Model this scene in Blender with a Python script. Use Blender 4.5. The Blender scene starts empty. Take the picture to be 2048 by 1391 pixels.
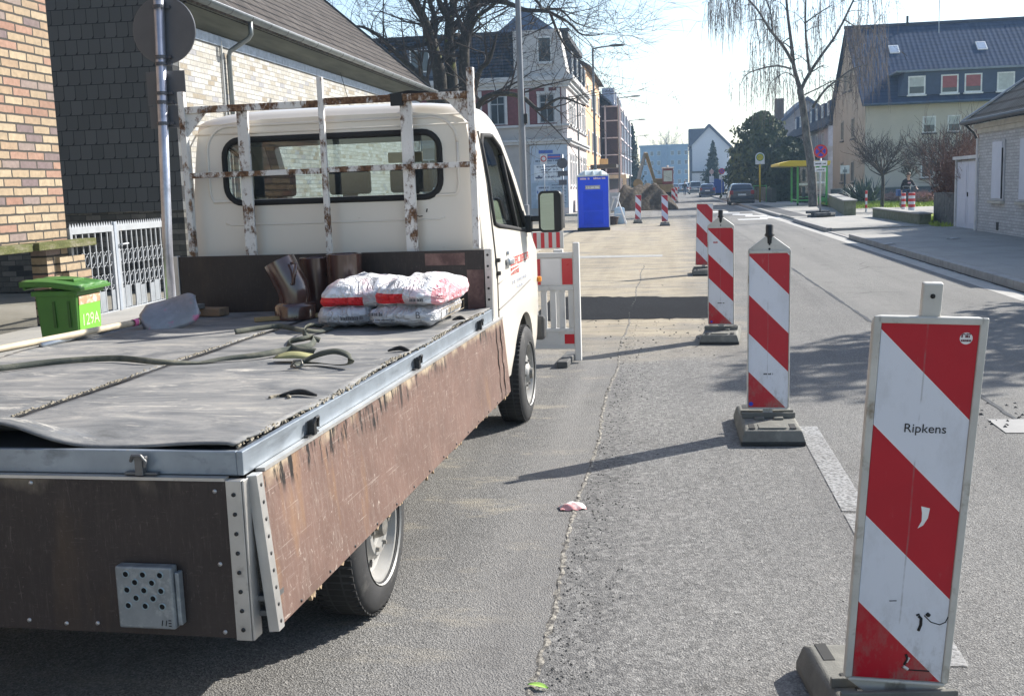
import bpy, bmesh, math, random
from mathutils import Vector, Matrix, Euler
R = math.radians
rnd = random.Random(7)
scene = bpy.context.scene
COL = scene.collection
# ------------------------------------------------------------------ camera, light, exposure
W_, H_ = 2048.0, 1391.0
F_, PITCH, ROLL, YAW, EYE = 2170.7, .1457, .0346, .1444, 1.632
def cam_axes():
    fw = Vector((-math.sin(YAW)*math.cos(PITCH), math.cos(YAW)*math.cos(PITCH), -math.sin(PITCH)))
    rt = Vector((math.cos(YAW), math.sin(YAW), 0)); up = rt.cross(fw)
    c, s = math.cos(ROLL), math.sin(ROLL)
    return fw, rt*c-up*s, up*c+rt*s
FW, RT, UP = cam_axes()
cd = bpy.data.cameras.new('camera'); cam = bpy.data.objects.new('camera', cd); COL.objects.link(cam)
cd.sensor_width = 36; cd.lens = F_*36/W_; cd.clip_end = 3000; cd.clip_start = .05
m = Matrix((RT, UP, -FW)).transposed().to_4x4(); m.translation = Vector((0, 0, EYE)); cam.matrix_world = m
scene.camera = cam
SUN_AZ, SUN_EL = R(51), R(34)
world = bpy.data.worlds.new('World'); scene.world = world; world.use_nodes = True
wn = world.node_tree; wn.nodes.clear()
sky = wn.nodes.new('ShaderNodeTexSky'); sky.sky_type = 'NISHITA'; sky.sun_disc = False
sky.sun_elevation = SUN_EL; sky.sun_rotation = SUN_AZ; sky.air_density = 1.0; sky.dust_density = 1.0; sky.ozone_density = 1.0
bg = wn.nodes.new('ShaderNodeBackground'); bg.inputs[1].default_value = .115
wo = wn.nodes.new('ShaderNodeOutputWorld'); wn.links.new(sky.outputs[0], bg.inputs[0]); wn.links.new(bg.outputs[0], wo.inputs[0])
sd = bpy.data.lights.new('sun', 'SUN'); sd.energy = 5.0; sd.angle = R(.5); sd.color = (1, .955, .885)
sun = bpy.data.objects.new('sun', sd); COL.objects.link(sun)
SDIR = Vector((math.sin(SUN_AZ)*math.cos(SUN_EL), math.cos(SUN_AZ)*math.cos(SUN_EL), math.sin(SUN_EL)))
sun.rotation_euler = (-SDIR).to_track_quat('-Z', 'Y').to_euler(); sun.location = (20, 20, 40)
vs = scene.view_settings; vs.view_transform = 'Standard'; vs.look = 'None'; vs.gamma = 1; vs.use_curve_mapping = False
vs.exposure = .97
# ------------------------------------------------------------------ survey helpers: a sight line of the photograph met with a real plane
def ray(x, y): return FW + RT*((x-W_/2)/F_) - UP*((y-H_/2)/F_)
def gz(x, y, z=0.): d = ray(x, y); t = (z-EYE)/d.z; return Vector((d.x*t, d.y*t, z))
def aty(x, y, Y): d = ray(x, y); t = Y/d.y; return Vector((d.x*t, Y, EYE+d.z*t))
def atx(x, y, X): d = ray(x, y); t = X/d.x; return Vector((X, d.y*t, EYE+d.z*t))
# ------------------------------------------------------------------ objects
class MB:
    def __init__(s): s.bm = bmesh.new()
    def quad(s, *pts):
        s.bm.faces.new([s.bm.verts.new(p) for p in pts]); return s
    def box(s, x0, x1, y0, y1, z0, z1, M=None, taper=None):
        v = [Vector((x, y, z)) for z in (z0, z1) for y in (y0, y1) for x in (x0, x1)]
        if taper:
            cx, cy = (x0+x1)/2, (y0+y1)/2
            for i in range(4, 8): v[i] = Vector((cx+(v[i].x-cx)*taper, cy+(v[i].y-cy)*taper, v[i].z))
        if M is not None: v = [M @ p for p in v]
        b = [s.bm.verts.new(p) for p in v]
        for f in ((0,2,3,1), (4,5,7,6), (0,1,5,4), (2,6,7,3), (0,4,6,2), (1,3,7,5)): s.bm.faces.new([b[i] for i in f])
        return s
    def prism(s, pts, d):           # polygon (list of 3D points) pushed along vector d
        d = Vector(d); a = [s.bm.verts.new(Vector(p)) for p in pts]; b = [s.bm.verts.new(Vector(p)+d) for p in pts]
        n = len(a); s.bm.faces.new(a); s.bm.faces.new(b[::-1])
        for i in range(n): s.bm.faces.new((a[i], b[i], b[(i+1) % n], a[(i+1) % n]))
        return s
    def tube(s, path, r, n=8, cap=True, flat=None):
        P = [Vector(p) for p in path]
        if not isinstance(r, (list, tuple)): r = [r]*len(P)
        rings = []; up = None
        for i, p in enumerate(P):
            t = (P[min(i+1, len(P)-1)]-P[max(i-1, 0)])
            if t.length < 1e-9: t = Vector((0, 0, 1))
            t.normalize()
            if up is None:
                up = Vector((0, 0, 1)) if abs(t.z) < .9 else Vector((1, 0, 0))
            a = t.cross(up)
            if a.length < 1e-6: a = t.cross(Vector((1, 0, .1)))
            a.normalize(); b = a.cross(t).normalized(); up = b
            rings.append([s.bm.verts.new(p + a*(math.cos(2*math.pi*k/n)*r[i]) + b*(math.sin(2*math.pi*k/n)*r[i])) for k in range(n)])
        for i in range(len(rings)-1):
            for k in range(n): s.bm.faces.new((rings[i][k], rings[i][(k+1) % n], rings[i+1][(k+1) % n], rings[i+1][k]))
        if cap and n > 2: s.bm.faces.new(rings[0][::-1]); s.bm.faces.new(rings[-1])
        return s
    def lathe(s, prof, axis='z', c=(0, 0, 0), n=24, a0=0, a1=2*math.pi):   # profile of (radius, along)
        c = Vector(c); rings = []; full = abs(a1-a0-2*math.pi) < 1e-6
        for k in range(n if full else n+1):
            a = a0+(a1-a0)*k/n; q = []
            for r, h in prof:
                if axis == 'z': p = Vector((r*math.cos(a), r*math.sin(a), h))
                elif axis == 'x': p = Vector((h, r*math.cos(a), r*math.sin(a)))
                else: p = Vector((r*math.cos(a), h, r*math.sin(a)))
                q.append(s.bm.verts.new(c+p))
            rings.append(q)
        N = len(rings)
        for k in range(N if full else N-1):
            for i in range(len(prof)-1): s.bm.faces.new((rings[k][i], rings[(k+1) % N][i], rings[(k+1) % N][i+1], rings[k][i+1]))
        return s
    def grid(s, fn, nu, nv):
        v = [[s.bm.verts.new(fn(i/nu, j/nv)) for j in range(nv+1)] for i in range(nu+1)]
        for i in range(nu):
            for j in range(nv): s.bm.faces.new((v[i][j], v[i+1][j], v[i+1][j+1], v[i][j+1]))
        return s
    def strip(s, path, w, th=.004, side=Vector((0, 0, 1))):     # webbing: a band standing/lying along a path; per point (p, widthvector)
        prev = None
        for p, wv in path:
            p, wv = Vector(p), Vector(wv)
            cur = [s.bm.verts.new(p-wv/2), s.bm.verts.new(p+wv/2)]
            if prev: s.bm.faces.new((prev[0], prev[1], cur[1], cur[0]))
            prev = cur
        return s
    def build(s, name, mat, parent=None, smooth=False, bevel=0, loc=None, rz=0, merge=False, solid=0):
        if merge: bmesh.ops.remove_doubles(s.bm, verts=s.bm.verts, dist=1e-5)
        bmesh.ops.recalc_face_normals(s.bm, faces=s.bm.faces)
        if bevel: 
            bmesh.ops.bevel(s.bm, geom=[e for e in s.bm.edges if len(e.link_faces) == 2 and e.calc_face_angle(0) > .5], offset=bevel, segments=2, affect='EDGES', profile=.5, clamp_overlap=True)
        me = bpy.data.meshes.new(name); s.bm.to_mesh(me); s.bm.free()
        o = bpy.data.objects.new(name, me); COL.objects.link(o)
        if mat: me.materials.append(mat)
        if parent: o.parent = parent
        if loc is not None: o.location = loc
        o.rotation_euler.z = rz
        if smooth:
            for p in me.polygons: p.use_smooth = True
            if smooth != 'all':
                try: me.set_sharp_from_angle(angle=R(40))
                except Exception: pass
        if solid:
            md = o.modifiers.new('thickness', 'SOLIDIFY'); md.thickness = solid; md.offset = 0
        return o
def tag(o, label=None, cat=None, group=None, kind=None):
    if label: o['label'] = label
    if cat: o['category'] = cat
    if group: o['group'] = group
    if kind: o['kind'] = kind
    return o
def thing(name, label, cat, loc=(0, 0, 0), rz=0, group=None):
    o = bpy.data.objects.new(name, None); COL.objects.link(o); o.location = loc; o.rotation_euler.z = rz; o.empty_display_size = .2
    return tag(o, label, cat, group)
def copy_thing(root, loc, rz=0, label=None):
    def cp(o, parent):
        c = o.copy(); COL.objects.link(c)
        if parent: c.parent = parent
        for k in list(o.children): cp(k, c)
        return c
    c = cp(root, None); c.location = loc; c.rotation_euler.z = rz
    if label: c['label'] = label
    return c
def text(name, body, size, mat, parent, M, extrude=.0006, align='CENTER', shear=0):
    cu = bpy.data.curves.new(name, 'FONT'); cu.body = body; cu.size = size; cu.extrude = extrude; cu.align_x = align; cu.align_y = 'CENTER'; cu.shear = shear
    t = bpy.data.objects.new(name+'_tmp', cu); COL.objects.link(t)
    dg = bpy.context.evaluated_depsgraph_get(); me = bpy.data.meshes.new_from_object(t.evaluated_get(dg)); me.name = name
    bpy.data.objects.remove(t)
    me.transform(M); me.materials.clear(); me.materials.append(mat)
    o = bpy.data.objects.new(name, me); COL.objects.link(o); o.parent = parent
    return o
def frozen(o):                      # apply an object's modifiers to its mesh
    dg = bpy.context.evaluated_depsgraph_get(); dg.update()
    me = bpy.data.meshes.new_from_object(o.evaluated_get(dg)); o.modifiers.clear(); o.data = me
    return o
# ------------------------------------------------------------------ node helpers
class NT:
    def __init__(s, name):
        s.mat = bpy.data.materials.new(name); s.mat.use_nodes = True; s.t = s.mat.node_tree; s.t.nodes.clear()
        s.out = s.t.nodes.new('ShaderNodeOutputMaterial'); s.b = s.t.nodes.new('ShaderNodeBsdfPrincipled'); s.t.links.new(s.b.outputs[0], s.out.inputs[0])
        s.co = s.t.nodes.new('ShaderNodeTexCoord').outputs['Object']; s._xyz = None
    def n(s, ty, **k):
        q = s.t.nodes.new('ShaderNode'+ty)
        for a, b in k.items(): setattr(q, a, b)
        return q
    def set(s, sock, v):
        if hasattr(v, 'is_output') or isinstance(v, bpy.types.NodeSocket): s.t.links.new(v, sock)
        elif isinstance(v, (tuple, list)) and len(v) == 3 and sock.type == 'RGBA': sock.default_value = (*v, 1)
        else: sock.default_value = v
    def math(s, op, a, b=0., c=None, clamp=False):
        q = s.n('Math', operation=op); q.use_clamp = clamp; s.set(q.inputs[0], a); s.set(q.inputs[1], b)
        if c is not None: s.set(q.inputs[2], c)
        return q.outputs[0]
    def xyz(s):
        if s._xyz is None:
            q = s.n('SeparateXYZ'); s.set(q.inputs[0], s.co); s._xyz = q.outputs
        return s._xyz
    def comb(s, x, y, z=0.):
        q = s.n('CombineXYZ'); s.set(q.inputs[0], x); s.set(q.inputs[1], y); s.set(q.inputs[2], z); return q.outputs[0]
    def noise(s, scale, detail=3, rough=.55, vec=None, stretch=None, dist=0):
        v = vec or s.co
        if stretch:
            mp = s.n('Mapping'); s.set(mp.inputs[0], v); mp.inputs['Scale'].default_value = stretch; v = mp.outputs[0]
        q = s.n('TexNoise'); s.set(q.inputs['Vector'], v); q.inputs['Scale'].default_value = scale; q.inputs['Detail'].default_value = detail; q.inputs['Roughness'].default_value = rough; q.inputs['Distortion'].default_value = dist
        return q.outputs[0]
    def voro(s, scale, feature='F1', vec=None, rand=1):
        q = s.n('TexVoronoi', feature=feature); s.set(q.inputs['Vector'], vec or s.co); q.inputs['Scale'].default_value = scale; q.inputs['Randomness'].default_value = rand
        return q
    def ramp(s, f, stops, const=False):
        q = s.n('ValToRGB'); cr = q.color_ramp; cr.interpolation = 'CONSTANT' if const else 'LINEAR'
        while len(cr.elements) < len(stops): cr.elements.new(.5)
        for e, (p, c) in zip(cr.elements, stops):
            e.position = p; e.color = (*c, 1) if isinstance(c, (tuple, list)) else (c, c, c, 1)
        s.set(q.inputs[0], f); return q.outputs[0]
    def step(s, f, lo, hi): 
        q = s.n('MapRange'); q.clamp = True; s.set(q.inputs[0], f); q.inputs[1].default_value = lo; q.inputs[2].default_value = hi; return q.outputs[0]
    def mix(s, f, a, b, mode='MIX'):
        q = s.n('Mix', data_type='RGBA', blend_type=mode); s.set(q.inputs[0], f); s.set(q.inputs[6], a); s.set(q.inputs[7], b); return q.outputs[2]
    def white(s, vec):
        q = s.n('TexWhiteNoise', noise_dimensions='3D'); s.set(q.inputs[0], vec); return q.outputs[0]
    def cells(s, u, v, w, h, joint=.012, off=.5):    # running-bond cells: random value per cell, joint mask (1 in the joint), local u,v
        row = s.math('FLOOR', s.math('DIVIDE', v, h)); uu = s.math('ADD', s.math('DIVIDE', u, w), s.math('MULTIPLY', s.math('MODULO', s.math('ADD', row, 1000.), 2.), off))
        colu = s.math('FLOOR', uu); fu = s.math('SUBTRACT', uu, colu); fv = s.math('SUBTRACT', s.math('DIVIDE', v, h), row)
        r = s.white(s.comb(colu, row, .37))
        ju = s.math('LESS_THAN', fu, joint/w); jv = s.math('LESS_THAN', fv, joint/h)
        return r, s.math('MAXIMUM', ju, jv), fu, fv
    def finish(s, col, rough=.6, metal=0., spec=.4, bump=None, bstr=.3, bdist=.01, coat=0):
        s.set(s.b.inputs['Base Color'], col); s.set(s.b.inputs['Roughness'], rough); s.set(s.b.inputs['Metallic'], metal); s.set(s.b.inputs['Specular IOR Level'], spec)
        if coat: s.b.inputs['Coat Weight'].default_value = coat; s.b.inputs['Coat Roughness'].default_value = .08
        if bump is not None:
            q = s.n('Bump'); q.inputs['Strength'].default_value = bstr; q.inputs['Distance'].default_value = bdist; s.set(q.inputs['Height'], bump); s.t.links.new(q.outputs[0], s.b.inputs['Normal'])
        return s.mat
_mc = {}
def mat(name, col, rough=.6, metal=0, spec=.35, var=.18, vs=4., bump=0, bs=60., blots=(), coat=0, stretch=None):
    if name in _mc: return _mc[name]
    t = NT(name); n1 = t.noise(vs, 4, .6, stretch=stretch)
    f = t.step(n1, .25, .75)
    c = t.mix(f, tuple(x*(1-var) for x in col), tuple(min(1, x*(1+var)) for x in col))
    for (bc, sc, lo, hi, *st) in blots:
        c = t.mix(t.step(t.noise(sc, 5, .65, stretch=st[0] if st else None, dist=.3), lo, hi), c, bc)
    rr = t.math('ADD', rough-.08, t.math('MULTIPLY', t.noise(vs*2.3, 3), .16))
    bn = t.noise(bs, 4) if bump else None
    _mc[name] = t.finish(c, rr, metal, spec, bn, bump, .004, coat)
    return _mc[name]
def glass(name, tint=(.75, .85, .85), fres=.12, rough=.02):
    if name in _mc: return _mc[name]
    t = NT(name); tr = t.n('BsdfTransparent'); tr.inputs[0].default_value = (*tint, 1)
    gl = t.n('BsdfGlossy'); gl.inputs['Roughness'].default_value = rough
    lw = t.n('LayerWeight'); lw.inputs[0].default_value = .35
    fac = t.math('ADD', t.math('MULTIPLY', lw.outputs[1], .75), fres, clamp=True)
    mx = t.n('MixShader'); t.set(mx.inputs[0], fac); t.t.links.new(tr.outputs[0], mx.inputs[1]); t.t.links.new(gl.outputs[0], mx.inputs[2]); t.t.links.new(mx.outputs[0], t.out.inputs[0])
    _mc[name] = t.mat; return t.mat
def pane_mat(name, col=(.03, .04, .05)): return mat(name, col, .08, 0, .6, .5, .6)
WHITE = mat('white_frame', (.72, .72, .70), .45); BLACK = mat('black_plastic', (.018, .019, .02), .45); RUB = mat('rubber', (.022, .022, .022), .8, var=.3)
GALV = mat('galvanised_steel', (.42, .44, .46), .38, .7, .5, .2, 9., blots=(((.3, .32, .35), 12, .55, .75),))
PANE = pane_mat('window_glass')
def marks(mb, u0, u1, v, h, fn, n=None, seed=1):      # a row of illegibly small letter strokes; fn(u, v) gives a point, returned thickness along fn normal handled by caller
    r = random.Random(seed); u = u0
    while u < u1:
        w = h*r.uniform(.25, .7)
        if r.random() < .85:
            mb.quad(fn(u, v), fn(min(u+w*.8, u1), v), fn(min(u+w*.8, u1), v+h*r.uniform(.6, 1)), fn(u, v+h*r.uniform(.7, 1)))
        u += w
# ------------------------------------------------------------------ the setting: ground, road, pavements
def ground_mat():
    t = NT('earth'); c = t.ramp(t.noise(.4, 6, .6), [(.35, (.16, .15, .12)), (.65, (.25, .235, .2))])
    return t.finish(c, .95, 0, .2, t.noise(8, 6), .4, .03)
MB().quad((-900, -300, -.02), (900, -300, -.02), (900, 1500, -.02), (-900, 1500, -.02)).build('ground', ground_mat())['kind'] = 'structure'
def asphalt(name, fresh=False):
    t = NT(name); X, Y, Z = t.xyz()
    v = t.voro(150); agg = t.ramp(v.outputs['Color'], [(0, (.05, .05, .05)), (.3, (.13, .13, .128)), (.65, (.27, .268, .262)), (.85, (.38, .375, .36)), (1, (.50, .49, .47))])
    fine = t.noise(160, 3, .7); big = t.noise(.55, 5, .6); mid = t.noise(5, 5, .65)
    c = t.mix(.42, agg, t.ramp(fine, [(.3, (.12, .12, .118)), (.7, (.34, .335, .32))]))
    c = t.mix(t.step(big, .35, .7), c, t.mix(1., c, (.80, .80, .81), 'MULTIPLY'))
    if fresh:
        c = t.mix(1., c, (.13, .137, .155), 'MULTIPLY')
        return t.finish(c, .95, 0, .05, t.math('ADD', v.outputs['Distance'], fine), .8, .008)
    # right of the joint: coarser, browner binder; left: older, flatter
    wob = t.math('MULTIPLY', t.math('SUBTRACT', t.noise(1.3, 4), .5), .06)
    right = t.step(t.math('ADD', X, wob), -.48, -.45)
    coarse = t.ramp(t.voro(48).outputs['Color'], [(0, (.035, .036, .037)), (.28, (.12, .12, .122)), (.7, (.265, .262, .255)), (1, (.46, .455, .44))])
    c = t.mix(t.math('MULTIPLY', right, t.math('MULTIPLY', .5, t.step(t.math('MULTIPLY', X, -1.), -1.6, .5))), c, coarse)
    # smoother strip beside the joint
    strip = t.math('MULTIPLY', t.step(t.math('ADD', X, t.math('MULTIPLY', wob, 3.)), -.86, -.72), t.math('SUBTRACT', 1., right))
    c = t.mix(t.math('MULTIPLY', strip, .55), c, t.ramp(t.noise(22, 4), [(.3, (.215, .213, .21)), (.7, (.29, .285, .275))]))
    # sandy dust of the works area
    sn = t.noise(.8, 6, .68, stretch=(.6, 1.3, 1)); yy = t.math('ADD', Y, t.math('MULTIPLY', t.math('SUBTRACT', sn, .5), 5.))
    sand = t.math('MULTIPLY', t.math('MULTIPLY', t.step(yy, 9.8, 12.5), t.step(t.math('MULTIPLY', yy, -1.), -60., -40.)), t.step(t.math('SUBTRACT', 1.15, t.math('ADD', X, t.math('MULTIPLY', t.math('SUBTRACT', sn, .5), 2.2))), 0., 1.))
    sandy = t.ramp(t.noise(3.2, 6, .7, stretch=(.45, 1.6, 1)), [(.28, (.25, .222, .175)), (.5, (.41, .36, .275)), (.75, (.50, .44, .34))])
    c = t.mix(t.math('MULTIPLY', sand, t.step(t.noise(1.7, 6, .7, stretch=(.4, 1.2, 1)), .30, .52)), c, sandy)
    spill = t.math('MULTIPLY', t.step(t.noise(1.9, 6, .72, stretch=(.7, 1.8, 1)), .55, .68), t.math('MULTIPLY', t.step(Y, 2.5, 5.), t.step(t.math('MULTIPLY', X, -1.), 0.45, .8)))
    c = t.mix(t.math('MULTIPLY', spill, .7), c, (.44, .40, .32))
    # older smooth lane
    lane = t.step(X, 2.25, 2.31)
    c = t.mix(t.math('MULTIPLY', lane, .5), c, t.ramp(t.noise(60, 4, .7), [(.3, (.18, .18, .175)), (.7, (.31, .305, .29))]))
    c = t.mix(t.math('MULTIPLY', t.step(t.noise(.9, 5, .6, stretch=(1, .12, 1)), .56, .7), .35), c, (.17, .17, .172))
    # cracks
    cr = t.voro(.55, 'DISTANCE_TO_EDGE', vec=None); 
    crk = t.math('MULTIPLY', t.math('LESS_THAN', cr.outputs['Distance'], .006), t.step(t.noise(.7, 2), .60, .64))
    c = t.mix(t.math('MULTIPLY', crk, .7), c, (.05, .05, .05))
    c = t.mix(1., c, (.97, .955, .93), 'MULTIPLY')
    trk = t.math('MULTIPLY', t.step(t.noise(1.1, 4, .6, stretch=(1.6, .06, 1)), .45, .62), .5); c = t.mix(trk, c, t.mix(1., c, (.72, .72, .73), 'MULTIPLY'))
    c = t.mix(t.math('MULTIPLY', t.step(t.noise(2.3, 5, .7), .57, .72), .6), c, t.mix(1., c, (.66, .65, .64), 'MULTIPLY'))
    oil = t.step(t.noise(.9, 3, .5, dist=.4), .70, .76); c = t.mix(t.math('MULTIPLY', oil, .5), c, (.06, .06, .06))
    h = t.math('ADD', t.math('MULTIPLY', v.outputs['Distance'], .8), fine)
    return t.finish(c, .9, 0, .16, h, .8, .008)
ROADM = asphalt('worn_asphalt')
mb = MB(); ys = [-8, -2, 2, 6, 10, 16, 24, 34, 50, 80, 130, 200, 320]
for a, b in zip(ys, ys[1:]): mb.quad((-3.3, a, 0), (4.45, a, 0), (4.45, b, 0), (-3.3, b, 0))
mb.quad((-24, 40.5, 0), (-3.3, 40.5, 0), (-3.3, 59, 0), (-24, 59, 0))
mb.build('road', ROADM)['kind'] = 'structure'
# trench patch of fresh asphalt with ragged edge
r = random.Random(3); n = 26; top = []; bot = []
for i in range(n+1):
    f = i/n; x = -1.7+f*2.35
    bot.append(Vector((x, 13.25+.35*f*.0+r.uniform(-.06, .06), .004))); top.append(Vector((x, 16.2-.5*f+r.uniform(-.07, .07), .004)))
mb = MB(); vb = [mb.bm.verts.new(p) for p in bot]; vt = [mb.bm.verts.new(p) for p in top]
for i in range(n): mb.bm.faces.new((vb[i], vb[i+1], vt[i+1], vt[i]))
mb.build('road_patch', asphalt('fresh_asphalt', True))['kind'] = 'structure'
# the ragged raised joint along the lane, a pale bead of crumbled binder with dark gaps
r = random.Random(11); mb = MB(); prev = None
for i in range(420):
    y = 2.2+i*.0285*(1+i*.0016); x = -.47+.016*math.sin(y*2.1)+r.uniform(-.009, .009); w = r.uniform(.006, .016); h = r.uniform(.001, .006)
    cur = [mb.bm.verts.new(p) for p in ((x-w, y, .0005), (x-w*.3, y, h), (x+w*.5, y, h*.6), (x+w, y, .0005))]
    if prev:
        for k in range(3): mb.bm.faces.new((prev[k], prev[k+1], cur[k+1], cur[k]))
    prev = cur
t = NT('crumbled_joint'); c = t.mix(t.step(t.noise(30, 4, .75), .42, .56), (.30, .28, .24), (.07, .066, .062))
mb.build('road_joint', t.finish(c, .9, 0, .2, t.noise(200, 3), .6, .006))['kind'] = 'structure'
# dark open joint between the lanes
mb = MB(); r = random.Random(5); prev = None
for i in range(300):
    y = 6.2+i*.11; x = 2.28+r.uniform(-.006, .006); gap = (7.4 < y < 9.0 and .016) or (12.6 < y < 20.5 and (.022 if int(y*1.3) % 3 else .010)) or .005
    w = gap*r.uniform(.7, 1.2)
    cur = [mb.bm.verts.new((x-w, y, .003)), mb.bm.verts.new((x+w, y, .003))]
    if prev: mb.bm.faces.new((prev[0], prev[1], cur[1], cur[0]))
    prev = cur
mb.build('lane_joint', mat('bitumen', (.03, .03, .03), .6))['kind'] = 'structure'
# loose chippings lying near the joint and the trench: uncountable grit
mb = MB(); r = random.Random(21)
def stone(x, y, s):
    v = [mb.bm.verts.new((x+s*a*r.uniform(.6, 1.2), y+s*b*r.uniform(.6, 1.2), z)) for a, b, z in ((-1, -1, .0), (1, -1, .0), (1, 1, .0), (-1, 1, .0))]
    tp = mb.bm.verts.new((x, y, s*r.uniform(.5, 1.2)))
    for i in range(4): mb.bm.faces.new((v[i], v[(i+1) % 4], tp))
for i in range(900):
    y = 2.4+abs(r.gauss(0, 1))*5; x = -.44+abs(r.gauss(0, .12)); stone(x, y, r.uniform(.002, .006))
for i in range(110): stone(r.uniform(-.9, .5), r.uniform(10.2, 13.2), r.choice((.005, .007, .012)))
for i in range(900): stone(r.uniform(-2.5, 2.2), 2.2+r.random()**2*9, r.uniform(.0015, .004))
for i in range(60): stone(r.uniform(1.9, 2.6), r.uniform(7.2, 8.2), r.uniform(.006, .018))
o = mb.build('grit', mat('chippings', (.07, .068, .062), .9, var=.6, vs=30)); o['kind'] = 'stuff'; o['label'] = 'dark loose chippings scattered beside the joint in the asphalt'; o['category'] = 'grit'
# markings
def worn_paint(name, lo, hi):
    t = NT(name); n = t.noise(55, 5, .7); c = t.mix(t.step(t.noise(3, 4), .3, .7), (.33, .328, .32), (.27, .265, .255))
    f = t.step(n, lo, hi); tr = t.n('BsdfTransparent'); mx = t.n('MixShader'); t.finish(c, .7, 0, .3)
    t.set(mx.inputs[0], f); t.t.links.new(t.b.outputs[0], mx.inputs[1]); t.t.links.new(tr.outputs[0], mx.inputs[2]); t.t.links.new(mx.outputs[0], t.out.inputs[0]); return t.mat
PAINT = worn_paint('worn_road_paint', .50, .72); CROSSP = mat('crossing_paint', (.62, .62, .60), .7, var=.15, vs=6); FAINT = worn_paint('faint_road_paint', .40, .75)
def marking(p, m, n='lane_marking'):
    mb = MB(); mb.quad(*[(x, y, .005) for x, y in p]); o = mb.build(n, m); o['kind'] = 'structure'
marking([(.84, 5.35), (.97, 5.35), (.97, 7.25), (.84, 7.25)], FAINT)
marking([(.84, 3.6), (.98, 3.6), (.98, 5.3), (.84, 5.3)], FAINT)
marking([(-2.6, 24.9), (-.1, 24.6), (-.1, 25.35), (-2.6, 25.65)], mat('stop_line_paint', (.31, .305, .285), .8, var=.25, vs=7), 'stop_line')
marking([(2.10, 7.05), (2.75, 7.05), (2.75, 7.45), (2.10, 7.45)], mat('pale_patch', (.30, .295, .285), .8, blots=(((.30, .29, .28), 30, .5, .65),)), 'repair_patch')
for i in range(5):
    x = 2.3+i*.42; y = 60-i*2.8; marking([(x, y-.9), (x+.9, y-1.6), (x+1.0, y-.1), (x+.1, y+.6)], CROSSP, 'crossing_marking')
marking([(3.0, 46.6), (4.2, 46.4), (4.2, 47.4), (3.0, 47.6)], CROSSP, 'crossing_marking')
# gutter, kerbs, pavements
CONC = mat('gutter_concrete', (.36, .35, .325), .85, var=.15, vs=2.5, bump=.4, bs=90)
mb = MB()
for a, b in zip(ys, ys[1:]): mb.quad((4.45, a, .002), (4.8, a, .002), (4.8, b, .002), (4.45, b, .002))
mb.build('gutter', CONC)['kind'] = 'structure'
KERB = mat('kerb_stone', (.30, .29, .275), .8, var=.2, vs=5, bump=.4, bs=70)
mb = MB(); y = -8.
while y < 300:
    L = 1.0 if y < 90 else 8.; h = .028 if (29.6 < y < 33.8 or 42 < y < 48) else .125
    mb.box(4.8, 4.94, y+.004, y+L-.004, -.02, h); y += L
mb.build('kerb', KERB, bevel=.012)['kind'] = 'structure'
mb = MB(); y = -8.
while y < 33: mb.box(-3.44, -3.3, y+.004, y+.996, -.02, .12); y += 1
o = mb.build('kerb', KERB, bevel=.012); o['kind'] = 'structure'
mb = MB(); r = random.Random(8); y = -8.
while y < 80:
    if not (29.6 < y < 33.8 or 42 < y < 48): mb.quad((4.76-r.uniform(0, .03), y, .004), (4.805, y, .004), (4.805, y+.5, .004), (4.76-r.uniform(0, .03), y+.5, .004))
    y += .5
o = mb.build('kerb_shade_and_dirt', mat('dark_shade_and_dirt', (.035, .033, .03), .9)); o['kind'] = 'structure'  # shade of the kerb face and dirt in the gap, painted as one strip
def paving():
    t = NT('pavement_slabs'); X, Y, Z = t.xyz()
    rr, j, fu, fv = t.cells(Y, X, .5, .5, .012); c = t.ramp(rr, [(0, (.24, .235, .22)), (1, (.31, .30, .28))])
    c = t.mix(t.step(t.noise(1.2, 5, .6), .35, .65), c, (.37, .35, .315)); c = t.mix(t.math('MULTIPLY', j, .5), c, (.12, .115, .10))
    c = t.mix(.35, c, t.ramp(t.noise(120, 3), [(.3, (.15, .15, .14)), (.7, (.42, .41, .38))]))
    return t.finish(c, .85, 0, .3, t.noise(100, 3), .4, .004)
PAV = paving()
mb = MB(); mb.box(4.94, 8.12, -8, 29.6, -.02, .12); mb.box(4.94, 8.3, 33.8, 140, -.02, .12)
mb.prism([(4.94, 29.6, .03), (8.2, 29.6, .12), (8.2, 33.8, .12), (4.94, 33.8, .03)], (0, 0, -.06)); mb.box(8.3, 15, 44.9, 54.2, -.02, .115)
mb.build('pavement', PAV)['kind'] = 'structure'
mb = MB(); mb.box(-7.9, -3.44, -8, 19.2, -.02, .115); mb.box(-8.8, -3.44, 19.2, 33, -.02, .115); mb.build('pavement', PAV)['kind'] = 'structure'
mb = MB(); mb.quad((-3.44, 33, .001), (-3.44, 40.5, .001), (-12, 40.5, .001), (-12, 33, .001)); mb.build('yard_ground', mat('dusty_ground', (.36, .33, .27), .9, vs=1.5, bump=.4))['kind'] = 'structure'
mb = MB(); mb.box(-5.6, -3.44, 61.0, 230, -.02, .11); mb.build('pavement', PAV)['kind'] = 'structure'
mb = MB(); mb.quad((5.0, 46, .125), (5.75, 44.6, .125), (5.9, 70, .125), (5.1, 70, .125)); mb.build('tarmac_strip', mat('dark_tarmac', (.07, .07, .072), .85, vs=9, var=.3))['kind'] = 'structure'
def lawn(name, pts, z):
    mb = MB(); mb.quad(*[(x, y, z) for x, y in pts])
    t = NT(name); c = t.ramp(t.noise(5, 6, .7), [(.3, (.14, .18, .04)), (.6, (.26, .31, .06)), (.8, (.34, .34, .11))])
    o = mb.build(name, t.finish(c, .95, 0, .2, t.noise(40, 5), .8, .03)); o['kind'] = 'structure'
lawn('lawn', [(8.9, 54.3), (40, 54.3), (40, 69.9), (8.9, 69.9)], .10)
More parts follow.
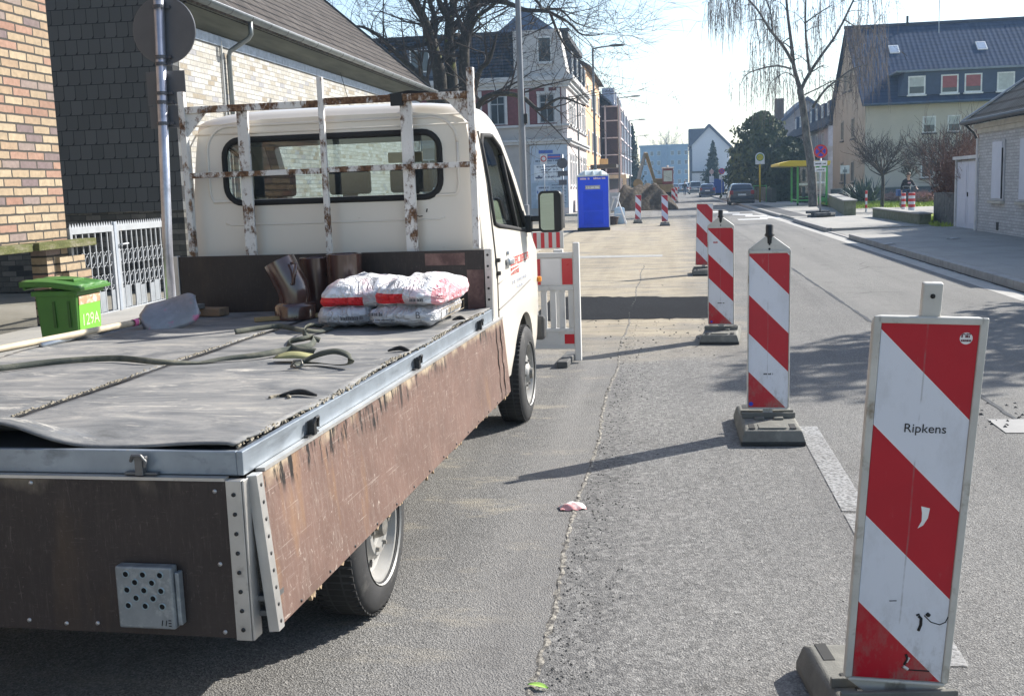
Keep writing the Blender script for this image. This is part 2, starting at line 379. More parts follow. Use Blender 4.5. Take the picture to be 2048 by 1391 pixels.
lawn('grass_verge', [(7.75, 32.9), (11, 32.9), (11, 44.8), (7.75, 44.8)], .10)
mb = MB(); r = random.Random(9)      # short grass blades
for i in range(16000):
    if i % 4: x, y, z = r.uniform(9.0, 24), 54.4+r.random()*14, .10
    else: x, y, z = r.uniform(7.8, 9.6), r.uniform(32.9, 40), .10
    h = r.uniform(.04, .16); a = r.uniform(0, 6.3); w = .02
    mb.bm.faces.new([mb.bm.verts.new(p) for p in ((x-w*math.cos(a), y-w*math.sin(a), z), (x+w*math.cos(a), y+w*math.sin(a), z), (x+r.uniform(-.05, .05), y+r.uniform(-.05, .05), z+h))])
o = mb.build('grass', mat('grass_blades', (.28, .36, .06), .7, var=.5, vs=3)); o['kind'] = 'stuff'; o['label'] = 'short yellow green grass on the lawn behind the low walls'; o['category'] = 'grass'
# ------------------------------------------------------------------ flatbed truck (local: x right, y forward, z up, origin under the rear axle)
TRUCK = thing('flatbed_truck', 'cream white flatbed pickup truck with rusty ladder rack and brown plywood sides', 'truck', (-2.112, 3.988, 0), -.045)
CREAM = mat('cream_paint', (.69, .645, .565), .32, 0, .5, .05, 1.5, coat=.4, blots=(((.55, .50, .41), 3, .58, .85, (1, 1, .2)), ((.46, .40, .31), 5, .66, .80, (1.5, 1.5, .12)), ((.40, .35, .28), 30, .70, .76)))
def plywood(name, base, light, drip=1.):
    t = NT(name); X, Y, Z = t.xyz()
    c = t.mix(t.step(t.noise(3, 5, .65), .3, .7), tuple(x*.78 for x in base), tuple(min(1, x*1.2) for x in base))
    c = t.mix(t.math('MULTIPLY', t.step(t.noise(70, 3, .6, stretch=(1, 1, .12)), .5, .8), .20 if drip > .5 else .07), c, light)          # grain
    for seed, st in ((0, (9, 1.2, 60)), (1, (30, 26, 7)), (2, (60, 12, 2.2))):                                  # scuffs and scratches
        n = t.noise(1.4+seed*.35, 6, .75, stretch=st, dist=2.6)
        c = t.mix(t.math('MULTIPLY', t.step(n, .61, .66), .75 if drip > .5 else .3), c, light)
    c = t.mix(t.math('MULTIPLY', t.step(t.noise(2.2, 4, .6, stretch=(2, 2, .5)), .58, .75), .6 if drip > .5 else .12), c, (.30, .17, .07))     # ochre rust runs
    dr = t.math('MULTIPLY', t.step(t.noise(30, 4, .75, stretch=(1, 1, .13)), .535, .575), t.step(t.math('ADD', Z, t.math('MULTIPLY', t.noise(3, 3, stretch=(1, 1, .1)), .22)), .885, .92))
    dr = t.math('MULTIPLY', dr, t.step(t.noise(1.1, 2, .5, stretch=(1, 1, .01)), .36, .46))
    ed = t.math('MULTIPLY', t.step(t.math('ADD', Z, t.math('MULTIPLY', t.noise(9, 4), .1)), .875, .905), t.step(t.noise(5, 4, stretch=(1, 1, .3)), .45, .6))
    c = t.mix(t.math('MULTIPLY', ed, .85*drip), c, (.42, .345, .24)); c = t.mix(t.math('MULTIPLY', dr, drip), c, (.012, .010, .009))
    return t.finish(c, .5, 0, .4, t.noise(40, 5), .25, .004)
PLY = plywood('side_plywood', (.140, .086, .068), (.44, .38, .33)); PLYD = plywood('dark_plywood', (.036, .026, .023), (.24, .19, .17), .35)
RAIL = mat('edge_rail_steel', (.29, .33, .37), .42, .55, .5, .22, 6, blots=(((.16, .18, .2), 9, .55, .75, (1, .3, 2)), ((.42, .36, .28), 22, .66, .78)))
ALU = mat('alloy_trim', (.50, .49, .47), .42, .75, .5, .15, 8, blots=(((.25, .24, .23), 14, .6, .8),))
DARKM = mat('chassis_black', (.012, .012, .013), .7)
def rusty(name='rusty_white_paint', bias=0.):
    t = NT(name); n = t.noise(13, 6, .75, stretch=(1, 1, .6)); n2 = t.noise(2.2, 3, .5)
    f = t.step(t.math('ADD', n, t.math('MULTIPLY', t.math('SUBTRACT', n2, .5), .5)), .51-bias, .60-bias)
    c = t.mix(t.step(t.noise(5, 4), .3, .7), (.62, .60, .56), (.74, .72, .68))
    c = t.mix(f, c, t.ramp(t.noise(42, 5, .7), [(.3, (.028, .016, .010)), (.5, (.13, .062, .028)), (.7, (.30, .19, .105))]))
    return t.finish(c, .6, 0, .35, t.noise(60, 5), .4, .004)
RUST = rusty(); RUST2 = rusty('heavy_rust', .085)
# --- bed
mb = MB(); mb.box(-.97, .97, -1.13, 2.34, .86, .925); mb.build('bed_deck', mat('deck_steel', (.06, .062, .065), .6), TRUCK)
mb = MB()
mb.box(.972, .992, -1.145, 2.36, .868, .937); mb.box(-.992, -.972, -1.145, 2.36, .868, .937); mb.box(-.972, .972, -1.145, -1.125, .868, .937); 
mb.build('edge_rail', RAIL, TRUCK, bevel=.003)
RM = Matrix.Translation((1.0, 0, .866)) @ Matrix.Rotation(R(-4.6), 4, 'Y')     # side flap hangs a little outwards from its hinge
sp = MB(); sp.box(-.001, .02, -1.095, 2.46, -.452, -.004, RM); SP = sp.build('side_panel', PLY, TRUCK, bevel=.002)
mb = MB(); mb.box(-.006, .026, -1.138, -1.097, -.457, 0, RM); mb.build('panel_end_trim', ALU, SP, bevel=.002)
mb = MB(); mb.box(-.004, .024, -1.075, 2.46, -.004, .006, RM); mb.build('panel_top_trim', ALU, SP)
mb = MB()
for i in range(9): mb.lathe([(0, .028), (.006, .0275), (.0065, .026)], 'x', RM @ Vector((0, -1.117, -.03-i*.05)), 8)
for i in range(14): mb.lathe([(0, .0235), (.005, .023), (.0055, .019)], 'x', RM @ Vector((0, -.95+i*.25, -.436)), 8)
mb.build('rivets', mat('rivet_dark', (.05, .05, .05), .5, .6), SP, smooth=True)
# torn grain at the panel's front end and a few splinters along the bottom edge
mb = MB(); r = random.Random(4)
for u in (2.18, 2.30): 
    pts = [RM @ Vector((.0208, u+.012*math.sin(k*1.7)+(k*.004), -.445+k*.034)) for k in range(13)]
    mb.tube(pts, [.002+.004*r.random() for _ in pts], 5)
mb.build('split', mat('split_dark', (.015, .012, .01), .9), SP)
mb = MB()
for i in range(24):
    u = r.uniform(-1, 2.4); s = r.uniform(.006, .02); p = [RM @ Vector(q) for q in ((.0195, u-s, -.452), (.0195, u+s*1.4, -.452), (.0195, u+r.uniform(-s, s), -.452-r.uniform(.004, .018)))]
    mb.prism(p, RM.to_3x3() @ Vector((-.012, 0, 0)))
mb.build('splinters', mat('bare_wood', (.30, .22, .14), .8, var=.3, vs=30), SP)
mb = MB(); mb.box(-1.06, -1.04, -1.11, 2.4, .40, .862); mb.build('side_panel', PLY, TRUCK)
# tailgate
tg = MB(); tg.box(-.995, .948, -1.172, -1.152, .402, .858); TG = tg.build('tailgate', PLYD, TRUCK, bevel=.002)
mb = MB(); mb.box(.949, .996, -1.176, -1.148, .398, .862); mb.box(.997, 1.003, -1.174, -1.12, .398, .862); mb.build('tailgate_end_trim', ALU, TG, bevel=.002)
mb = MB(); mb.box(-.995, .948, -1.176, -1.148, .859, .868); mb.build('tailgate_top_trim', ALU, TG)
mb = MB()
for i in range(8): mb.lathe([(0, -1.1795), (.006, -1.179), (.0065, -1.175)], 'y', (.972, 0, .43+i*.056), 8)
mb.build('rivets', mat('rivet_dark', (.05, .05, .05), .5, .6), TG, smooth=True)
mb = MB()
for x, z in ((.915, .83), (.915, .42), (.915, .62), (.42, .425), (.30, .43), (.18, .43), (.06, .43), (.35, .845), (.2, .84), (.05, .84), (.52, .43)): mb.lathe([(0, -1.1765), (.006, -1.176), (.0065, -1.171)], 'y', (x, 0, z), 8)
mb.build('screws', mat('screw_steel', (.5, .5, .5), .4, .8), TG, smooth=True)
ST = mat('perforated_step', (.24, .26, .27), .5, .45, .5, .2, 14, blots=(((.38, .40, .40), 25, .5, .7), ((.12, .13, .14), 7, .62, .8)))
mb = MB(); mb.box(.612, .785, -1.212, -1.174, .436, .618); step = mb.build('folding_step', ST, TG, bevel=.006)
mb = MB(); mb.box(.787, .80, -1.20, -1.174, .445, .60); mb.build('step_bracket', ST, step, bevel=.003)
mb = MB(); mh = MB()
for j in range(5):
    for i in range(3 if j % 2 == 0 else 2):
        x = .646+i*.052+(0 if j % 2 == 0 else .026); z = .596-j*.023
        mh.lathe([(0, -1.2135), (.0078, -1.2132)], 'y', (x, 0, z), 14); mb.lathe([(.0078, -1.2133), (.0095, -1.2155), (.0115, -1.2122)], 'y', (x, 0, z), 14)
mh.build('step_holes', mat('hole_black', (.006, .006, .006), .9), step); mb.build('hole_rims', mat('hole_rim', (.27, .33, .35), .4, .5), step, smooth=True)
mb = MB()
for x, z, h in ((.745, .448, .016), (.757, .448, .016)): mb.tube([(x, -1.2132, z), (x+.003, -1.2132, z+h)], .0012, 4)
for k in range(3): mb.tube([(.766, -1.2132, .448+k*.008), (.774, -1.2132, .448+k*.008)], .0012, 4)
mb.build('stamped_figures', mat('hole_black', (.006, .006, .006), .9), step)
def latch(P, ax):
    mb = MB(); Mx = Matrix.Translation(P) @ (Matrix.Rotation(R(90), 4, 'Z') if ax else Matrix())
    mb.box(-.05, .05, -.012, .004, -.03, -.022, Mx); mb.box(-.012, .012, -.02, .004, -.03, .02, Mx); mb.tube([Mx @ Vector(p) for p in ((-.022, -.02, .012), (-.012, -.026, .03), (.012, -.026, .03), (.022, -.02, .012), (.02, -.02, -.006))], .006, 6); mb.box(-.024, .024, -.022, -.008, .016, .026, Mx)
    return mb
for u in (-.658, .605, 1.876): latch(Vector((1.0, u, .9)), True).build('side_latch', mat('latch_steel', (.05, .05, .05), .45, .6, var=.5, vs=40), TRUCK, bevel=.002)
latch(Vector((.69, -1.152, .9)), False).build('tail_latch', mat('latch_grey', (.16, .16, .16), .45, .6), TRUCK, bevel=.002)
mb = MB()      # hinge irons in the open corner between the two flaps
mb.box(1.0, 1.045, -1.13, -1.06, .455, .47); mb.box(1.0, 1.05, -1.135, -1.06, .50, .515); mb.box(1.002, 1.02, -1.10, -1.06, .47, .56)
mb.build('corner_hinge', mat('latch_grey', (.16, .16, .16), .45, .6), TRUCK)
# --- bed mats
def rubmat():
    t = NT('dusty_rubber_mat'); n = t.noise(2.6, 6, .7, stretch=(.7, 1.5, 1), dist=.6)
    c = t.ramp(n, [(.28, (.065, .067, .068)), (.43, (.135, .138, .140)), (.56, (.225, .22, .21)), (.68, (.33, .31, .27)), (.85, (.42, .39, .33))])
    c = t.mix(t.math('MULTIPLY', t.step(t.noise(7, 5, .75, stretch=(.4, 1.6, 1), dist=1.5), .57, .66), .55), c, (.13, .14, .155))
    c = t.mix(t.math('MULTIPLY', t.step(t.noise(7, 6, .75, stretch=(.5, 1.6, 1), dist=1), .56, .70), .65), c, (.56, .52, .45))
    c = t.mix(t.math('MULTIPLY', t.step(t.noise(1.3, 5, .8, stretch=(8, .9, 1), dist=2), .68, .695), .6), c, (.06, .06, .06))
    return t.finish(c, .8, 0, .3, t.math('ADD', t.noise(9, 5), t.math('MULTIPLY', t.noise(90, 3), .3)), .35, .008)
MATM = rubmat()
def mat_h(v, u, side):
    e = max(0, (-1.04-u)+.14)/.14 if u < -.90 else 0; e = min(e, 1)
    lift = 0
    if side > 0:
        lift = .060*math.exp(-((v-.20)/.17)**2)*e**1.3 + .012*e*(1+math.sin(v*9))*.5
    else: lift = .05*math.exp(-((v+.1)/.2)**2)*e
    rip = .0022*math.sin(u*7+v*3)+.002*math.sin(v*11+u*2.3)
    eg = .012*max(0, 1-abs(v-(.968 if side > 0 else -.968))/.06)*(.5+.5*math.sin(u*8.5+1)) if u > -.8 else 0
    return .9375+max(rip, -.001)+lift+eg
rj = random.Random(14); jag = [rj.uniform(-.006, .006) for _ in range(200)]
def matgrid(side):
    v0, v1 = (.014, .968) if side > 0 else (-.968, -.014)
    def fn(a, b):
        v = v0+(v1-v0)*a; u = -1.12+(2.28+1.12)*b
        j = jag[int(b*199)]
        if a in (0., 1.): v += j+(.012*math.sin(u*5) if a == (1. if side > 0 else 0.) else .004*math.sin(u*9))*(-1 if side > 0 else 1)
        return (v, u, mat_h(v, u, side)+(.0 if a not in (0., 1.) else -.0015))
    return MB().grid(fn, 30, 150).build('bed_mat', MATM, TRUCK, smooth='all', solid=.007)
matgrid(1); matgrid(-1)
def crumbs(name, us, vf, n, w, zf, s0, s1, seed, m, par):
    mb = MB(); r = random.Random(seed)
    for i in range(n):
        u = r.uniform(*us); v = vf(u)+r.gauss(0, w); s = r.uniform(s0, s1); z = zf(v, u)
        p = [mb.bm.verts.new((v+s*a*r.uniform(.5, 1.2), u+1.8*s*b*r.uniform(.5, 1.2), z-.002)) for a, b in ((-1, -1), (1, -1), (1, 1), (-1, 1))]
        q = [mb.bm.verts.new((v+s*.5*a, u+s*b*.8, z+s*r.uniform(.4, 1.1))) for a, b in ((-1, -1), (1, -1), (1, 1), (-1, 1))]
        for k in range(4): mb.bm.faces.new((p[k], p[(k+1) % 4], q[(k+1) % 4], q[k]))
        mb.bm.faces.new(q)
    return mb.build(name, m, par)
FOAM = mat('foam_edge', (.22, .195, .15), .9, var=.5, vs=60)
crumbs('frayed_seam', (-1.1, 1.35), lambda u: -.022-.010*math.sin(u*3), 620, .007, lambda v, u: .9405, .0015, .0055, 3, FOAM, TRUCK)
mb = MB(); mb.box(-.012, .012, -1.1, 2.2, .9405, .9415); mb.build('seam_gap', RUB, TRUCK)
crumbs('frayed_seam', (-1.1, 2.1), lambda u: .962-.012*math.sin(u*5), 760, .008, lambda v, u: .9405, .0015, .0055, 5, FOAM, TRUCK)
mb = MB(); r = random.Random(6)     # torn, curled flaps on the mat edge
for (u, v, l) in ((-.40, .86, .12), (.62, .92, .085), (1.72, .93, .06)):
    pts = [Vector((v-l*.55+l*1.1*k/9, u+.02*math.sin(k*.5)+.03*k/9, .949+.008*math.sin(k*.35))) for k in range(10)]
    mb.tube(pts, [.004+.007*math.sin(k/9*3.1) for k in range(10)], 6)
mb.build('torn_flap', RUB, TRUCK, smooth='all')
mb = MB(); pts = [(.80+.035*math.cos(k*.45), -.42+.05*math.sin(k*.45)*.8, .946) for k in range(8)]; mb.tube(pts, .006, 5)
mb.build('torn_foam', FOAM, TRUCK)
# --- bulkhead and ladder rack
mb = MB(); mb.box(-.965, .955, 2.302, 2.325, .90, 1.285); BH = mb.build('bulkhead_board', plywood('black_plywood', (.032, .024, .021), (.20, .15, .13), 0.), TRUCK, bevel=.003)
mb = MB(); mb.box(.957, .998, 2.296, 2.33, .87, 1.29); mb.box(-.998, -.967, 2.296, 2.33, .87, 1.29); mb.build('bulkhead_post', ALU, BH, bevel=.003)
mb = MB()
for i in range(6): mb.lathe([(0, 2.293), (.007, 2.2935), (.008, 2.296)], 'y', (.977, 0, .93+i*.065), 8)
mb.build('rivets', mat('rivet_dark', (.05, .05, .05), .5, .6), BH)
mb = MB(); mb.box(.60, .84, 2.3005, 2.3015, 1.2, 1.27); mb.box(.85, .95, 2.3005, 2.3015, .92, 1.17); mb.build('bare_patch', mat('worn_ply', (.22, .13, .11), .6, var=.4, vs=12, stretch=(1, 1, .3), blots=(((.10, .055, .05), 10, .4, .6),)), BH)
def bar(x0, x1, y0, y1, z0, z1, RUST=RUST): mb = MB(); mb.box(x0, x1, y0, y1, z0, z1); return mb.build('rack_bar', RUST, TRUCK, bevel=.003)
bar(-.905, -.865, 2.327, 2.367, .95, 2.275); bar(.885, .925, 2.327, 2.367, 1.29, 2.325); bar(-.018, .016, 2.327, 2.355, 1.27, 2.318)
bar(-.545, -.475, 2.352, 2.376, 1.28, 2.145); bar(.475, .545, 2.352, 2.376, 1.28, 2.155)
bar(-.864, -.019, 2.330, 2.366, 2.145, 2.185, RUST2); bar(.017, .884, 2.330, 2.366, 2.155, 2.195, RUST2)
bar(-.864, -.019, 2.328, 2.350, 1.758, 1.79, RUST2); bar(.017, .884, 2.328, 2.350, 1.763, 1.795, RUST2)
for sgn, zt in ((-1, 2.145), (1, 2.155)):
    mb = MB(); x = sgn*.866 if sgn < 0 else .884
    mb.prism([(x, 2.345, zt), (x-sgn*.13, 2.345, zt), (x, 2.345, zt-.14)], (0, .008, 0)); mb.build('gusset', RUST, TRUCK)
mb = MB(); mb.box(.43, .50, 2.32, 2.35, 2.13, 2.20); mb.build('rack_clip', BLACK, TRUCK)
mb = MB(); mb.box(.52, .78, 2.43, 2.52, 2.172, 2.20); mb.tube([(.40, 2.38, 2.19), (.52, 2.40, 2.21), (.7, 2.42, 2.19), (.86, 2.4, 2.185)], .012, 6); mb.build('rubber_strap', RUB, TRUCK)
# --- wheels
def wheel(x, y, side, steel):
    tp = [(.215, .01), (.235, .0), (.27, .006), (.315, .012), (.333, .03), (.342, .045), (.342, .155), (.333, .17), (.315, .19), (.27, .195), (.235, .2), (.215, .19)]
    f = lambda pr: [(r_, (x-h if side > 0 else x+h)) for r_, h in pr]
    mb = MB(); mb.lathe(f(tp), 'x', (0, y, .342), 48)
    T = mb.build('wheel', mat('tyre_rubber', (.035, .035, .036), .75, var=.35, vs=8, blots=(((.12, .115, .105), 6, .55, .75),)), TRUCK, smooth=True)
    mb = MB()
    for k in range(64):                       # tread and shoulder blocks
        a = 2*math.pi*k/64; Mx = Matrix.Translation((x-side*.1, y, .342)) @ Matrix.Rotation(a, 4, 'X')
        mb.box(-.078, -.035, -.011, .011, .336, .3423, Mx); mb.box(-.027, .027, -.013, .013, .336, .3423, Mx); mb.box(.035, .078, -.011, .011, .336, .3423, Mx)
    mb.build('tread', mat('tread_rubber', (.022, .022, .022), .85), T)
    d = .035
    rim = [(.222, .004), (.228, -.002), (.222, .012), (.205, .016), (.195, .04), (.188, .06), (.17, .068), (.135, .062), (.125, .035), (.112, .022), (.085, .022), (.078, .04), (.05, .045), (.0, .045)] if steel else [(.222, .004), (.228, -.002), (.222, .012), (.205, .016), (.19, .05), (.185, .07), (.15, .055), (.125, .03), (.105, .024), (.07, .024), (.06, .01), (.045, .002), (0, .002)]
    mb = MB(); mb.lathe(f(rim), 'x', (0, y, .342), 40); mb.build('rim', mat('rim_silver', (.30, .295, .28), .5, .2, .5, .15, 9, blots=(((.25, .21, .17), 14, .6, .78),)), T, smooth=True)
    mb = MB()
    for k in range(14 if steel else 10):
        a = 2*math.pi*(k+.5)/(14 if steel else 10); rr = .155 if steel else .163
        c = Vector((x-side*(.0635 if steel else .0605), y+rr*math.cos(a), .342+rr*math.sin(a)))
        mb.lathe([(0, 0), (.0165, 0.0)] if side < 0 else [(0, 0), (.0165, 0)], 'x', c+Vector((side*.002, 0, 0)), 12)
    mb.build('rim_holes', mat('hole_black', (.006, .006, .006), .9), T)
    mb = MB()
    for k in range(6):
        a = 2*math.pi*k/6; mb.lathe([(0, -.016), (.008, -.015), (.011, 0)], 'x', (x-side*.024 - (0 if side < 0 else 0), y+.092*math.cos(a), .342+.092*math.sin(a)), 6) if side < 0 else mb.lathe([(0, .016), (.008, .015), (.011, 0)], 'x', (x-.024, y+.092*math.cos(a), .342+.092*math.sin(a)), 6)
    mb.lathe(f([(0, -.005 if steel else -.02), (.035, -.003 if steel else -.018), (.045, .02), (.05, .045)]), 'x', (0, y, .342), 16)
    mb.build('hub', mat('hub_grey', (.22, .21, .19), .5, .5, var=.4, vs=30), T, smooth=True)
    return T
wheel(1.0, .05, 1, True); wheel(.99, 3.55, 1, False); wheel(-.985, 0, -1, True); wheel(-.965, 3.55, -1, False)
# --- chassis
mb = MB(); mb.box(-.45, -.36, -1.1, 4.3, .52, .68); mb.box(.36, .45, -1.1, 4.3, .52, .68)
for u in (-1.0, .5, 1.6, 2.4): mb.box(-.9, .9, u-.04, u+.04, .70, .855)
mb.tube([(-.8, 0, .342), (.8, 0, .342)], .055, 10); mb.lathe([(.02, -.16), (.13, -.08), (.15, 0), (.13, .08), (.02, .16)], 'y', (0, 0, .36), 14)
mb.box(-.9, -.5, 1.0, 1.9, .35, .66); mb.box(.5, .86, 1.2, 1.7, .45, .7); mb.tube([(-.7, 3.55, .342), (.7, 3.55, .342)], .05, 10); mb.box(-.7, .7, 3.0, 4.4, .35, .6)
mb.build('chassis', DARKM, TRUCK)
mb = MB()
for s in (-1, 1): mb.lathe([(.40, s*.99), (.40, s*.76)], 'x', (0, 0, .342), 14, R(15), R(165))
mb.build('mudguard', mat('mudguard_black', (.02, .02, .021), .7), TRUCK, smooth=True)
mb = MB(); mb.box(.80, .86, -.42, -.34, .36, .46); mb.build('mudguard_bracket', GALV, TRUCK)
# --- cab
def lerp(t, tab):
    for (a, b), (c, d) in zip(tab, tab[1:]):
        if t <= c: return b+(d-b)*max(0, (t-a))/(c-a)
    return tab[-1][1]
ZT = [(2.44, 2.10), (2.50, 2.145), (2.62, 2.17), (2.85, 2.18), (3.02, 2.165), (3.15, 2.125), (3.27, 2.05), (3.40, 1.94), (3.6, 1.745), (3.8, 1.545), (3.97, 1.375), (4.05, 1.325), (4.25, 1.22), (4.45, 1.10), (4.57, .98), (4.62, .84), (4.64, .6), (4.645, .40)]
VT = [(.38, .925), (.5, .95), (.8, .968), (1.15, .968), (1.36, .952), (1.7, .925), (2.0, .882), (2.1, .858), (2.2, .825)]
PT = [(2.44, .965), (2.50, 1.0), (3.9, 1.0), (4.2, .985), (4.45, .94), (4.6, .88), (4.65, .82)]
def vside(u, z): return lerp(z, VT)*lerp(u, PT)
def cab_ring(u, off=0.):
    zt = lerp(u, ZT)-off*1.2; ze = max(zt-.075, .42); pts = []
    z0 = .40+off
    for k in range(13):
        z = z0+(ze-z0)*k/12; pts.append((vside(u, z)-off, z))
    ve = pts[-1][0]
    for k in range(1, 7):
        a = k/6*math.pi/2; pts.append((ve*math.cos(a)**.55 if k < 6 else 0, ze+(zt-ze)*math.sin(a)))
    return pts
def cab_solid(us, off):
    mb = MB(); rings = []
    for u in us:
        p = cab_ring(u, off); q = [(v, z) for v, z in p]+[(-v, z) for v, z in p[-2::-1]]
        rings.append([mb.bm.verts.new((v, u, z)) for v, z in q])
    n = len(rings[0])
    for a, b in zip(rings, rings[1:]):
        for i in range(n): mb.bm.faces.new((a[i], a[(i+1) % n], b[(i+1) % n], b[i]))
    mb.bm.faces.new(rings[0]); mb.bm.faces.new(rings[-1]); return mb
us = [2.44, 2.47, 2.50]+[2.56+.06*i for i in range(35)]; us = [u for u in us if u < 4.6]+[4.6, 4.62, 4.635, 4.645]
CAB = cab_solid(us, 0).build('cab', CREAM, TRUCK, smooth=True)
inner = cab_solid([2.485]+[2.56+.06*i for i in range(30)], .04).build('cut', None)
def rrect(cx, cz, hw, hh, r_, n=6):
    p = []
    for (sx, sz, a0) in ((1, 1, 0), (-1, 1, 90), (-1, -1, 180), (1, -1, 270)):
        for k in range(n+1):
            a = R(a0+90*k/n); p.append((cx+sx*(hw-r_)+r_*math.cos(a), cz+sz*(hh-r_)+r_*math.sin(a)))
    return p
RW = rrect(0, 1.79, .68, .19, .10)
c1 = MB().prism([(x, 2.3, z) for x, z in RW], (0, .4, 0)).build('cut', None)
SW = [(2.66, 1.43), (2.60, 1.90), (2.66, 1.955), (2.95, 1.965), (3.16, 1.90), (3.74, 1.36), (3.72, 1.335), (2.80, 1.405)]
c2 = MB().prism([(-1.3, u, z) for u, z in SW], (2.6, 0, 0)).build('cut', None)
wsN = Vector((0, .70, .714)); 
c3 = MB().prism([Vector((x, u, z))-wsN*.12 for x, u, z in ((-.74, 3.30, 2.03), (.74, 3.30, 2.03), (.86, 3.95, 1.395), (-.86, 3.95, 1.395))], wsN*.3).build('cut', None)
c4 = MB().lathe([(0, -1.3), (.415, -1.3), (.415, 1.3), (0, 1.3)], 'x', (0, 3.55, .36), 32).build('cut', None)
bpy.context.view_layer.update()
for c in (inner, c1, c2, c3, c4):
    md = CAB.modifiers.new('b', 'BOOLEAN'); md.operation = 'DIFFERENCE'; md.object = c; md.solver = 'EXACT'; c.matrix_world = TRUCK.matrix_world.copy() if False else Matrix.Translation(TRUCK.location) @ Matrix.Rotation(-.045, 4, 'Z')
bpy.context.view_layer.update(); frozen(CAB)
for c in (inner, c1, c2, c3, c4): bpy.data.objects.remove(c)
for p in CAB.data.polygons: p.use_smooth = True
try: CAB.data.set_sharp_from_angle(angle=R(30))
except Exception: pass
TINT = glass('cab_glass', (.66, .74, .75), .06)
mb = MB(); mb.bm.faces.new([mb.bm.verts.new((x, 2.452, z)) for x, z in RW]); rw = mb.build('rear_window', TINT, TRUCK)
seal = RW+RW[:2]; mb = MB(); mb.tube([(x, 2.44, z) for x, z in seal], .019, 8, cap=False); mb.build('window_seal', RUB, rw, smooth='all')
def on_side(u, z, off=.004): return Vector((vside(u, z)+off, u, z))
for s in (1, -1):
    mb = MB(); mb.bm.faces.new([mb.bm.verts.new((s*(vside(u, z)-.012), u, z)) for u, z in SW]); sw = mb.build('side_window', TINT, TRUCK)
    mb = MB(); q = SW+SW[:1]; dense = [(a[0]+(b[0]-a[0])*k/6, a[1]+(b[1]-a[1])*k/6) for a, b in zip(q, q[1:]) for k in range(6)]+[SW[0]]
    mb.tube([(s*(vside(u, z)+.001), u, z) for u, z in dense], .016, 6); mb.tube([(s*(vside(u, z)-.006), u, z) for u, z in ((3.42, 1.37), (3.20, 1.85))], .018, 6)
    mb.build('window_seal', RUB, sw, smooth='all')
mb = MB(); mb.quad(*[Vector(p)-wsN*.01 for p in ((-.76, 3.28, 2.05), (.76, 3.28, 2.05), (.88, 3.97, 1.375), (-.88, 3.97, 1.375))]); mb.build('windscreen', TINT, TRUCK)
# pressed outlines on the rear wall
mb = MB(); ol = rrect(0, 1.80, .79, .265, .15)+rrect(0, 1.80, .79, .265, .15)[:1]; mb.tube([(x, 2.441, z) for x, z in ol if z > 1.60], .010, 6)
mb.tube([(x, 2.442, 1.465+.012*(abs(x) > .66)) for x in (-.7, -.66, -.3, 0, .3, .66, .7)], .006, 6); mb.tube([(-.86, 2.442, 2.02), (.86, 2.442, 2.02)], .007, 6); mb.tube([(-.86, 2.444, 2.075), (.86, 2.444, 2.075)], .006, 6)
[mb.tube([(s*.905, 2.444, 1.30), (s*.905, 2.444, 1.95), (s*.86, 2.444, 2.02)], .006, 5) for s in (-1, 1)]; mb.build('rear_panel_beads', CREAM, CAB, smooth='all')
mb = MB(); mb.tube([(.50, 2.438, 1.50), (.54, 2.438, 1.485), (.56, 2.438, 1.487)], .003, 5); mb.tube([(.585, 2.438, 1.51), (.59, 2.438, 1.53)], .004, 5); mb.build('chipped_paint', mat('chip_dark', (.05, .04, .035), .9), CAB)
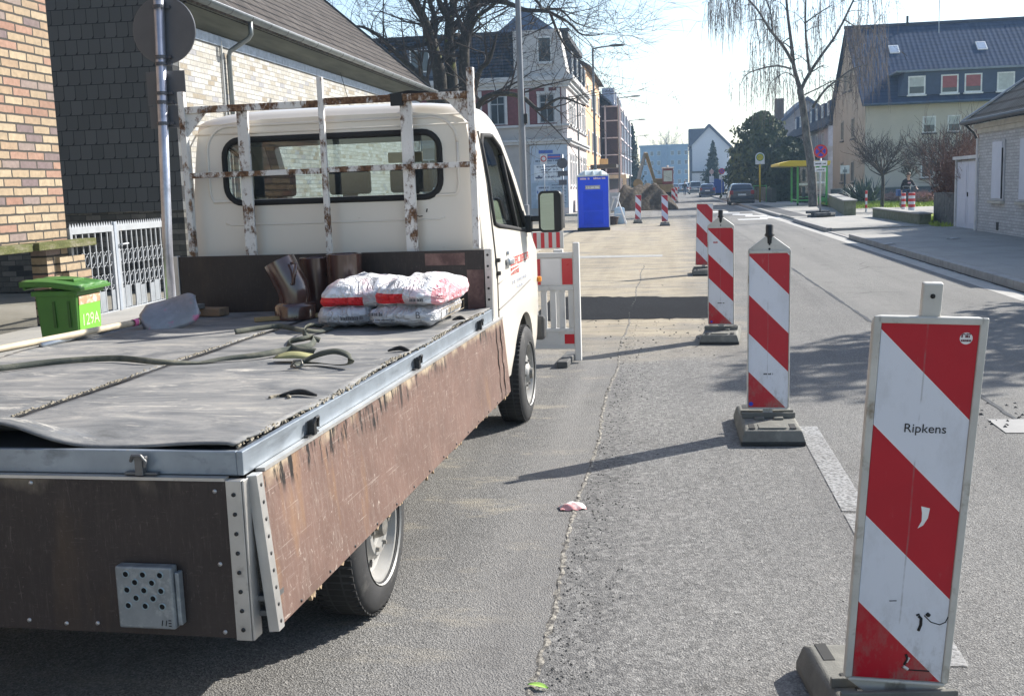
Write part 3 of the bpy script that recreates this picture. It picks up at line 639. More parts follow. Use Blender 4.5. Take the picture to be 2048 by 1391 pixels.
# door skin
def ufront(z): return 3.80 if z > .82 else 3.55-math.sqrt(max(.002, .50**2-(z-.36)**2)) if z < .80 else 3.55
def door(s):
    def fn(a, b):
        z = .43+(1.40-.43)*b; zz = z; uf = 3.76 if z > .87 else (3.55-math.sqrt(max(0, .51**2-(z-.36)**2)) if z <= .862 else 3.6)
        u = 2.60+(uf-2.60)*a
        if b == 1: zz = z - .075*a
        return (s*(vside(u, zz)+.006), u, zz)
    d = MB().grid(fn, 14, 24).build('door', CREAM, TRUCK, smooth=True)
    seam = [on_side(2.575, 1.98, .003), on_side(2.585, 1.6, .003), on_side(2.59, 1.2, .003), on_side(2.59, .42, .003)]
    mb = MB(); mb.tube([(s*p.x, p.y, p.z) for p in seam], .006, 5); mb.tube([(s*(vside(u, z)+.006), u, z) for u, z in ((2.6, .90), (3.0, .925), (3.4, .955), (3.76, .985))], .005, 5); mb.build('door_seam', mat('seam_grey', (.12, .115, .11), .7), d)
    mb = MB(); mb.tube([(s*(vside(u, z)+.008), u, z) for u, z in ((2.61, 1.06), (3.1, 1.10), (3.76, 1.13))], .005, 5); mb.build('door_crease', CREAM, d, smooth='all')
    mb = MB(); mb.box(-.0, .035, 2.86, 3.0, 1.15, 1.195, Matrix.Translation((.972, 0, 0))) if s > 0 else mb.box(-1.0, -.965, 2.86, 3.0, 1.15, 1.195)
    h = mb.build('door_handle', GALV, d, bevel=.012); h.data.polygons.foreach_set('use_smooth', [True]*len(h.data.polygons))
    mb = MB(); mb.lathe([(0, .014), (.012, .012), (.014, 0)], 'x', (s*.972, 2.93, 1.225), 10); mb.build('door_lock', GALV, d)
    if s > 0:
        mb = MB(); mb.box(.965, .99, 2.585, 2.625, 1.19, 1.215); mb.box(.965, .99, 2.585, 2.625, 1.11, 1.135); mb.build('door_hinge', BLACK, d, bevel=.004)
        fn2 = lambda u, z: (vside(u, z)+.0085, u, z)
        def big(mb, u0, u1, z, h, sd):
            r = random.Random(sd); u = u0
            while u < u1-.05:
                w = r.uniform(.045, .075); k = r.choice((0, 1, 2))
                for a, b, c, d in ((u, u+.014, z, z+h),)+(((u+w-.014, u+w, z, z+h),) if k != 1 else ())+((u, u+w, z+h-.008, z+h),)+(((u, u+w, z, z+.008),) if k != 2 else ((u, u+w, z+h*.45, z+h*.6),)): mb.quad(fn2(a, c), fn2(b, c), fn2(b, d), fn2(a, d))
                u += w+.025
        mb = MB(); big(mb, 3.02, 3.70, 1.135, .052, 2); big(mb, 3.02, 3.34, 1.075, .045, 3); mb.build('door_lettering', mat('sign_red', (.55, .04, .04), .5), d)
        mb = MB(); big(mb, 3.06, 3.66, 1.015, .022, 4); big(mb, 3.22, 3.50, .97, .022, 5); mb.build('door_small_print', mat('print_grey', (.50, .53, .60), .5), d)
door(1); door(-1)
for s in (1, -1):
    mb = MB(); mb.box(s*.955 if s > 0 else -.985, .985 if s > 0 else -.955, 4.16, 4.2, .93, .97); mb.build('side_marker', mat('amber_lens', (.7, .25, .03), .3), TRUCK, bevel=.006)
    # quarter glass trim plate and mirror
    mb = MB(); mb.bm.faces.new([mb.bm.verts.new((s*(vside(u, z)+.008), u, z)) for u, z in ((3.74, 1.36), (3.60, 1.475), (3.70, 1.475), (3.83, 1.36), (3.80, 1.33))]); mb.build('mirror_base', BLACK, TRUCK)
    mb = MB(); mb.box(s*.95 if s > 0 else -1.09, 1.09 if s > 0 else -.95, 3.72, 3.76, 1.395, 1.435); mb.box(s*.95 if s > 0 else -1.09, 1.09 if s > 0 else -.95, 3.72, 3.76, 1.325, 1.345); mb.box(.95 if s > 0 else -1.0, 1.0 if s > 0 else -.95, 3.70, 3.79, 1.32, 1.44)
    MI = mb.build('mirror', BLACK, TRUCK, bevel=.006)
    q = rrect(s*1.135, 1.462, .082, .145, .035); mb = MB(); mb.prism([(x, 3.715, z) for x, z in q], (0, .085, 0)); mb.build('mirror_housing', BLACK, MI, bevel=.008)
    q = rrect(s*1.135, 1.462, .066, .128, .025); mb = MB(); mb.bm.faces.new([mb.bm.verts.new((x, 3.7135+.05*(x-s*1.135)*s, z)) for x, z in q]); mb.build('mirror_glass', mat('mirror_green_reflection', (.50, .60, .53), .02, 1., .5, .02), MI)  # green tint painted in for the reflection of a pale green building
mb = MB()   # interior
mb.box(-.74, .74, 2.50, 3.22, 1.965, 2.0); mb.tube([(-.70, 3.22, 1.98), (-.84, 3.9, 1.38)], .05, 6); mb.tube([(.70, 3.22, 1.98), (.84, 3.9, 1.38)], .05, 6); mb.box(-.84, -.80, 2.50, 2.58, 1.2, 2.03); mb.box(.80, .84, 2.50, 2.58, 1.2, 2.03); mb.build('headliner', mat('headliner_grey', (.16, .165, .17), .9), TRUCK); mb = MB()
mb.box(-.78, .78, 3.58, 3.92, .95, 1.30); mb.build('dashboard', mat('dash_grey', (.05, .05, .055), .7), TRUCK, bevel=.04)
SEAT = mat('seat_cloth', (.06, .063, .075), .9, vs=30)
for x, w in ((-.48, .25), (.22, .42)):
    mb = MB(); mb.box(x-w, x+w, 2.66, 2.80, .95, 1.60, taper=.93); mb.box(x-w, x+w, 2.7, 3.25, .82, .97); s_ = mb.build('seat', SEAT, TRUCK, bevel=.04)
    mb = MB()
    for hx in ((x,) if w < .3 else (x-.2, x+.2)): mb.box(hx-.13, hx+.13, 2.68, 2.77, 1.63, 1.78); mb.box(hx-.05, hx+.05, 2.7, 2.74, 1.58, 1.65)
    mb.build('headrest', SEAT, s_, bevel=.03)
mb = MB(); mb.lathe([(.185, -.012), (.2, 0), (.185, .012), (.17, 0), (.185, -.012)], 'z', (0, 0, 0), 24); mb.box(-.17, .17, -.02, .02, -.01, .005); w_ = mb.build('steering_wheel', BLACK, TRUCK, smooth='all'); w_.location = (-.42, 3.42, 1.33); w_.rotation_euler = (R(28), 0, 0)
mb = MB(); mb.box(.10, .34, 3.30, 3.32, 1.83, 1.90); mb.tube([(.22, 3.32, 1.88), (.22, 3.42, 1.95)], .008, 5); mb.build('rear_view_mirror', mat('mirror_back', (.32, .25, .18), .3, .6), TRUCK, bevel=.012)
mb = MB(); mb.box(-.93, .93, 4.63, 4.70, .42, .62); mb.build('front_bumper', mat('bumper_grey', (.07, .07, .07), .7), TRUCK, bevel=.03)
for s in (-1, 1):
    mb = MB(); mb.box(min(s*.55, s*.8), max(s*.55, s*.8), 4.58, 4.64, .78, .93); mb.build('headlight', glass('lamp_lens', (.9, .9, .9), .2), TRUCK, bevel=.02)
# ------------------------------------------------------------------ things lying on the truck bed (truck axes)
TM = Matrix.Translation(TRUCK.location) @ Matrix.Rotation(-.045, 4, 'Z')
def tloc(v, u, z): return TM @ Vector((v, u, z))
def bag(v, u, z, sx, sy, sz, rz, m, seed, label, droop=0., extra=None, grp='cement bags stacked on the truck bed'):
    t = thing('cement_bag', label, 'bag', tloc(v, u, z), -.045+rz, grp); r = random.Random(seed); ph = [r.uniform(0, 6.3) for _ in range(8)]
    def sp(c, p): return math.copysign(abs(c)**p, c)
    def fn(a, b):
        th = 2*math.pi*a; ph_ = -math.pi/2+math.pi*b; cx, sx_ = sp(math.cos(th), .42), sp(math.sin(th), .42); cz = sp(math.cos(ph_), .45); sz_ = sp(math.sin(ph_), .75)
        x, y, h = cx*cz*sx/2, sx_*cz*sy/2, sz_*sz/2
        ed = max(abs(x)/(sx/2), abs(y)/(sy/2)); h *= 1-.38*max(0, ed-.55)**1.5*1.6
        h += .008*math.sin(9*x/sx*3+ph[0])*math.sin(7*y/sy*2+ph[1]) + .005*math.sin(26*x+ph[2]+12*y)*(1 if h > 0 else .2)+.004*math.sin(44*y+ph[3]-20*x)
        h -= droop*(max(0, abs(x)/(sx/2)-.2))**2+droop*.7*(max(0, -y/(sy/2)-.3))**2
        wob = 1+.02*math.sin(5*th+ph[4])+.012*math.sin(23*h/sz+ph[5])
        return (x*wob, y*wob, max(h+sz/2, .001) if z < .96 else h+sz/2)
    b = MB().grid(fn, 64, 30).build('sack', m, t, smooth='all')
    return t, b
def bagmat(name, base, red=None, redz=None, wr=(.55, .56, .58)):
    t = NT(name); X, Y, Z = t.xyz(); c = t.mix(t.step(t.noise(9, 5, .7, dist=1), .35, .65), base, wr)
    if red: 
        c = t.mix(t.math('MULTIPLY', t.step(t.noise(11, 4, .6), .52, .60), .35), c, (.75, .38, .42))
        f = t.math('MULTIPLY', t.math('LESS_THAN', t.math('ABSOLUTE', t.math('SUBTRACT', X, red[0])), red[1]), t.math('LESS_THAN', t.math('ABSOLUTE', t.math('SUBTRACT', Z, red[2])), red[3]))
        f = t.math('MULTIPLY', f, t.math('LESS_THAN', Y, -.1)); c = t.mix(f, c, (.66, .012, .018))
        pk = t.math('MULTIPLY', t.math('GREATER_THAN', X, red[4]), t.step(t.noise(9, 3), .42, .5)); c = t.mix(t.math('MULTIPLY', pk, .75), c, (.72, .16, .2))
    rid = t.math('ABSOLUTE', t.math('SUBTRACT', t.noise(6, 4, .6, dist=1.8), .5)); w = t.math('ADD', t.math('MULTIPLY', t.math('MINIMUM', rid, .09), 7.), t.math('MULTIPLY', t.noise(26, 3, .6, dist=1), .3))
    return t.finish(c, .42, 0, .5, w, .9, .018)
GB = bagmat('grey_paper_sack', (.50, .51, .54)); WB1 = bagmat('white_sack_red_band', (.84, .83, .83), (-.09, .12, .035, .024, 9)); WB2 = bagmat('white_sack_red_stripe', (.85, .84, .84), (-.09, .085, .045, .026, .135))
INK = mat('ink_grey', (.10, .10, .11), .6)
t, b = bag(.365, 1.66, .945, .31, .50, .12, .10, GB, 3, 'small crumpled grey cement bag, bottom left of the stack on the bed')
mb = MB(); marks(mb, .0, .12, .045, .022, lambda u, v: (u-.01, -.256, v), seed=9); mb.build('print', INK, t)
t, b = bag(.705, 1.70, .945, .385, .70, .125, .0, GB, 5, 'squared grey cement bag with printed B, bottom right of the stack on the bed')
mb = MB(); marks(mb, -.15, -.08, .072, .02, lambda u, v: (u, -.356, v), seed=12); marks(mb, -.15, -.02, .035, .008, lambda u, v: (u, -.357, v), seed=13); marks(mb, -.15, -.02, .048, .008, lambda u, v: (u, -.357, v), seed=14); mb.build('print', INK, t)
text('printed_letter', 'B', .05, INK, t, Matrix.Translation((.105, -.356, .072)) @ Matrix.Rotation(R(90), 4, 'X'))
mb = MB(); mb.tube([(.196, -.24, .04), (.198, -.24, .09), (.198, .27, .09), (.196, .27, .04), (.196, -.24, .04)], .002, 4); marks(mb, -.1, .2, .055, .03, lambda u, v: (.199, u, v), seed=15); mb.build('side_print', mat('ink_brown', (.22, .18, .12), .7), t)
bag(.425, 1.74, 1.045, .44, .60, .145, .12, WB1, 8, 'bulging white plastic cement bag with a red band, upper left of the stack', .05)
t, b = bag(.745, 1.72, 1.055, .385, .70, .135, -.03, WB2, 11, 'white plastic cement bag with red stripe and pink edge, upper right of the stack', .035)
mb = MB(); marks(mb, .03, .10, .03, .02, lambda u, v: (u, -.354, v), seed=16); mb.build('print', INK, t)
# glazed clay pipes
CLAY = mat('glazed_clay', (.075, .034, .026), .16, 0, .6, .25, 6, blots=(((.03, .016, .014), 5, .5, .7),), coat=.8)
def pipe_prof(r, L, th=.018): return [(r-th, 0), (r, 0), (r, L), (r-.004, L+.004), (r-th+.004, L+.004), (r-th, L), (r-th, .01)]
t = thing('clay_pipe', 'upright brown clay pipe standing behind the white bags', 'pipe', tloc(.165, 2.12, .945), -.045, 'clay pipes against the bulkhead')
MB().lathe(pipe_prof(.102, .345), n=40).build('pipe_body', CLAY, t, smooth=True)
t = thing('clay_pipe', 'upright brown clay pipe half hidden behind the leaning pipe with collar', 'pipe', tloc(-.03, 2.17, .945), -.045, 'clay pipes against the bulkhead')
MB().lathe(pipe_prof(.092, .325), n=40).build('pipe_body', CLAY, t, smooth=True)
t = thing('pipe_bend', 'glossy brown clay pipe bend with collar, leaning left and reflecting the sky', 'pipe', tloc(-.07, 1.92, .945), -.045)
mb = MB(); mb.lathe([(.085, 0), (.118, 0), (.118, .072), (.112, .082), (.092, .092), (.092, .1)], n=40); mb.build('socket', CLAY, t, smooth=True)
mb = MB(); path = [(0, 0, .08), (0, 0, .13), (-.012, 0, .18), (-.04, 0, .24), (-.075, 0, .31), (-.082, 0, .325)]; mb.tube(path, [.092]*6, 40, cap=False); mb.tube(path[::-1], [.078]*6, 40, cap=False); mb.build('pipe_body', CLAY, t, smooth='all')
mb = MB(); mb.tube([(.02, -.07, .315), (.055, -.085, .315), (.03, -.085, .20), (.0, -.07, .2)], .01, 6); mb.build('rim_lip', CLAY, t, smooth='all')
# timber offcuts
WOOD = mat('offcut_wood', (.22, .15, .095), .85, var=.3, vs=25, stretch=(.15, 1, 1)); 
t = thing('timber_offcut', 'short grey brown timber offcut lying by the bulkhead behind the shovel', 'timber', tloc(-.72, 2.12, .945), -.2)
MB().box(-.13, .13, -.05, .05, 0, .045).build('board', WOOD, t, bevel=.003); MB().box(-.10, .02, -.12, -.03, .046, .075).build('batten', mat('grey_wood', (.16, .15, .135), .9, vs=20), t, bevel=.003)
t = thing('timber_batten', 'long thin yellowish timber batten lying under the pipes', 'timber', tloc(-.02, 1.90, .9465), R(28))
MB().box(-.27, .25, -.018, .018, 0, .022).build('batten', mat('yellow_wood', (.33, .23, .11), .8, vs=22), t, bevel=.002)
# shovel
SH = thing('shovel', 'aluminium shovel with pink paint flecks and long wooden handle lying on the bed', 'shovel', tloc(-.80, 1.50, .985), -.045)
def shl(a, b):
    x = (a-.5)*.22*(1-.12*abs(2*b-1)**4); y = b*.31
    if b < .12: x *= .55+.45*b/.12
    if b > .85: x *= 1-.35*((b-.85)/.15)**2
    return (x, y, .035*(2*a-1)**2+.03*math.sin(b*2.2)-.01)
bl = MB().grid(shl, 12, 16).build('blade', mat('shovel_alloy', (.27, .27, .285), .5, .5, .5, .25, 9, blots=(((.50, .16, .26), 9, .58, .66), ((.16, .16, .17), 4, .5, .7), ((.25, .25, .26), 14, .55, .7))), SH, smooth='all', solid=.003)
lx = Vector((.90, .34, .30)).normalized(); wx = Vector((-.22, .62, .75)); wx = (wx-lx*wx.dot(lx)).normalized(); nx = wx.cross(lx)
bm_ = Matrix((wx, lx, nx)).transposed().to_4x4(); bm_.translation = Vector((.005, .0, .015)); bl.matrix_local = bm_
mb = MB(); mb.tube([(-.02, .01, .0), (.10, .075, .035), (.17, .115, .075)], [.018, .012, .004], 8); mb.build('socket', mat('socket_grey', (.3, .3, .31), .5, .5), SH, smooth='all')
mb = MB(); mb.tube([(-.40, -1.55, -.035), (-.25, -.90, -.02), (-.1, -.36, -.008), (0, .0, .0)], .0175, 10); mb.build('handle', mat('handle_wood', (.55, .46, .33), .6, var=.25, vs=3, stretch=(3, 3, 1), blots=(((.16, .15, .14), 5, .60, .66), )), SH, smooth='all')
mb = MB(); mb.lathe([(.0185, -.03), (.0195, -.03), (.0195, .03), (.0185, .03)], 'y', (-.008, -.03, 0), 12); mb.build('paint_band', mat('pink_paint', (.55, .12, .25), .6), SH)
t = thing('steel_tube', 'grey steel tube lying behind the shovel handle at the edge of the bed', 'tube', tloc(-.93, 1.25, .955), R(2))
MB().tube([(-.05, -.42, 0), (.02, .42, 0)], .014, 10).build('tube_body', GALV, t, smooth='all')
# webbing straps
WEB = mat('dirty_webbing', (.065, .072, .060), .9, var=.35, vs=9, bump=.5, bs=220, blots=(((.17, .165, .125), 5, .5, .7),))
def bedp(x, y, z=.95): 
    a, b = TM.inverted(), ray(x, y); o = a @ Vector((0, 0, EYE)); d = a.to_3x3() @ b; t_ = (z-o.z)/d.z; return o+d*t_
def webbing(par, name, pts, w=.027):       # pts: (px, py, z, tilt) tilt 0 = lying flat, 1 = on edge
    P = [(bedp(x, y, z), tl) for x, y, z, tl in pts]; dn = []
    for i in range(len(P)-1):
        for k in range(8):
            f = k/8; g = f*f*(3-2*f) if False else f
            p0 = P[max(i-1, 0)][0]; p1, p2 = P[i][0], P[i+1][0]; p3 = P[min(i+2, len(P)-1)][0]
            q = .5*((2*p1)+(p2-p0)*g+(2*p0-5*p1+4*p2-p3)*g*g+(3*p1-p0-3*p2+p3)*g**3); dn.append((q, P[i][1]*(1-f)+P[i+1][1]*f))
    dn.append(P[-1]); path = []
    for i, (q, tl) in enumerate(dn):
        d = dn[min(i+1, len(dn)-1)][0]-dn[max(i-1, 0)][0]; d.z = 0; d = d.normalized() if d.length > 1e-6 else Vector((1, 0, 0))
        side = Vector((-d.y, d.x, 0)); a = tl*math.pi/2
        wv = (side*math.cos(a)+Vector((0, 0, 1))*math.sin(a))*w; path.append((q+Vector((0, 0, abs(math.sin(a))*w/2)), wv))
    o = MB().strip(path, w).build(name, WEB, par, smooth=True, solid=.0025); return o
t = thing('lashing_strap', 'dirty grey green lashing strap snaking across the mats to a tangled loop', 'strap', TRUCK.location, -.045)
webbing(t, 'webbing', [(-120, 752, .946, .55), (0, 742, .946, .75), (120, 728, .947, .8), (230, 722, .947, .85), (320, 728, .947, .5), (395, 726, .948, .1), (450, 720, .948, .35), (520, 714, .95, .6), (585, 702, .955, .7), (622, 694, .96, .6), (628, 680, .965, .7), (604, 683, .97, .8), (576, 690, .965, .75), (590, 702, .96, .6), (630, 706, .96, .5)])
webbing(t, 'webbing', [(592, 735, .947, .35), (608, 726, .955, .5), (640, 713, .985, .62), (672, 707, 1.0, .5), (698, 714, .99, .25), (700, 727, .962, .1), (676, 731, .95, .15), (640, 728, .948, .2), (604, 728, .948, .3)])
webbing(t, 'webbing', [(470, 668, .947, .8), (520, 661, .948, .9), (560, 657, .95, .8), (600, 663, .955, .5), (640, 664, .95, .3), (665, 655, .948, .2)])
webbing(t, 'webbing', [(645, 655, .95, .3), (618, 655, .975, .6), (607, 668, .985, .8), (622, 680, .96, .7), (640, 684, .952, .5)])
mb = MB(); q = bedp(596, 733, .955); mb.tube([q+Vector(p) for p in ((-.03, 0, 0), (-.02, .012, .022), (.01, .012, .024), (.022, 0, .004), (.0, -.012, .0), (-.03, 0, 0))], .005, 6); mb.build('buckle', mat('buckle_steel', (.2, .19, .17), .4, .8), t, smooth='all')
mb = MB(); q = bedp(590, 718, .952); r = random.Random(8); mb.grid(lambda a, b: q+Vector(((a-.5)*.16+.01*math.sin(b*9), (b-.5)*.09, .012+.02*math.sin(a*3.1)*math.sin(b*3.1))), 10, 6); mb.build('knot', mat('webbing_yellow', (.26, .25, .12), .9, vs=12), t, smooth='all', solid=.004)
# ------------------------------------------------------------------ guide beacons
def stripes(name, red=(.46, .006, .020), white=(.66, .68, .73), dirt=.5, per=.5, ph=.14, rough=.38):
    t = NT(name); X, Y, Z = t.xyz(); s = t.math('DIVIDE', t.math('ADD', t.math('ADD', Z, X), ph), per); f = t.math('SUBTRACT', s, t.math('FLOOR', s))
    red_m = t.math('LESS_THAN', f, .5); e = t.math('MULTIPLY', t.math('MINIMUM', t.math('ABSOLUTE', t.math('SUBTRACT', f, .5)), t.math('MINIMUM', f, t.math('SUBTRACT', 1., f))), per)
    wh = t.mix(t.math('MULTIPLY', t.step(t.noise(7, 6, .7, stretch=(1, 1, .5)), .52, .75), dirt), white, (.40, .40, .40))
    rd = t.mix(t.step(t.noise(4, 4), .3, .8), red, tuple(x*.82 for x in red)); rd = t.mix(t.math('MULTIPLY', t.step(t.noise(13, 5, .7, stretch=(2, 1, .6)), .64, .7), .35), rd, (.42, .12, .12))
    c = t.mix(red_m, wh, rd); c = t.mix(t.math('MULTIPLY', t.math('LESS_THAN', e, .0022), t.math('SUBTRACT', 1., red_m)), c, (.80, .78, .76))
    sc = t.math('MULTIPLY', t.step(t.noise(3, 6, .8, stretch=(5, 1, .8), dist=3), .69, .70), dirt)
    c = t.mix(sc, c, (.10, .095, .09)); mid = t.math('MULTIPLY', t.math('LESS_THAN', t.math('ABSOLUTE', t.math('ADD', X, t.math('MULTIPLY', t.noise(3, 3), .012))), .0022), t.step(t.noise(9, 3), .45, .55))
    c = t.mix(t.math('MULTIPLY', mid, .4*(dirt > .3)), c, (.2, .19, .18))
    mud = t.math('MULTIPLY', t.step(t.noise(18, 6, .75, stretch=(1, 1, .5)), .48, .62), t.step(t.math('MULTIPLY', Z, -1.), -.30, .02)); c = t.mix(t.math('MULTIPLY', mud, .55), c, (.20, .18, .15))
    return t.finish(c, rough, 0, .5, t.noise(60, 3), .08, .002)
BST = stripes('beacon_stripes'); BST1 = stripes('tall_beacon_stripes', per=.545, ph=.15)
BFR = mat('beacon_frame', (.50, .485, .44), .5, 0, .4, .15, 8, blots=(((.24, .20, .15), 9, .56, .72), ((.03, .03, .03), 21, .70, .73)))
BASEM = mat('recycled_foot', (.155, .152, .135), .85, 0, .25, .25, 7, bump=.5, bs=120, blots=(((.12, .115, .105), 11, .55, .7), ((.26, .25, .215), 5, .56, .72)))
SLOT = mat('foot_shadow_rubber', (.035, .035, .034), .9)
def foot(par, w=.39, l=.80, h=.105):
    mb = MB(); hw, hl = w/2, l/2
    p = [(-hw, -hl, .02), (hw, -hl, .02), (hw, hl, .02), (-hw, hl, .02)]
    v0 = [mb.bm.verts.new((x*1.0, y*1.0, 0)) for x, y, z in p]; v1 = [mb.bm.verts.new((x, y, .03)) for x, y, z in p]; v2 = [mb.bm.verts.new((x*.90, y*(.955), h-.012)) for x, y, z in p]; v3 = [mb.bm.verts.new((x*.82, y*.86, h)) for x, y, z in p]
    for a, b in ((v0, v1), (v1, v2), (v2, v3)):
        for i in range(4): mb.bm.faces.new((a[i], a[(i+1) % 4], b[(i+1) % 4], b[i]))
    mb.bm.faces.new(v3); mb.bm.faces.new(v0[::-1])
    B = mb.build('foot', BASEM, par, bevel=.006)
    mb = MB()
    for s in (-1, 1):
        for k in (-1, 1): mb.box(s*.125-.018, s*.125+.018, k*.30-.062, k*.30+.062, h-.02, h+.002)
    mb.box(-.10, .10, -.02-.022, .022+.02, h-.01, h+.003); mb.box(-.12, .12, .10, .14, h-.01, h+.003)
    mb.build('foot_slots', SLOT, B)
    mb = MB()
    for s in (-1, 1): mb.box(s*.06-.03, s*.06+.03, -.12, -.075, h, h+.014)
    mb.box(-.17, .17, -.062, -.045, h, h+.035); mb.box(-.17, .17, .045, .062, h, h+.03); mb.box(-.085, .085, -.36, -.25, h-.003, h+.004)
    mb.build('foot_ribs', BASEM, B, bevel=.004)
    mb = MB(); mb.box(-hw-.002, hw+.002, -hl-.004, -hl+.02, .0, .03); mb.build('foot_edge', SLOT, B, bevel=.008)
    return B
def frame_mesh(w, h, top, d=.028):
    hw = w/2; mb = MB(); r_ = .022
    if top == 'gable': out = [(-hw, 0), (hw, 0), (hw, h), (hw-.004, h+.012), (.028, h+.088), (-.028, h+.088), (-hw+.004, h+.012), (-hw, h)]
    elif top == 'round': out = [(-.05, -.075), (.05, -.075), (hw, 0)]+[(hw-r_+r_*math.cos(R(a)), h-r_+r_*math.sin(R(a))) for a in (0, 22, 45, 67, 90)]+[(-hw+r_+r_*math.cos(R(a)), h-r_+r_*math.sin(R(a))) for a in (90, 112, 135, 157, 180)]+[(-hw, 0)]
    else: out = [(-hw, 0), (hw, 0), (hw, h), (-hw, h)]
    mb.prism([(x, -d/2, z) for x, z in out], (0, d, 0)); return mb
def beacon(label, loc, rz=0, lean=0, side=0, top='gable', w=.268, lamp=True, ftrz=0., hh=1.0):
    t = thing('guide_beacon', label, 'beacon', loc, rz, 'red and white guide beacons along the lane'); F = foot(t); F.rotation_euler.z = ftrz
    P = Matrix.Translation((0, 0, .09)) @ Euler((lean, side, 0)).to_matrix().to_4x4() @ Matrix.Translation((0, 0, .07))
    fr = frame_mesh(w, hh+.024, top).build('frame', BFR, t, bevel=.005); fr.matrix_local = P
    mb = MB(); pw = .25 if top != 'flat' else w-.012; mb.box(-pw/2, pw/2, -.0185, -.0125, .0, hh); 
    rimw = MB()
    for x0, x1, z0, z1 in ((-w/2, -pw/2-.001, .0, hh+.022), (pw/2+.001, w/2, .0, hh+.022), (-w/2+.01, w/2-.01, hh+.002, hh+.022), (-w/2+.01, w/2-.01, -.012, -.001)): rimw.box(x0, x1, -.023, -.0135, z0, z1)
    if top != 'flat': o = rimw.build('frame_rim', BFR, t, bevel=.004); o.matrix_local = P @ Matrix.Translation((0, 0, .006))
    pn = mb.build('striped_panel', BST, t); pn.matrix_local = P @ Matrix.Translation((0, 0, .008))
    mb = MB(); mb.box(-.03, .03, -.014, .014, -.1, 0.); o = mb.build('frame_stem', BFR, t); o.matrix_local = P
    if lamp:
        mb = MB(); mb.lathe([(0, hh+.19), (.020, hh+.19), (.024, hh+.182), (.024, hh+.135), (.028, hh+.13), (.028, hh+.118), (.021, hh+.112), (.019, hh+.07), (0, hh+.07)], 'z', n=14); mb.box(-.030, .030, -.006, .006, hh+.118, hh+.126)
        o = mb.build('lamp_stub', BLACK, t, smooth=True); o.matrix_local = P
        mb = MB(); mb.lathe([(0, -.0165), (.007, -.016), (.008, -.013)], 'y', (0, 0, hh+.066), 8); mb.lathe([(0, -.0165), (.007, -.016), (.008, -.013)], 'y', (0, 0, hh+.035), 8); o = mb.build('bolts', BLACK, t); o.matrix_local = P
    return t, P, pn
INKB = mat('ink_black', (.015, .015, .016), .5)
RX = Matrix.Rotation(R(90), 4, 'X')
def small_text(pn, z, s, txt=None, seed=3):
    mb = MB(); marks(mb, -s/2, s/2, z, .012, lambda u, v: (u, -.0192, v), seed=seed); mb.build('maker_mark', INKB, pn)
# nearest: no lamp, steel stub on top, leaning towards the kerb
b1, P1, pn1 = beacon('nearest and tallest looking beacon, leaning, with Ripkens printed on its white band', (.6496, 3.174, 0), -.008, .134, .040, 'round', .2945, False, R(7), 1.082)
pn1.data.materials[0] = BST1
text('lettering', 'Ripkens', .036, INKB, pn1, Matrix.Translation((.012, -.0192, .785)) @ RX)
def disc(par, name, x, z, r_, m, y=-.0192): mb = MB(); mb.lathe([(0, y), (r_, y)], 'y', (x, 0, z), 18); return mb.build(name, m, par)
stk = disc(pn1, 'sticker', .094, 1.045, .0165, mat('sticker_white', (.72, .72, .70), .5))
mb = MB(); marks(mb, .081, .107, 1.047, .009, lambda u, v: (u, -.0196, v), seed=5); marks(mb, .081, .107, 1.036, .007, lambda u, v: (u, -.0196, v), seed=6); marks(mb, .083, .105, 1.055, .005, lambda u, v: (u, -.0196, v), seed=7); mb.build('sticker_print', mat('sticker_ink', (.12, .02, .03), .5), stk)
mb = MB()
mb.bm.faces.new([mb.bm.verts.new((x, -.0191, z)) for x, z in ((.022, .555), (.046, .55), (.043, .52), (.032, .497), (.018, .487), (.027, .51), (.026, .535))]); mb.build('torn_foil', mat('foil_white', (.74, .74, .72), .5), pn1)
mb = MB()   # black scrapes low on the panel
for pts, rr in ((((.06, .215), (.08, .195), (.105, .188), (.12, .197), (.126, .215)), .0016), (((.045, .212), (.052, .205), (.053, .185), (.048, .165)), .0045), (((.066, .222), (.074, .215)), .006), (((.038, .214), (.047, .218)), .003), (((-.04, .255), (-.02, .257)), .0015), (((.02, .085), (.026, .07), (.018, .05)), .004), (((.012, .042), (.03, .034), (.09, .034)), .0022)):
    mb.tube([(x, -.0188, z) for x, z in pts], rr, 5)
mb.build('scrape_marks', mat('scrape_black', (.02, .019, .018), .8), pn1)
mb = MB(); mb.tube([(.016, -.0188, .045), (.03, -.0188, .036)], .005, 5); mb.tube([(.03, -.0188, .075), (.024, -.0188, .06)], .004, 5); mb.build('bare_scrape', mat('scrape_pale', (.6, .58, .55), .6), pn1)
mb = MB(); mb.box(-.026, .026, -.013, .013, 1.09, 1.20); o = mb.build('lamp_peg', BFR, b1, bevel=.005); o.matrix_local = P1
mb = MB(); mb.lathe([(0, -.0145), (.007, -.0142)], 'y', (0, 0, 1.165), 8); o = mb.build('peg_hole', INKB, b1); o.matrix_local = P1
b2, P2, pn2 = beacon('second beacon from the front, upright, black lamp stub and blue dot in its lower corner', (.637, 7.112, 0), 0, .01, .009)
small_text(pn2, .215, .06); disc(pn2, 'sticker', -.108, .022, .014, mat('sticker_blue', (.03, .06, .5), .5))
b3, P3, pn3 = beacon('third beacon from the front, black lamp stub, tiny print, overlapping a taller flat one behind', (.5516, 11.43, 0), -.1, .10, .006)
small_text(pn3, .215, .07, seed=4); disc(pn3, 'sticker', -.098, .022, .012, mat('sticker_blue', (.03, .06, .5), .5)); mb = MB(); marks(mb, -.075, -.03, .845, .02, lambda u, v: (u, -.0192, v), seed=9); mb.build('red_mark', mat('mark_red', (.4, .02, .03), .6), pn3)
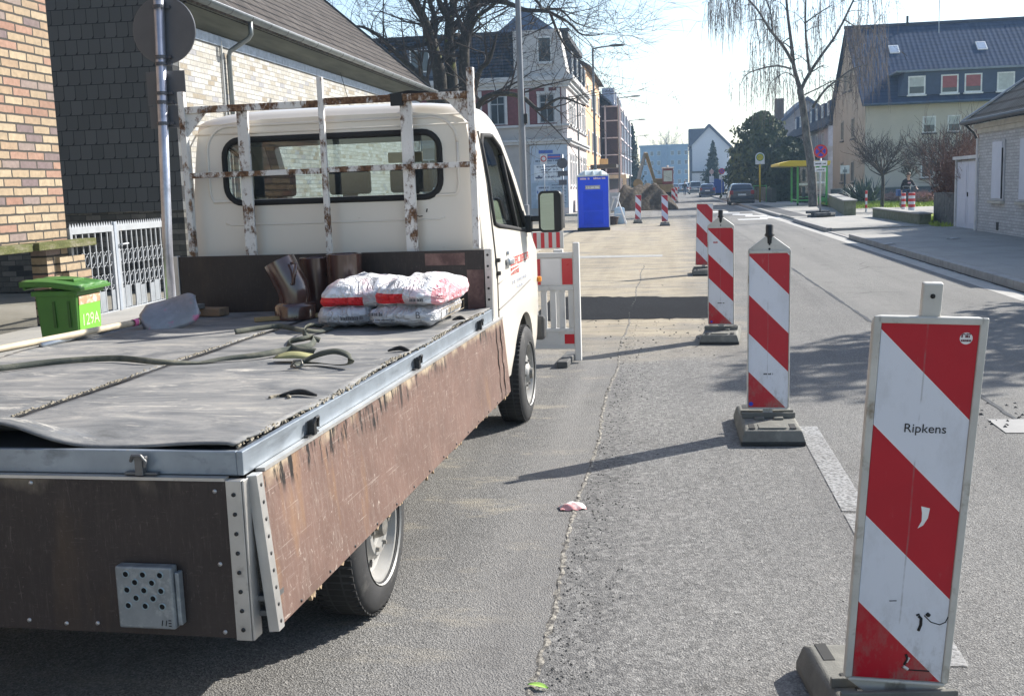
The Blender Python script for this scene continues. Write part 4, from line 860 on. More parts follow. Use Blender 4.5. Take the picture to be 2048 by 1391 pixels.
b4, P4, pn4 = beacon('flat topped beacon without frame or lamp, half hidden behind the third beacon', (.644, 19.7, 0), 0, 0, .03, 'flat', .287, False, 0., 1.07)
for lab, px, pyb, Y_, sd in (('far beacon standing alone before the soil heap, without lamp', 1276, 446, 46.5, .03), ('far beacon in front of the right end of the soil heap', 1330, 451, 43.4, .0)):
    p = gz(px, pyb); beacon(lab, (p.x, p.y, 0), 0, 0, sd, 'flat', .25, False, 0, 1.0)
for lab, px, pyb in (('distant beacon at the right foot of the soil heap', 1347, 414), ('farthest beacon of the row, close to the excavator', 1352, 405)):
    p = gz(px, pyb); beacon(lab, (p.x, p.y, 0), 0, 0, 0, 'flat', .26, False, 0, 1.1)
# ------------------------------------------------------------------ plastic barrier fences
BW = mat('barrier_plastic', (.62, .61, .58), .5, 0, .4, .1, 3, blots=(((.38, .36, .31), 5, .58, .78),))
RREF = mat('red_reflector', (.55, .01, .02), .3, 0, .5, .1); WREF = mat('silver_reflector', (.58, .59, .61), .35, .3, .5, .08)
def barrier(label, loc, rz, mode=0):
    t = thing('barrier_fence', label, 'barrier', loc, rz, 'white plastic barrier fences beside the truck')
    mb = MB()
    for x in (-.03, -1.97): mb.box(x-.03, x+.03, -.028, .028, .02, 1.12)
    mb.build('post', BW, t, bevel=.008)
    mb = MB(); mb.box(-.118, -.062, -.016, .016, .03, 1.13) if False else None
    mb.box(-1.94, -.06, -.02, .02, .985, 1.03); mb.box(-1.94, -.06, -.02, .02, .68, .725); mb.box(-1.94, -.06, -.012, .012, .725, .985); mb.box(-1.94, -.06, -.012, .012, .16, .29); mb.box(-1.94, -.06, -.02, .02, .29, .325); mb.box(-1.94, -.06, -.02, .02, .13, .16)
    x = -.085
    while x > -1.94: mb.box(x-.028, x+.028, -.010, .010, .325, .68); x -= .086
    body = mb.build('panel', BW, t, bevel=.004)
    mr = MB(); mw = MB(); x = -.06; k = 0
    while x > -1.9:
        w = .11 if k % 2 == 0 else .19
        (mr if k % 2 == 0 else mw).box(max(x-w, -1.93)+.006, x-.006, -.0145, -.0125, .735, .975); x -= w; k += 1
    x = -.055
    while x > -1.9: mr.box(x-.1, x-.008, -.0145, -.0125, .18, .27); x -= .62
    mr.build('red_reflectors', RREF, t); mw.build('silver_reflectors', WREF, t)
    mb = MB()
    for x in (-.14, -1.8): mb.box(x-.05, x+.05, -.32, .32, .0, .06)
    mb.build('foot', mat('barrier_foot', (.10, .10, .098), .8), t, bevel=.01)
    return t
barrier('white barrier fence with red reflectors beside the truck front wheel', (-.80, 10.02, 0), R(-3))
t = thing('striped_board', 'low board of narrow red and white upright stripes behind the barrier fence', 'barrier', (-1.36, 13.4, 0), R(4))
mb = MB(); mb.box(-.62, .10, -.02, .02, .88, 1.09); B_ = mb.build('board', BW, t, bevel=.004)
mb = MB()
for k in range(7): mb.box(.055-k*.095-.045, .055-k*.095, -.0225, -.0205, .89, 1.08)
mb.build('red_stripes', RREF, B_)
mb = MB(); mb.box(-.5, -.46, -.02, .02, 0, .88); mb.box(.0, .04, -.02, .02, 0, .88); mb.build('legs', BW, t)
t = thing('post_cap', 'pale square plastic post standing just behind the barrier fence', 'post', (-1.15, 11.6, 0)); mb = MB(); mb.box(-.04, .04, -.04, .04, 0, .93); mb.box(-.05, .05, -.05, .05, .90, .97); mb.build('post_body', BW, t, bevel=.006)
# ------------------------------------------------------------------ portable toilet
p = gz(1183, 463)
t = thing('portable_toilet', 'bright blue portable toilet with white roof on the sandy ground', 'toilet cabin', (p.x, 40.6, 0), R(4))
BLUE = mat('toilet_blue', (.004, .068, .82), .4, 0, .5, .12, 1.5)
mb = MB(); mb.box(-.57, .57, -.55, .55, .10, 1.98); mb.build('cabin', BLUE, t, bevel=.03)
mb = MB(); mb.box(-.60, .60, -.6, .58, 0, .11); mb.build('skid_base', BLACK, t, bevel=.02)
mb = MB(); mb.box(-.47, .47, -.563, -.549, .16, 1.90); D = mb.build('door', BLUE, t, bevel=.006)
mb = MB(); mb.box(-.36, .36, -.574, -.562, .75, 1.45); mb.box(-.36, .36, -.574, -.562, .22, .7)
for s in (-1, 1): mb.tube([(s*.36, -.575, .24), (0, -.578, .42)], .012, 4)
mb.build('door_panels', mat('toilet_blue_panel', (.004, .058, .72), .45, var=.1), D, bevel=.008)
PK = mat('toilet_lettering', (.80, .62, .70), .5)
mb = MB(); marks(mb, -.46, -.12, 1.855, .075, lambda u, v: (u, -.580, v), seed=31); marks(mb, .02, .46, 1.855, .075, lambda u, v: (u, -.580, v), seed=32); mb.build('lettering', PK, t)
mb = MB(); mb.box(-.28, .26, -.572, -.566, 1.50, 1.64); pl = mb.build('name_plate', mat('plate_grey', (.42, .42, .42), .5), t); mb = MB(); marks(mb, -.24, .22, 1.535, .07, lambda u, v: (u, -.574, v), seed=33); mb.build('plate_text', mat('plate_white', (.8, .8, .8), .5), pl)
mb = MB()
mb.grid(lambda a, b: ((a-.5)*1.16, (b-.5)*1.16, 1.98+.22*(1-abs(2*a-1)**4)*(1-abs(2*b-1)**4)**.7), 18, 10)
RF = mb.build('roof', mat('toilet_roof', (.70, .76, .76), .4, var=.06), t, smooth='all')
mb = MB()
for x in (-.3, 0, .3): mb.box(x-.03, x+.03, -.60, -.3, 2.0, 2.16)
mb.box(-.58, .58, -.59, -.56, 1.96, 2.02); mb.build('roof_ribs', mat('toilet_roof_rib', (.62, .70, .72), .4), RF, bevel=.012)
mb = MB(); 
for s in (-1, 1): mb.box(s*.575-.02, s*.575+.02, -.575, -.535, .1, 1.98)
mb.build('corner_posts', mat('toilet_corner', (.62, .66, .72), .5), t)
# trestle, bucket and crate by the soil heap
p = gz(1232, 449); t = thing('trestle', 'white splayed trestle standing right of the blue toilet', 'trestle', (p.x, p.y, 0))
mb = MB()
for s in (-1, 1):
    mb.tube([(s*.42, -.3*s, 0), (s*.06, 0, 1.12)], .03, 6); mb.tube([(s*.42, .5, 0), (s*.05, .1, 1.12)], .03, 6)
mb.build('legs', mat('trestle_white', (.66, .66, .64), .5), t); mb = MB(); mb.box(-.14, .14, -.05, .15, 1.08, 1.16); mb.tube([(-.25, -.05, .42), (.25, .2, .42)], .02, 6); mb.build('crossbar', mat('trestle_white', (.66, .66, .64), .5), t)
p = gz(1239, 448); t = thing('water_drum', 'pale blue plastic drum standing inside the trestle', 'drum', (p.x, p.y+.2, 0)); MB().lathe([(0, 0), (.19, 0), (.22, .05), (.22, .3), (.23, .33), (.22, .36), (.22, .62), (.18, .68), (.06, .7), (.06, .74), (0, .74)], n=20).build('drum_body', mat('drum_blue', (.42, .55, .66), .45), t, smooth=True)
p = gz(1222, 450); t = thing('mortar_tub', 'dark round mortar tub on the ground left of the drum', 'tub', (p.x, p.y, 0)); MB().lathe([(0, .02), (.27, .02), (.33, .32), (.36, .33), (.35, .35), (.31, .34), (.27, .06), (0, .06)], n=20).build('tub_body', mat('tub_black', (.045, .03, .028), .6), t, smooth=True)
# ------------------------------------------------------------------ soil heap
p0, p1 = gz(1238, 416), gz(1340, 416)
def heap(a, b):
    x = (a-.5)*4.4; y = (b-.5)*7; rr = max(abs(x)/2.2, abs(y)/3.5)
    h = 1.42*max(0, 1-max(0, (rr-.45)/.55))**.9
    return (x*(1+.06*math.sin(y*3)), y, h*(1+.10*math.sin(3*x+y)+.07*math.sin(7*x-2*y))+.04*math.sin(19*x)*math.sin(13*y)*(h > .05))
t = NT('soil'); c = t.ramp(t.noise(3, 6, .75), [(.3, (.035, .028, .022)), (.55, (.08, .064, .048)), (.75, (.17, .135, .095))])
o = MB().grid(heap, 60, 60).build('soil_heap', t.finish(c, .95, 0, .15, t.noise(12, 6, .7), .9, .06), smooth='all', loc=(-1.55, 71.5, 0)); tag(o, 'dark brown heap of excavated soil closing off the far lane', 'soil heap')
t = thing('rubble_container', 'grey steel skip left of the soil heap behind the trestle', 'skip', (-3.9, 66, 0)); mb = MB(); mb.prism([(-.9, -.8, .1), (.9, -.8, .1), (1.15, -.8, 1.15), (-1.15, -.8, 1.15)], (0, 1.6, 0)); mb.build('skip_body', mat('skip_grey', (.36, .38, .41), .6, var=.25), t, bevel=.02); mb = MB(); mb.box(-1.18, 1.18, -.86, -.8, 1.1, 1.18); mb.build('skip_rim', GALV, t)
# ------------------------------------------------------------------ excavator
t = thing('excavator', 'yellow wheeled excavator with raised boom working behind the soil heap', 'excavator', (-.6, 84, 0))
YEL = mat('excavator_yellow', (.20, .15, .07), .5, 0, .4, .2, 5)
mb = MB(); mb.box(-.95, 1.15, -1.4, 1.4, .95, 1.55); mb.box(-.3, 1.1, .2, 1.5, 1.55, 2.0); mb.build('body', YEL, t, bevel=.06)
mb = MB(); mb.box(.35, 1.15, -1.3, .1, 1.5, 2.72); cb = mb.build('cab', mat('cab_red', (.16, .04, .045), .45), t, bevel=.06)
mb = MB(); mb.box(.43, 1.07, -1.312, -1.3, 1.75, 2.55); mb.box(.338, .35, -1.2, 0, 1.75, 2.55); mb.build('cab_glass', mat('cab_pane', (.35, .42, .40), .1, 0, .6), cb); mb = MB(); mb.box(.3, 1.2, -1.4, .2, 2.70, 2.80); mb.lathe([(0, .16), (.07, .13), (.07, 0)], 'z', (.75, -.6, 2.80), 10); mb.build('cab_roof', mat('cab_roof_white', (.6, .55, .52), .5), cb, bevel=.02)
mb = MB(); mb.prism([(-.28, -.9, 1.55), (-.28, -1.3, 1.6), (-.92, -1.7, 3.9), (-1.02, -1.2, 3.95)], (.22, .12, 0)); mb.build('boom', YEL, t, bevel=.02); mb = MB(); mb.prism([(-.95, -1.25, 3.95), (-1.05, -1.65, 3.8), (-1.55, -2.1, 2.0), (-1.45, -1.8, 2.0)], (.18, .1, 0)); mb.build('stick', mat('stick_grey', (.30, .29, .27), .6), t)
mb = MB(); mb.lathe([(0, -.3), (.36, -.3), (.36, .3), (.30, .28), (0, .28)], 'y', (-1.45, -2, 1.65), 16); mb.build('bucket', YEL, t); mb = MB(); mb.tube([(-.2, -.8, 2.0), (-.7, -1.2, 3.2)], .05, 6); mb.build('ram', GALV, t)
for x in (-.85, .85):
    for y in (-1.0, 1.0): MB().lathe([(0, x-.18), (.35, x-.18), (.48, x-.14), (.48, x+.14), (.35, x+.18), (0, x+.18)], 'x', (0, y, .48), 20).build('wheel', RUB, t, smooth=True)
mb = MB(); mb.box(-.8, .8, -1.3, 1.3, .5, .95); mb.build('undercarriage', DARKM, t)
# ------------------------------------------------------------------ street lamps and sign posts
LAMPM = mat('lamp_pole_grey', (.20, .215, .235), .5, .3, .4, .15, 2, blots=(((.3, .31, .32), 4, .55, .8, (1, 1, .2)),))
def lamp(label, loc, h=8., arm=1.4, r0=.10):
    t = thing('street_lamp', label, 'street lamp', loc, 0, 'street lamps on the left side'); mb = MB(); mb.tube([(0, 0, 0), (0, 0, 1.2), (0, 0, 1.21), (0, 0, h)], [r0, r0, r0*.72, r0*.5], 14); P_ = mb.build('pole', LAMPM, t, smooth=True)
    mb = MB(); mb.tube([(0, 0, h-.02), (.25, 0, h+.03), (arm-.5, 0, h+.08)], .035, 8); mb.build('arm', LAMPM, t, smooth='all')
    mb = MB(); mb.grid(lambda a, b: (arm-.55+.75*a, .14*math.cos(6.283*b)*(math.sin(math.pi*min(1, .12+a*.88))**.4), h+.09+.065*math.sin(6.283*b)*(math.sin(math.pi*min(1, .12+a*.88))**.4)), 10, 12); mb.build('lamp_head', mat('lamp_head_grey', (.11, .12, .13), .5), t, smooth='all')
    mb = MB(); mb.box(-.05, .05, -r0-.012, -r0+.01, .6, 1.0); mb.build('access_door', LAMPM, P_, bevel=.004)
    return t
l1 = lamp('thick grey lamp post rising out of frame behind the truck mirror', (-3.62, 28, 0), 8.2, 1.5, .125)
mb = MB(); mb.box(.07, .15, -.06, .06, 3.25, 3.5); mb.build('junction_box', BLACK, l1, bevel=.01)
lamp('nearest complete lamp with a dark arm beside the orange house', (-3.35, 53, 0), 8.05, 1.35)
lamp('second lamp of the row beyond the orange house', (-3.45, 83, 0), 8.0, 1.5); lamp('third lamp of the row, small against the white sky', (-3.6, 113, 0), 8.0, 1.5); lamp('farthest lamp of the row near the blue tower block', (-3.8, 150, 0), 8.0, 1.5)
SBACK = mat('sign_back_grey', (.10, .105, .115), .5, .4, .4, .15, 3)
t = thing('traffic_sign', 'galvanised sign post with a big round grey sign back and two plates', 'traffic sign', (-4.60, 9.6, 0))
mb = MB(); mb.tube([(-.03, 0, 0), (-.005, 0, 1.2), (.11, 0, 3.7)], .045, 16); mb.build('pole', mat('sign_pole_steel', (.46, .47, .52), .32, .75, .5, .2, 6, blots=(((.25, .26, .3), 5, .5, .75),)), t, smooth='all')
mb = MB(); mb.lathe([(0, .05), (.295, .05), (.30, .055), (.30, .068), (0, .068)], 'y', (.10, 0, 3.16), 48); mb.build('round_sign_back', SBACK, t, smooth=True)
mb = MB(); mb.box(-.11, .265, .055, .062, 2.50, 2.80, Matrix.Rotation(R(0), 4, 'Z')); mb.box(-.10, .20, .055, .062, 2.29, 2.49); mb.build('plate_back', SBACK, t, bevel=.002)
mb = MB()
for z in (3.36, 2.92, 2.86, 2.60, 2.52, 2.33): x = -.005+.115*(z-1.2)/2.5; mb.lathe([(.046, -.014), (.052, -.014), (.052, .014), (.046, .014)], 'z', (x, 0, z), 14); mb.box(x+.03, x+.09, .02, .055, z-.012, z+.012)
mb.build('clamps', mat('clamp_dark', (.09, .095, .11), .5, .5), t)
def post_sign(name, label, cat, loc, h, pole_m, plates, base=None, group=None, r_=.035, rz=0):
    t = thing(name, label, cat, loc, rz, group); mb = MB(); mb.tube([(0, 0, 0), (0, 0, h)], r_, 8); mb.build('pole', pole_m, t, smooth='all')
    for kind, z, w, hh, m in plates:
        mb = MB()
        if kind == 'disc': mb.lathe([(0, -.05), (w/2, -.05), (w/2, -.03), (0, -.03)], 'y', (0, 0, z), 24)
        elif kind == 'dome':
            pts = [(-w/2, -.05, z-hh/2), (w/2, -.05, z-hh/2)]+[(w/2*math.cos(R(a)), -.05, z+hh/2-w/2+w/2*math.sin(R(a))) for a in range(0, 181, 20)]; mb.prism(pts, (0, .02, 0))
        else: mb.box(-w/2, w/2, -.05, -.03, z-hh/2, z+hh/2)
        mb.build('sign_face' if m is not SBACK else 'sign_back', m, t)
    if base:
        mb = MB()
        for i in range(base): a = i*2.1; Mx = Matrix.Translation((.12*math.cos(a), .2*math.sin(a), .05+.07*(i//2))) @ Matrix.Rotation(a*.4, 4, 'Z'); mb.box(-.42, .42, -.2, .2, -.05, .05, Mx)
        mb.build('foot_plates', mat('sign_foot', (.10, .10, .10), .85, var=.4, vs=9), t, bevel=.01)
    return t
def nostop(name):
    t = NT(name); X, Y, Z = t.xyz(); return t
SREDB = mat('sign_red', (.55, .04, .04), .5); SBLUE = mat('sign_blue', (.05, .05, .42), .4); SWHITE = mat('sign_white', (.70, .70, .70), .4)
def cross_disc(t, z, d):
    mb = MB(); mb.lathe([(d*.37, -.056), (d*.5, -.056), (d*.5, -.051)], 'y', (0, 0, z), 24); f = mb.build('red_ring', SREDB, t)
    mb = MB()
    for a in (45, 135): Mx = Matrix.Translation((0, 0, z)) @ Matrix.Rotation(R(a), 4, 'Y'); mb.box(-d*.42, d*.42, -.0575, -.0555, -d*.06, d*.06, Mx)
    mb.build('red_cross', SREDB, t)
p = gz(1640, 440); t = post_sign('mobile_sign', 'temporary no stopping sign with two white plates on heavy foot plates by the bus shelter', 'traffic sign', (p.x, p.y, .12), 2.75, GALV, [('disc', 2.52, .52, 0, SBLUE), ('rect', 2.06, .5, .2, SWHITE), ('rect', 1.82, .42, .16, SWHITE)], 5)
cross_disc(t, 2.52, .52); mb = MB(); marks(mb, -.2, .2, 2.02, .06, lambda u, v: (u, -.0515, v), seed=41); marks(mb, -.15, .15, 1.79, .05, lambda u, v: (u, -.0515, v), seed=42); mb.build('plate_text', INKB, t)
YPOLE = mat('bus_stop_yellow', (.55, .38, .02), .45)
t = post_sign('bus_stop_sign', 'bus stop sign with a green ringed H on a yellow post', 'bus stop', (6.33, 76.3, .12), 2.6, YPOLE, [('dome', 2.95, .62, .80, SWHITE)], None, None, .06)
mb = MB(); mb.lathe([(0, -.054), (.22, -.054)], 'y', (0, 0, 3.02), 20); mb.build('yellow_disc', mat('disc_yellow', (.62, .48, .03), .5), t); mb = MB(); mb.lathe([(.20, -.0575), (.25, -.0575)], 'y', (0, 0, 3.02), 20); mb.build('green_ring', mat('ring_green', (.02, .25, .06), .5), t); text('letter', 'H', .3, mat('ring_green', (.02, .25, .06), .5), t, Matrix.Translation((0, -.058, 3.02)) @ RX)
mb = MB()
for s in (-1, 1): mb.tube([(s*.42, 0, 0), (s*.42, 0, 1.15)], .03, 6)
mb.tube([(-.42, 0, 1.12), (.42, 0, 1.12)], .025, 6); mb.build('green_rail', mat('rail_green', (.10, .42, .12), .5), t)
p = atx(1138, 458, -5.0); post_sign('traffic_sign', 'dark round sign back with two dark plates left of the blue toilet', 'traffic sign', (-4.05, 43.5, 0), 2.9, GALV, [('disc', 2.55, .42, 0, SBACK), ('rect', 2.15, .40, .2, SBACK), ('rect', 1.80, .32, .2, SBACK)], None, None, .035)
t = post_sign('traffic_sign', 'small white sign with a red circled number on a thin post before the advertising wall', 'traffic sign', (-5.95, 54, 0), 3.25, GALV, [('rect', 3.0, .34, .5, SWHITE)], None, None, .03); mb = MB(); mb.lathe([(.10, -.055), (.15, -.055)], 'y', (0, 0, 3.02), 18); mb.build('red_ring', SREDB, t)
p = gz(1673, 409); t = post_sign('notice_sign', 'white rectangular notice on a dark post by the garden wall', 'sign', (10.3, 66, .1), 2.1, mat('post_dark', (.05, .055, .06), .6), [('rect', 1.95, .52, .48, SWHITE)], None, None, .06); mb = MB(); mb.box(-.12, .12, -.054, -.0515, 1.78, 1.95); mb.build('grey_symbol', mat('symbol_grey', (.3, .3, .3), .6), t)
t = post_sign('traffic_sign', 'distant no stopping disc over white plates near the dark conifers', 'traffic sign', (5.55, 112, .12), 2.6, GALV, [('disc', 2.5, .6, 0, SBLUE), ('rect', 1.9, .55, .45, SWHITE)]); cross_disc(t, 2.5, .6)
post_sign('traffic_sign', 'distant small triangular warning sign by the spruce tree', 'traffic sign', (4.95, 122, .12), 2.9, GALV, [('disc', 2.55, .5, 0, mat('sign_pinkish', (.55, .38, .33), .5)), ('rect', 1.75, .5, .7, SWHITE)])
def bollard(label, loc, h, r_, n=5, hwhite=.3):
    t = thing('bollard', label, 'bollard', loc, 0, 'red and white bollards'); mb = MB(); mb.lathe([(0, 0), (r_, 0), (r_, h-.02), (r_*.8, h), (0, h)], n=14); b = mb.build('post_body', SWHITE, t, smooth=True)
    mb = MB()
    for k in range(n): z = h*(1-(2*k+1)/(2*n))-.02; 
    for k in range(n):
        if k % 2 == 0: z1 = h-.01-k*h*.8/n; mb.lathe([(r_+.003, z1-h*.8/n), (r_+.003, z1)], n=14)
    mb.build('red_bands', SREDB, b); return t
p = gz(1732, 430); bollard('slim red and white bollard standing alone on the forecourt', (p.x, p.y, .12), .92, .045)
bollard('left of the two thick striped bollards in front of the cyclist', (10.17, 49.3, .12), .74, .085, 5); bollard('right of the two thick striped bollards in front of the cyclist', (10.36, 48.6, .12), .76, .14, 5)
# litter
t = thing('crisp_packet', 'crumpled white and pink wrapper on the road joint', 'litter', (gz(1145, 1016).x, gz(1145, 1016).y, .003), R(15))
mb = MB(); r = random.Random(2); mb.grid(lambda a, b: ((a-.5)*.135, (b-.5)*.095*(1-.25*abs(2*a-1)), .002+.028*math.sin(3.14*a)**.7*math.sin(3.14*b)**.7+.004*math.sin(17*a+9*b)), 14, 10); t2 = NT('wrapper'); X, Y, Z = t2.xyz(); c = t2.ramp(t2.math('ADD', t2.math('MULTIPLY', Y, 8.), t2.noise(14, 3)), [(.3, (.75, .35, .33)), (.45, (.8, .74, .68)), (.6, (.82, .82, .8)), (.8, (.8, .45, .42))]); mb.build('wrapper', t2.finish(c, .35, 0, .5), t, smooth='all')
t = thing('green_leaf', 'single bright green leaf lying on the road beside the joint', 'litter', (gz(1076, 1376).x, gz(1076, 1376).y, .006), R(-20)); mb = MB(); mb.grid(lambda a, b: ((a-.5)*.075, (b-.5)*.028*math.sin(3.14*min(.98, max(.02, a)))**.6, .006*math.sin(3.14*a)+.004*abs(2*b-1)), 10, 4); mb.build('leaf_blade', mat('leaf_green', (.30, .50, .10), .5), t, smooth='all')
for lab, px, py in (('pale flat paper scrap on the shaded pavement near the kerb', 1776, 489), ('white paper scrap on the shaded pavement before the garage', 1906, 478)):
    q = gz(px, py, .125); t = thing('paper_scrap', lab, 'litter', q, .3); MB().grid(lambda a, b: ((a-.5)*.28, (b-.5)*.2, .008*math.sin(3*a+5*b)+.02), 6, 4).build('paper', mat('paper_grey', (.55, .55, .56), .8), t, smooth='all', solid=.002)
# ------------------------------------------------------------------ wheelie bin
BG = mat('bin_green', (.050, .155, .024), .45, 0, .4, .12, 4, blots=(((.06, .17, .03), 6, .6, .8),)); BGF = mat('bin_front_sunlit', (.15, .40, .04), .5, 0, .4, .1, 3)  # sunlight painted in: front a brighter green than the shaded body
t = thing('wheelie_bin', 'green wheelie bin with 129A hand painted on its front beside the white gate', 'bin', (-5.50, 9.36, 0.0), R(90)+R(2))     # local: front faces -y
mb = MB(); w, d, h = .48, .40, .86
q0 = [(-w/2*.84, -d/2*.84, .04), (w/2*.84, -d/2*.84, .04), (w/2*.84, d/2*.8, .04), (-w/2*.84, d/2*.8, .04)]; q1 = [(-w/2, -d/2, h), (w/2, -d/2, h), (w/2, d/2, h), (-w/2, d/2, h)]
a = [mb.bm.verts.new(p) for p in q0]; b = [mb.bm.verts.new(p) for p in q1]
for i in range(4): mb.bm.faces.new((a[i], a[(i+1) % 4], b[(i+1) % 4], b[i]))
mb.bm.faces.new(a[::-1]); mb.bm.faces.new(b); BODY = mb.build('bin_body', BG, t, bevel=.02)
mb = MB(); mb.box(-w/2-.02, w/2+.02, -d/2-.02, d/2+.02, h-.05, h-.005); mb.build('rim', BG, t, bevel=.008)
mb = MB(); mb.grid(lambda a, b: ((a-.5)*(w+.08), -d/2-.05+(d+.16)*b, h+.012+.05*math.sin(min(1, b*1.3)*1.57)+.010*(abs(math.sin(a*9.42)) > .8)), 24, 12); LID = mb.build('lid', BG, t, smooth=True, solid=.05)
mb = MB(); mb.box(-.10, .10, -.12, .12, h+.06, h+.09); mb.tube([(-.22, d/2+.1, h+.02), (.22, d/2+.1, h+.02)], .018, 8); mb.box(-w/2-.05, w/2+.05, -d/2-.075, -d/2-.03, h-.01, h+.025); mb.build('lid_ribs', BG, LID, bevel=.008)
FRM = Matrix.Translation((0, -d/2*.92-.004, .5)) @ Matrix.Rotation(math.atan((d/2*.16)/(h-.04)), 4, 'X')
mb = MB(); mb.box(-.20, .20, -.004, .0, -.25, .30, FRM); fp = mb.build('front_panel', BGF, t); mb = MB(); mb.box(-.20, .20, -.006, -.001, .22, .30, FRM); mb.build('rust_sticker', mat('sticker_rusty', (.45, .28, .17), .6, var=.4, vs=14, blots=(((.6, .5, .42), 12, .5, .6),)), fp)
text('house_number', '129A', .155, mat('chalk_green', (.52, .72, .36), .7), fp, FRM @ Matrix.Translation((0, -.006, .07)) @ RX)
mb = MB()
for y in (-.12, .02): mb.box(-w/2*.97-.012, -w/2*.97+.002, y-.012, y+.012, h-.34, h-.10); mb.box(w/2*.97-.002, w/2*.97+.012, y-.012, y+.012, h-.34, h-.10)
mb.build('side_ribs', mat('bin_rib', (.03, .09, .015), .5), BODY)
mb = MB()
for s in (-1, 1): mb.lathe([(0, s*.23-.025), (.1, s*.23-.025), (.1, s*.23+.025), (0, s*.23+.025)], 'x', (0, d/2*.9, .1), 16)
mb.build('wheels', RUB, t, smooth=True)
# ------------------------------------------------------------------ buildings
EZ = Vector((0, 0, 1))
def fmat(c, ex, n): m_ = Matrix((Vector(ex), Vector(n), EZ)).transposed().to_4x4(); m_.translation = Vector(c); return m_
def nrm(ex): return Vector(ex).cross(EZ)
def win(par, c, ex, w, h, fm=WHITE, pm=PANE, fw=.07, mull=0, sill=None, tr=0., proud=.05, curtain=None):
    n = nrm(ex); Mx = fmat(c, ex, n); mb = MB()
    mb.box(-w/2, -w/2+fw, .004, proud, -h/2, h/2, Mx); mb.box(w/2-fw, w/2, .004, proud, -h/2, h/2, Mx); mb.box(-w/2+fw, w/2-fw, .004, proud, -h/2, -h/2+fw, Mx); mb.box(-w/2+fw, w/2-fw, .004, proud, h/2-fw, h/2, Mx)
    for k in range(mull): x = -w/2+w*(k+1)/(mull+1); mb.box(x-fw*.35, x+fw*.35, .004, proud*.8, -h/2+fw, h/2-fw, Mx)
    if tr: mb.box(-w/2+fw, w/2-fw, .004, proud*.9, h/2-tr-fw/2, h/2-tr+fw/2, Mx)
    f = mb.build('window', fm, par)
    mb = MB(); mb.box(-w/2+fw*.5, w/2-fw*.5, .006, .014, -h/2+fw*.5, h/2-fw*.5, Mx); mb.build('pane', pm, f)
    if curtain: 
        mb = MB(); mb.box(-w/2+fw, w/2-fw, .0145, .018, h/2-fw-curtain[1]*h, h/2-fw, Mx); mb.build('blind', curtain[0], f)
    if sill: mb = MB(); mb.box(-w/2-.06, w/2+.06, .004, proud+.07, -h/2-.09, -h/2-.003, Mx); mb.build('sill', sill, f)
    return f
def axis_uv(t, ax):
    X, Y, Z = t.xyz(); return {'x': X, 'y': Y}[ax], Z
def brickmat(name, ax, w, h, stops, mortar, joint=.014, bstr=.6, rough=.85, dirt=None):
    t = NT(name); u, v = axis_uv(t, ax); wb = t.math('MULTIPLY', t.math('SUBTRACT', t.noise(7, 3, .6), .5), h*.16); v = t.math('ADD', v, wb); u = t.math('ADD', u, t.math('MULTIPLY', t.math('SUBTRACT', t.noise(9, 3, .6), .5), h*.25)); rr, j, fu, fv = t.cells(u, v, w, h, joint); c = t.ramp(rr, stops, True)
    c = t.mix(1., c, t.ramp(t.noise(14, 5, .65), [(.3, .78), (.7, 1.15)]), 'MULTIPLY')
    if dirt: c = t.mix(t.math('MULTIPLY', t.step(t.noise(.8, 5, .65), .45, .75), dirt[1]), c, dirt[0])
    c = t.mix(j, c, mortar); hgt = t.math('ADD', t.math('MULTIPLY', t.math('SUBTRACT', 1., j), .8), t.math('MULTIPLY', t.noise(50, 3), .3))
    return t.finish(c, rough, 0, .25, hgt, bstr, .012)
Y1, Y2, Y3 = (.33, .255, .17), (.37, .295, .20), (.31, .225, .15); O1, O2 = (.30, .185, .135), (.26, .15, .11); P1_, P2_ = (.165, .125, .125), (.23, .18, .16)
BSTOPS = [(0, Y1), (.16, Y3), (.30, Y2), (.44, O1), (.56, P2_), (.66, Y1), (.76, P1_), (.86, O2), (.93, Y3)]
BRK = brickmat('multicolour_brick', 'y', .362, .108, BSTOPS, (.05, .046, .04), .025, .9, dirt=((.22, .18, .13), .45)); BRKX = brickmat('multicolour_brick_end', 'x', .362, .108, BSTOPS, (.06, .055, .05), .020, .9)  # mortar painted dark brown for the relief shade in the joints
DBRK = brickmat('recess_shade_brick', 'y', .362, .108, [(0, (.022, .02, .018)), (.4, (.015, .014, .013)), (.7, (.03, .025, .021))], (.008, .008, .008), .016)  # brick painted near black for the shade inside the recess under the ledge
H1 = thing('brick_house', 'house of yellow, red and purple bricks at the left edge above the green bin', 'house', (-7.7, 13.2, 0))
mb = MB(); mb.box(-8, 0, -20, 0, 1.175, 8.6); mb.build('wall', BRK, H1)
mb = MB(); mb.box(-.22, -.01, -.50, -.004, 0, 1.07); mb.build('pier', BRK, H1); mb = MB(); mb.box(-8, -.01, -20, -4.4, 0, 1.07); mb.box(-8, -1.6, -4.4, -.61, 0, 1.07); mb.build('basement_wall', DBRK, H1)
t = NT('mossy_ledge'); n_ = t.noise(4, 6, .7, stretch=(1, .5, 2)); c = t.ramp(n_, [(.3, (.05, .058, .022)), (.5, (.10, .105, .04)), (.62, (.18, .165, .11)), (.8, (.26, .24, .19))]); MOSS = t.finish(c, .9, 0, .2, t.noise(25, 5), .7, .02)
mb = MB(); mb.box(-.35, .16, -4.6, -1.05, 1.075, 1.172); mb.box(-.35, .17, -.93, .42, 1.078, 1.174); mb.box(-.35, .10, -1.05, -.93, 1.08, 1.165); mb.build('stone_ledge', MOSS, H1, bevel=.008)
mb = MB(); mb.box(-.05, .05, -.30, .30, .78, .96); mb.box(-.06, .09, -.18, .38, .62, .78); mb.build('rubble_pier', BRK, H1)
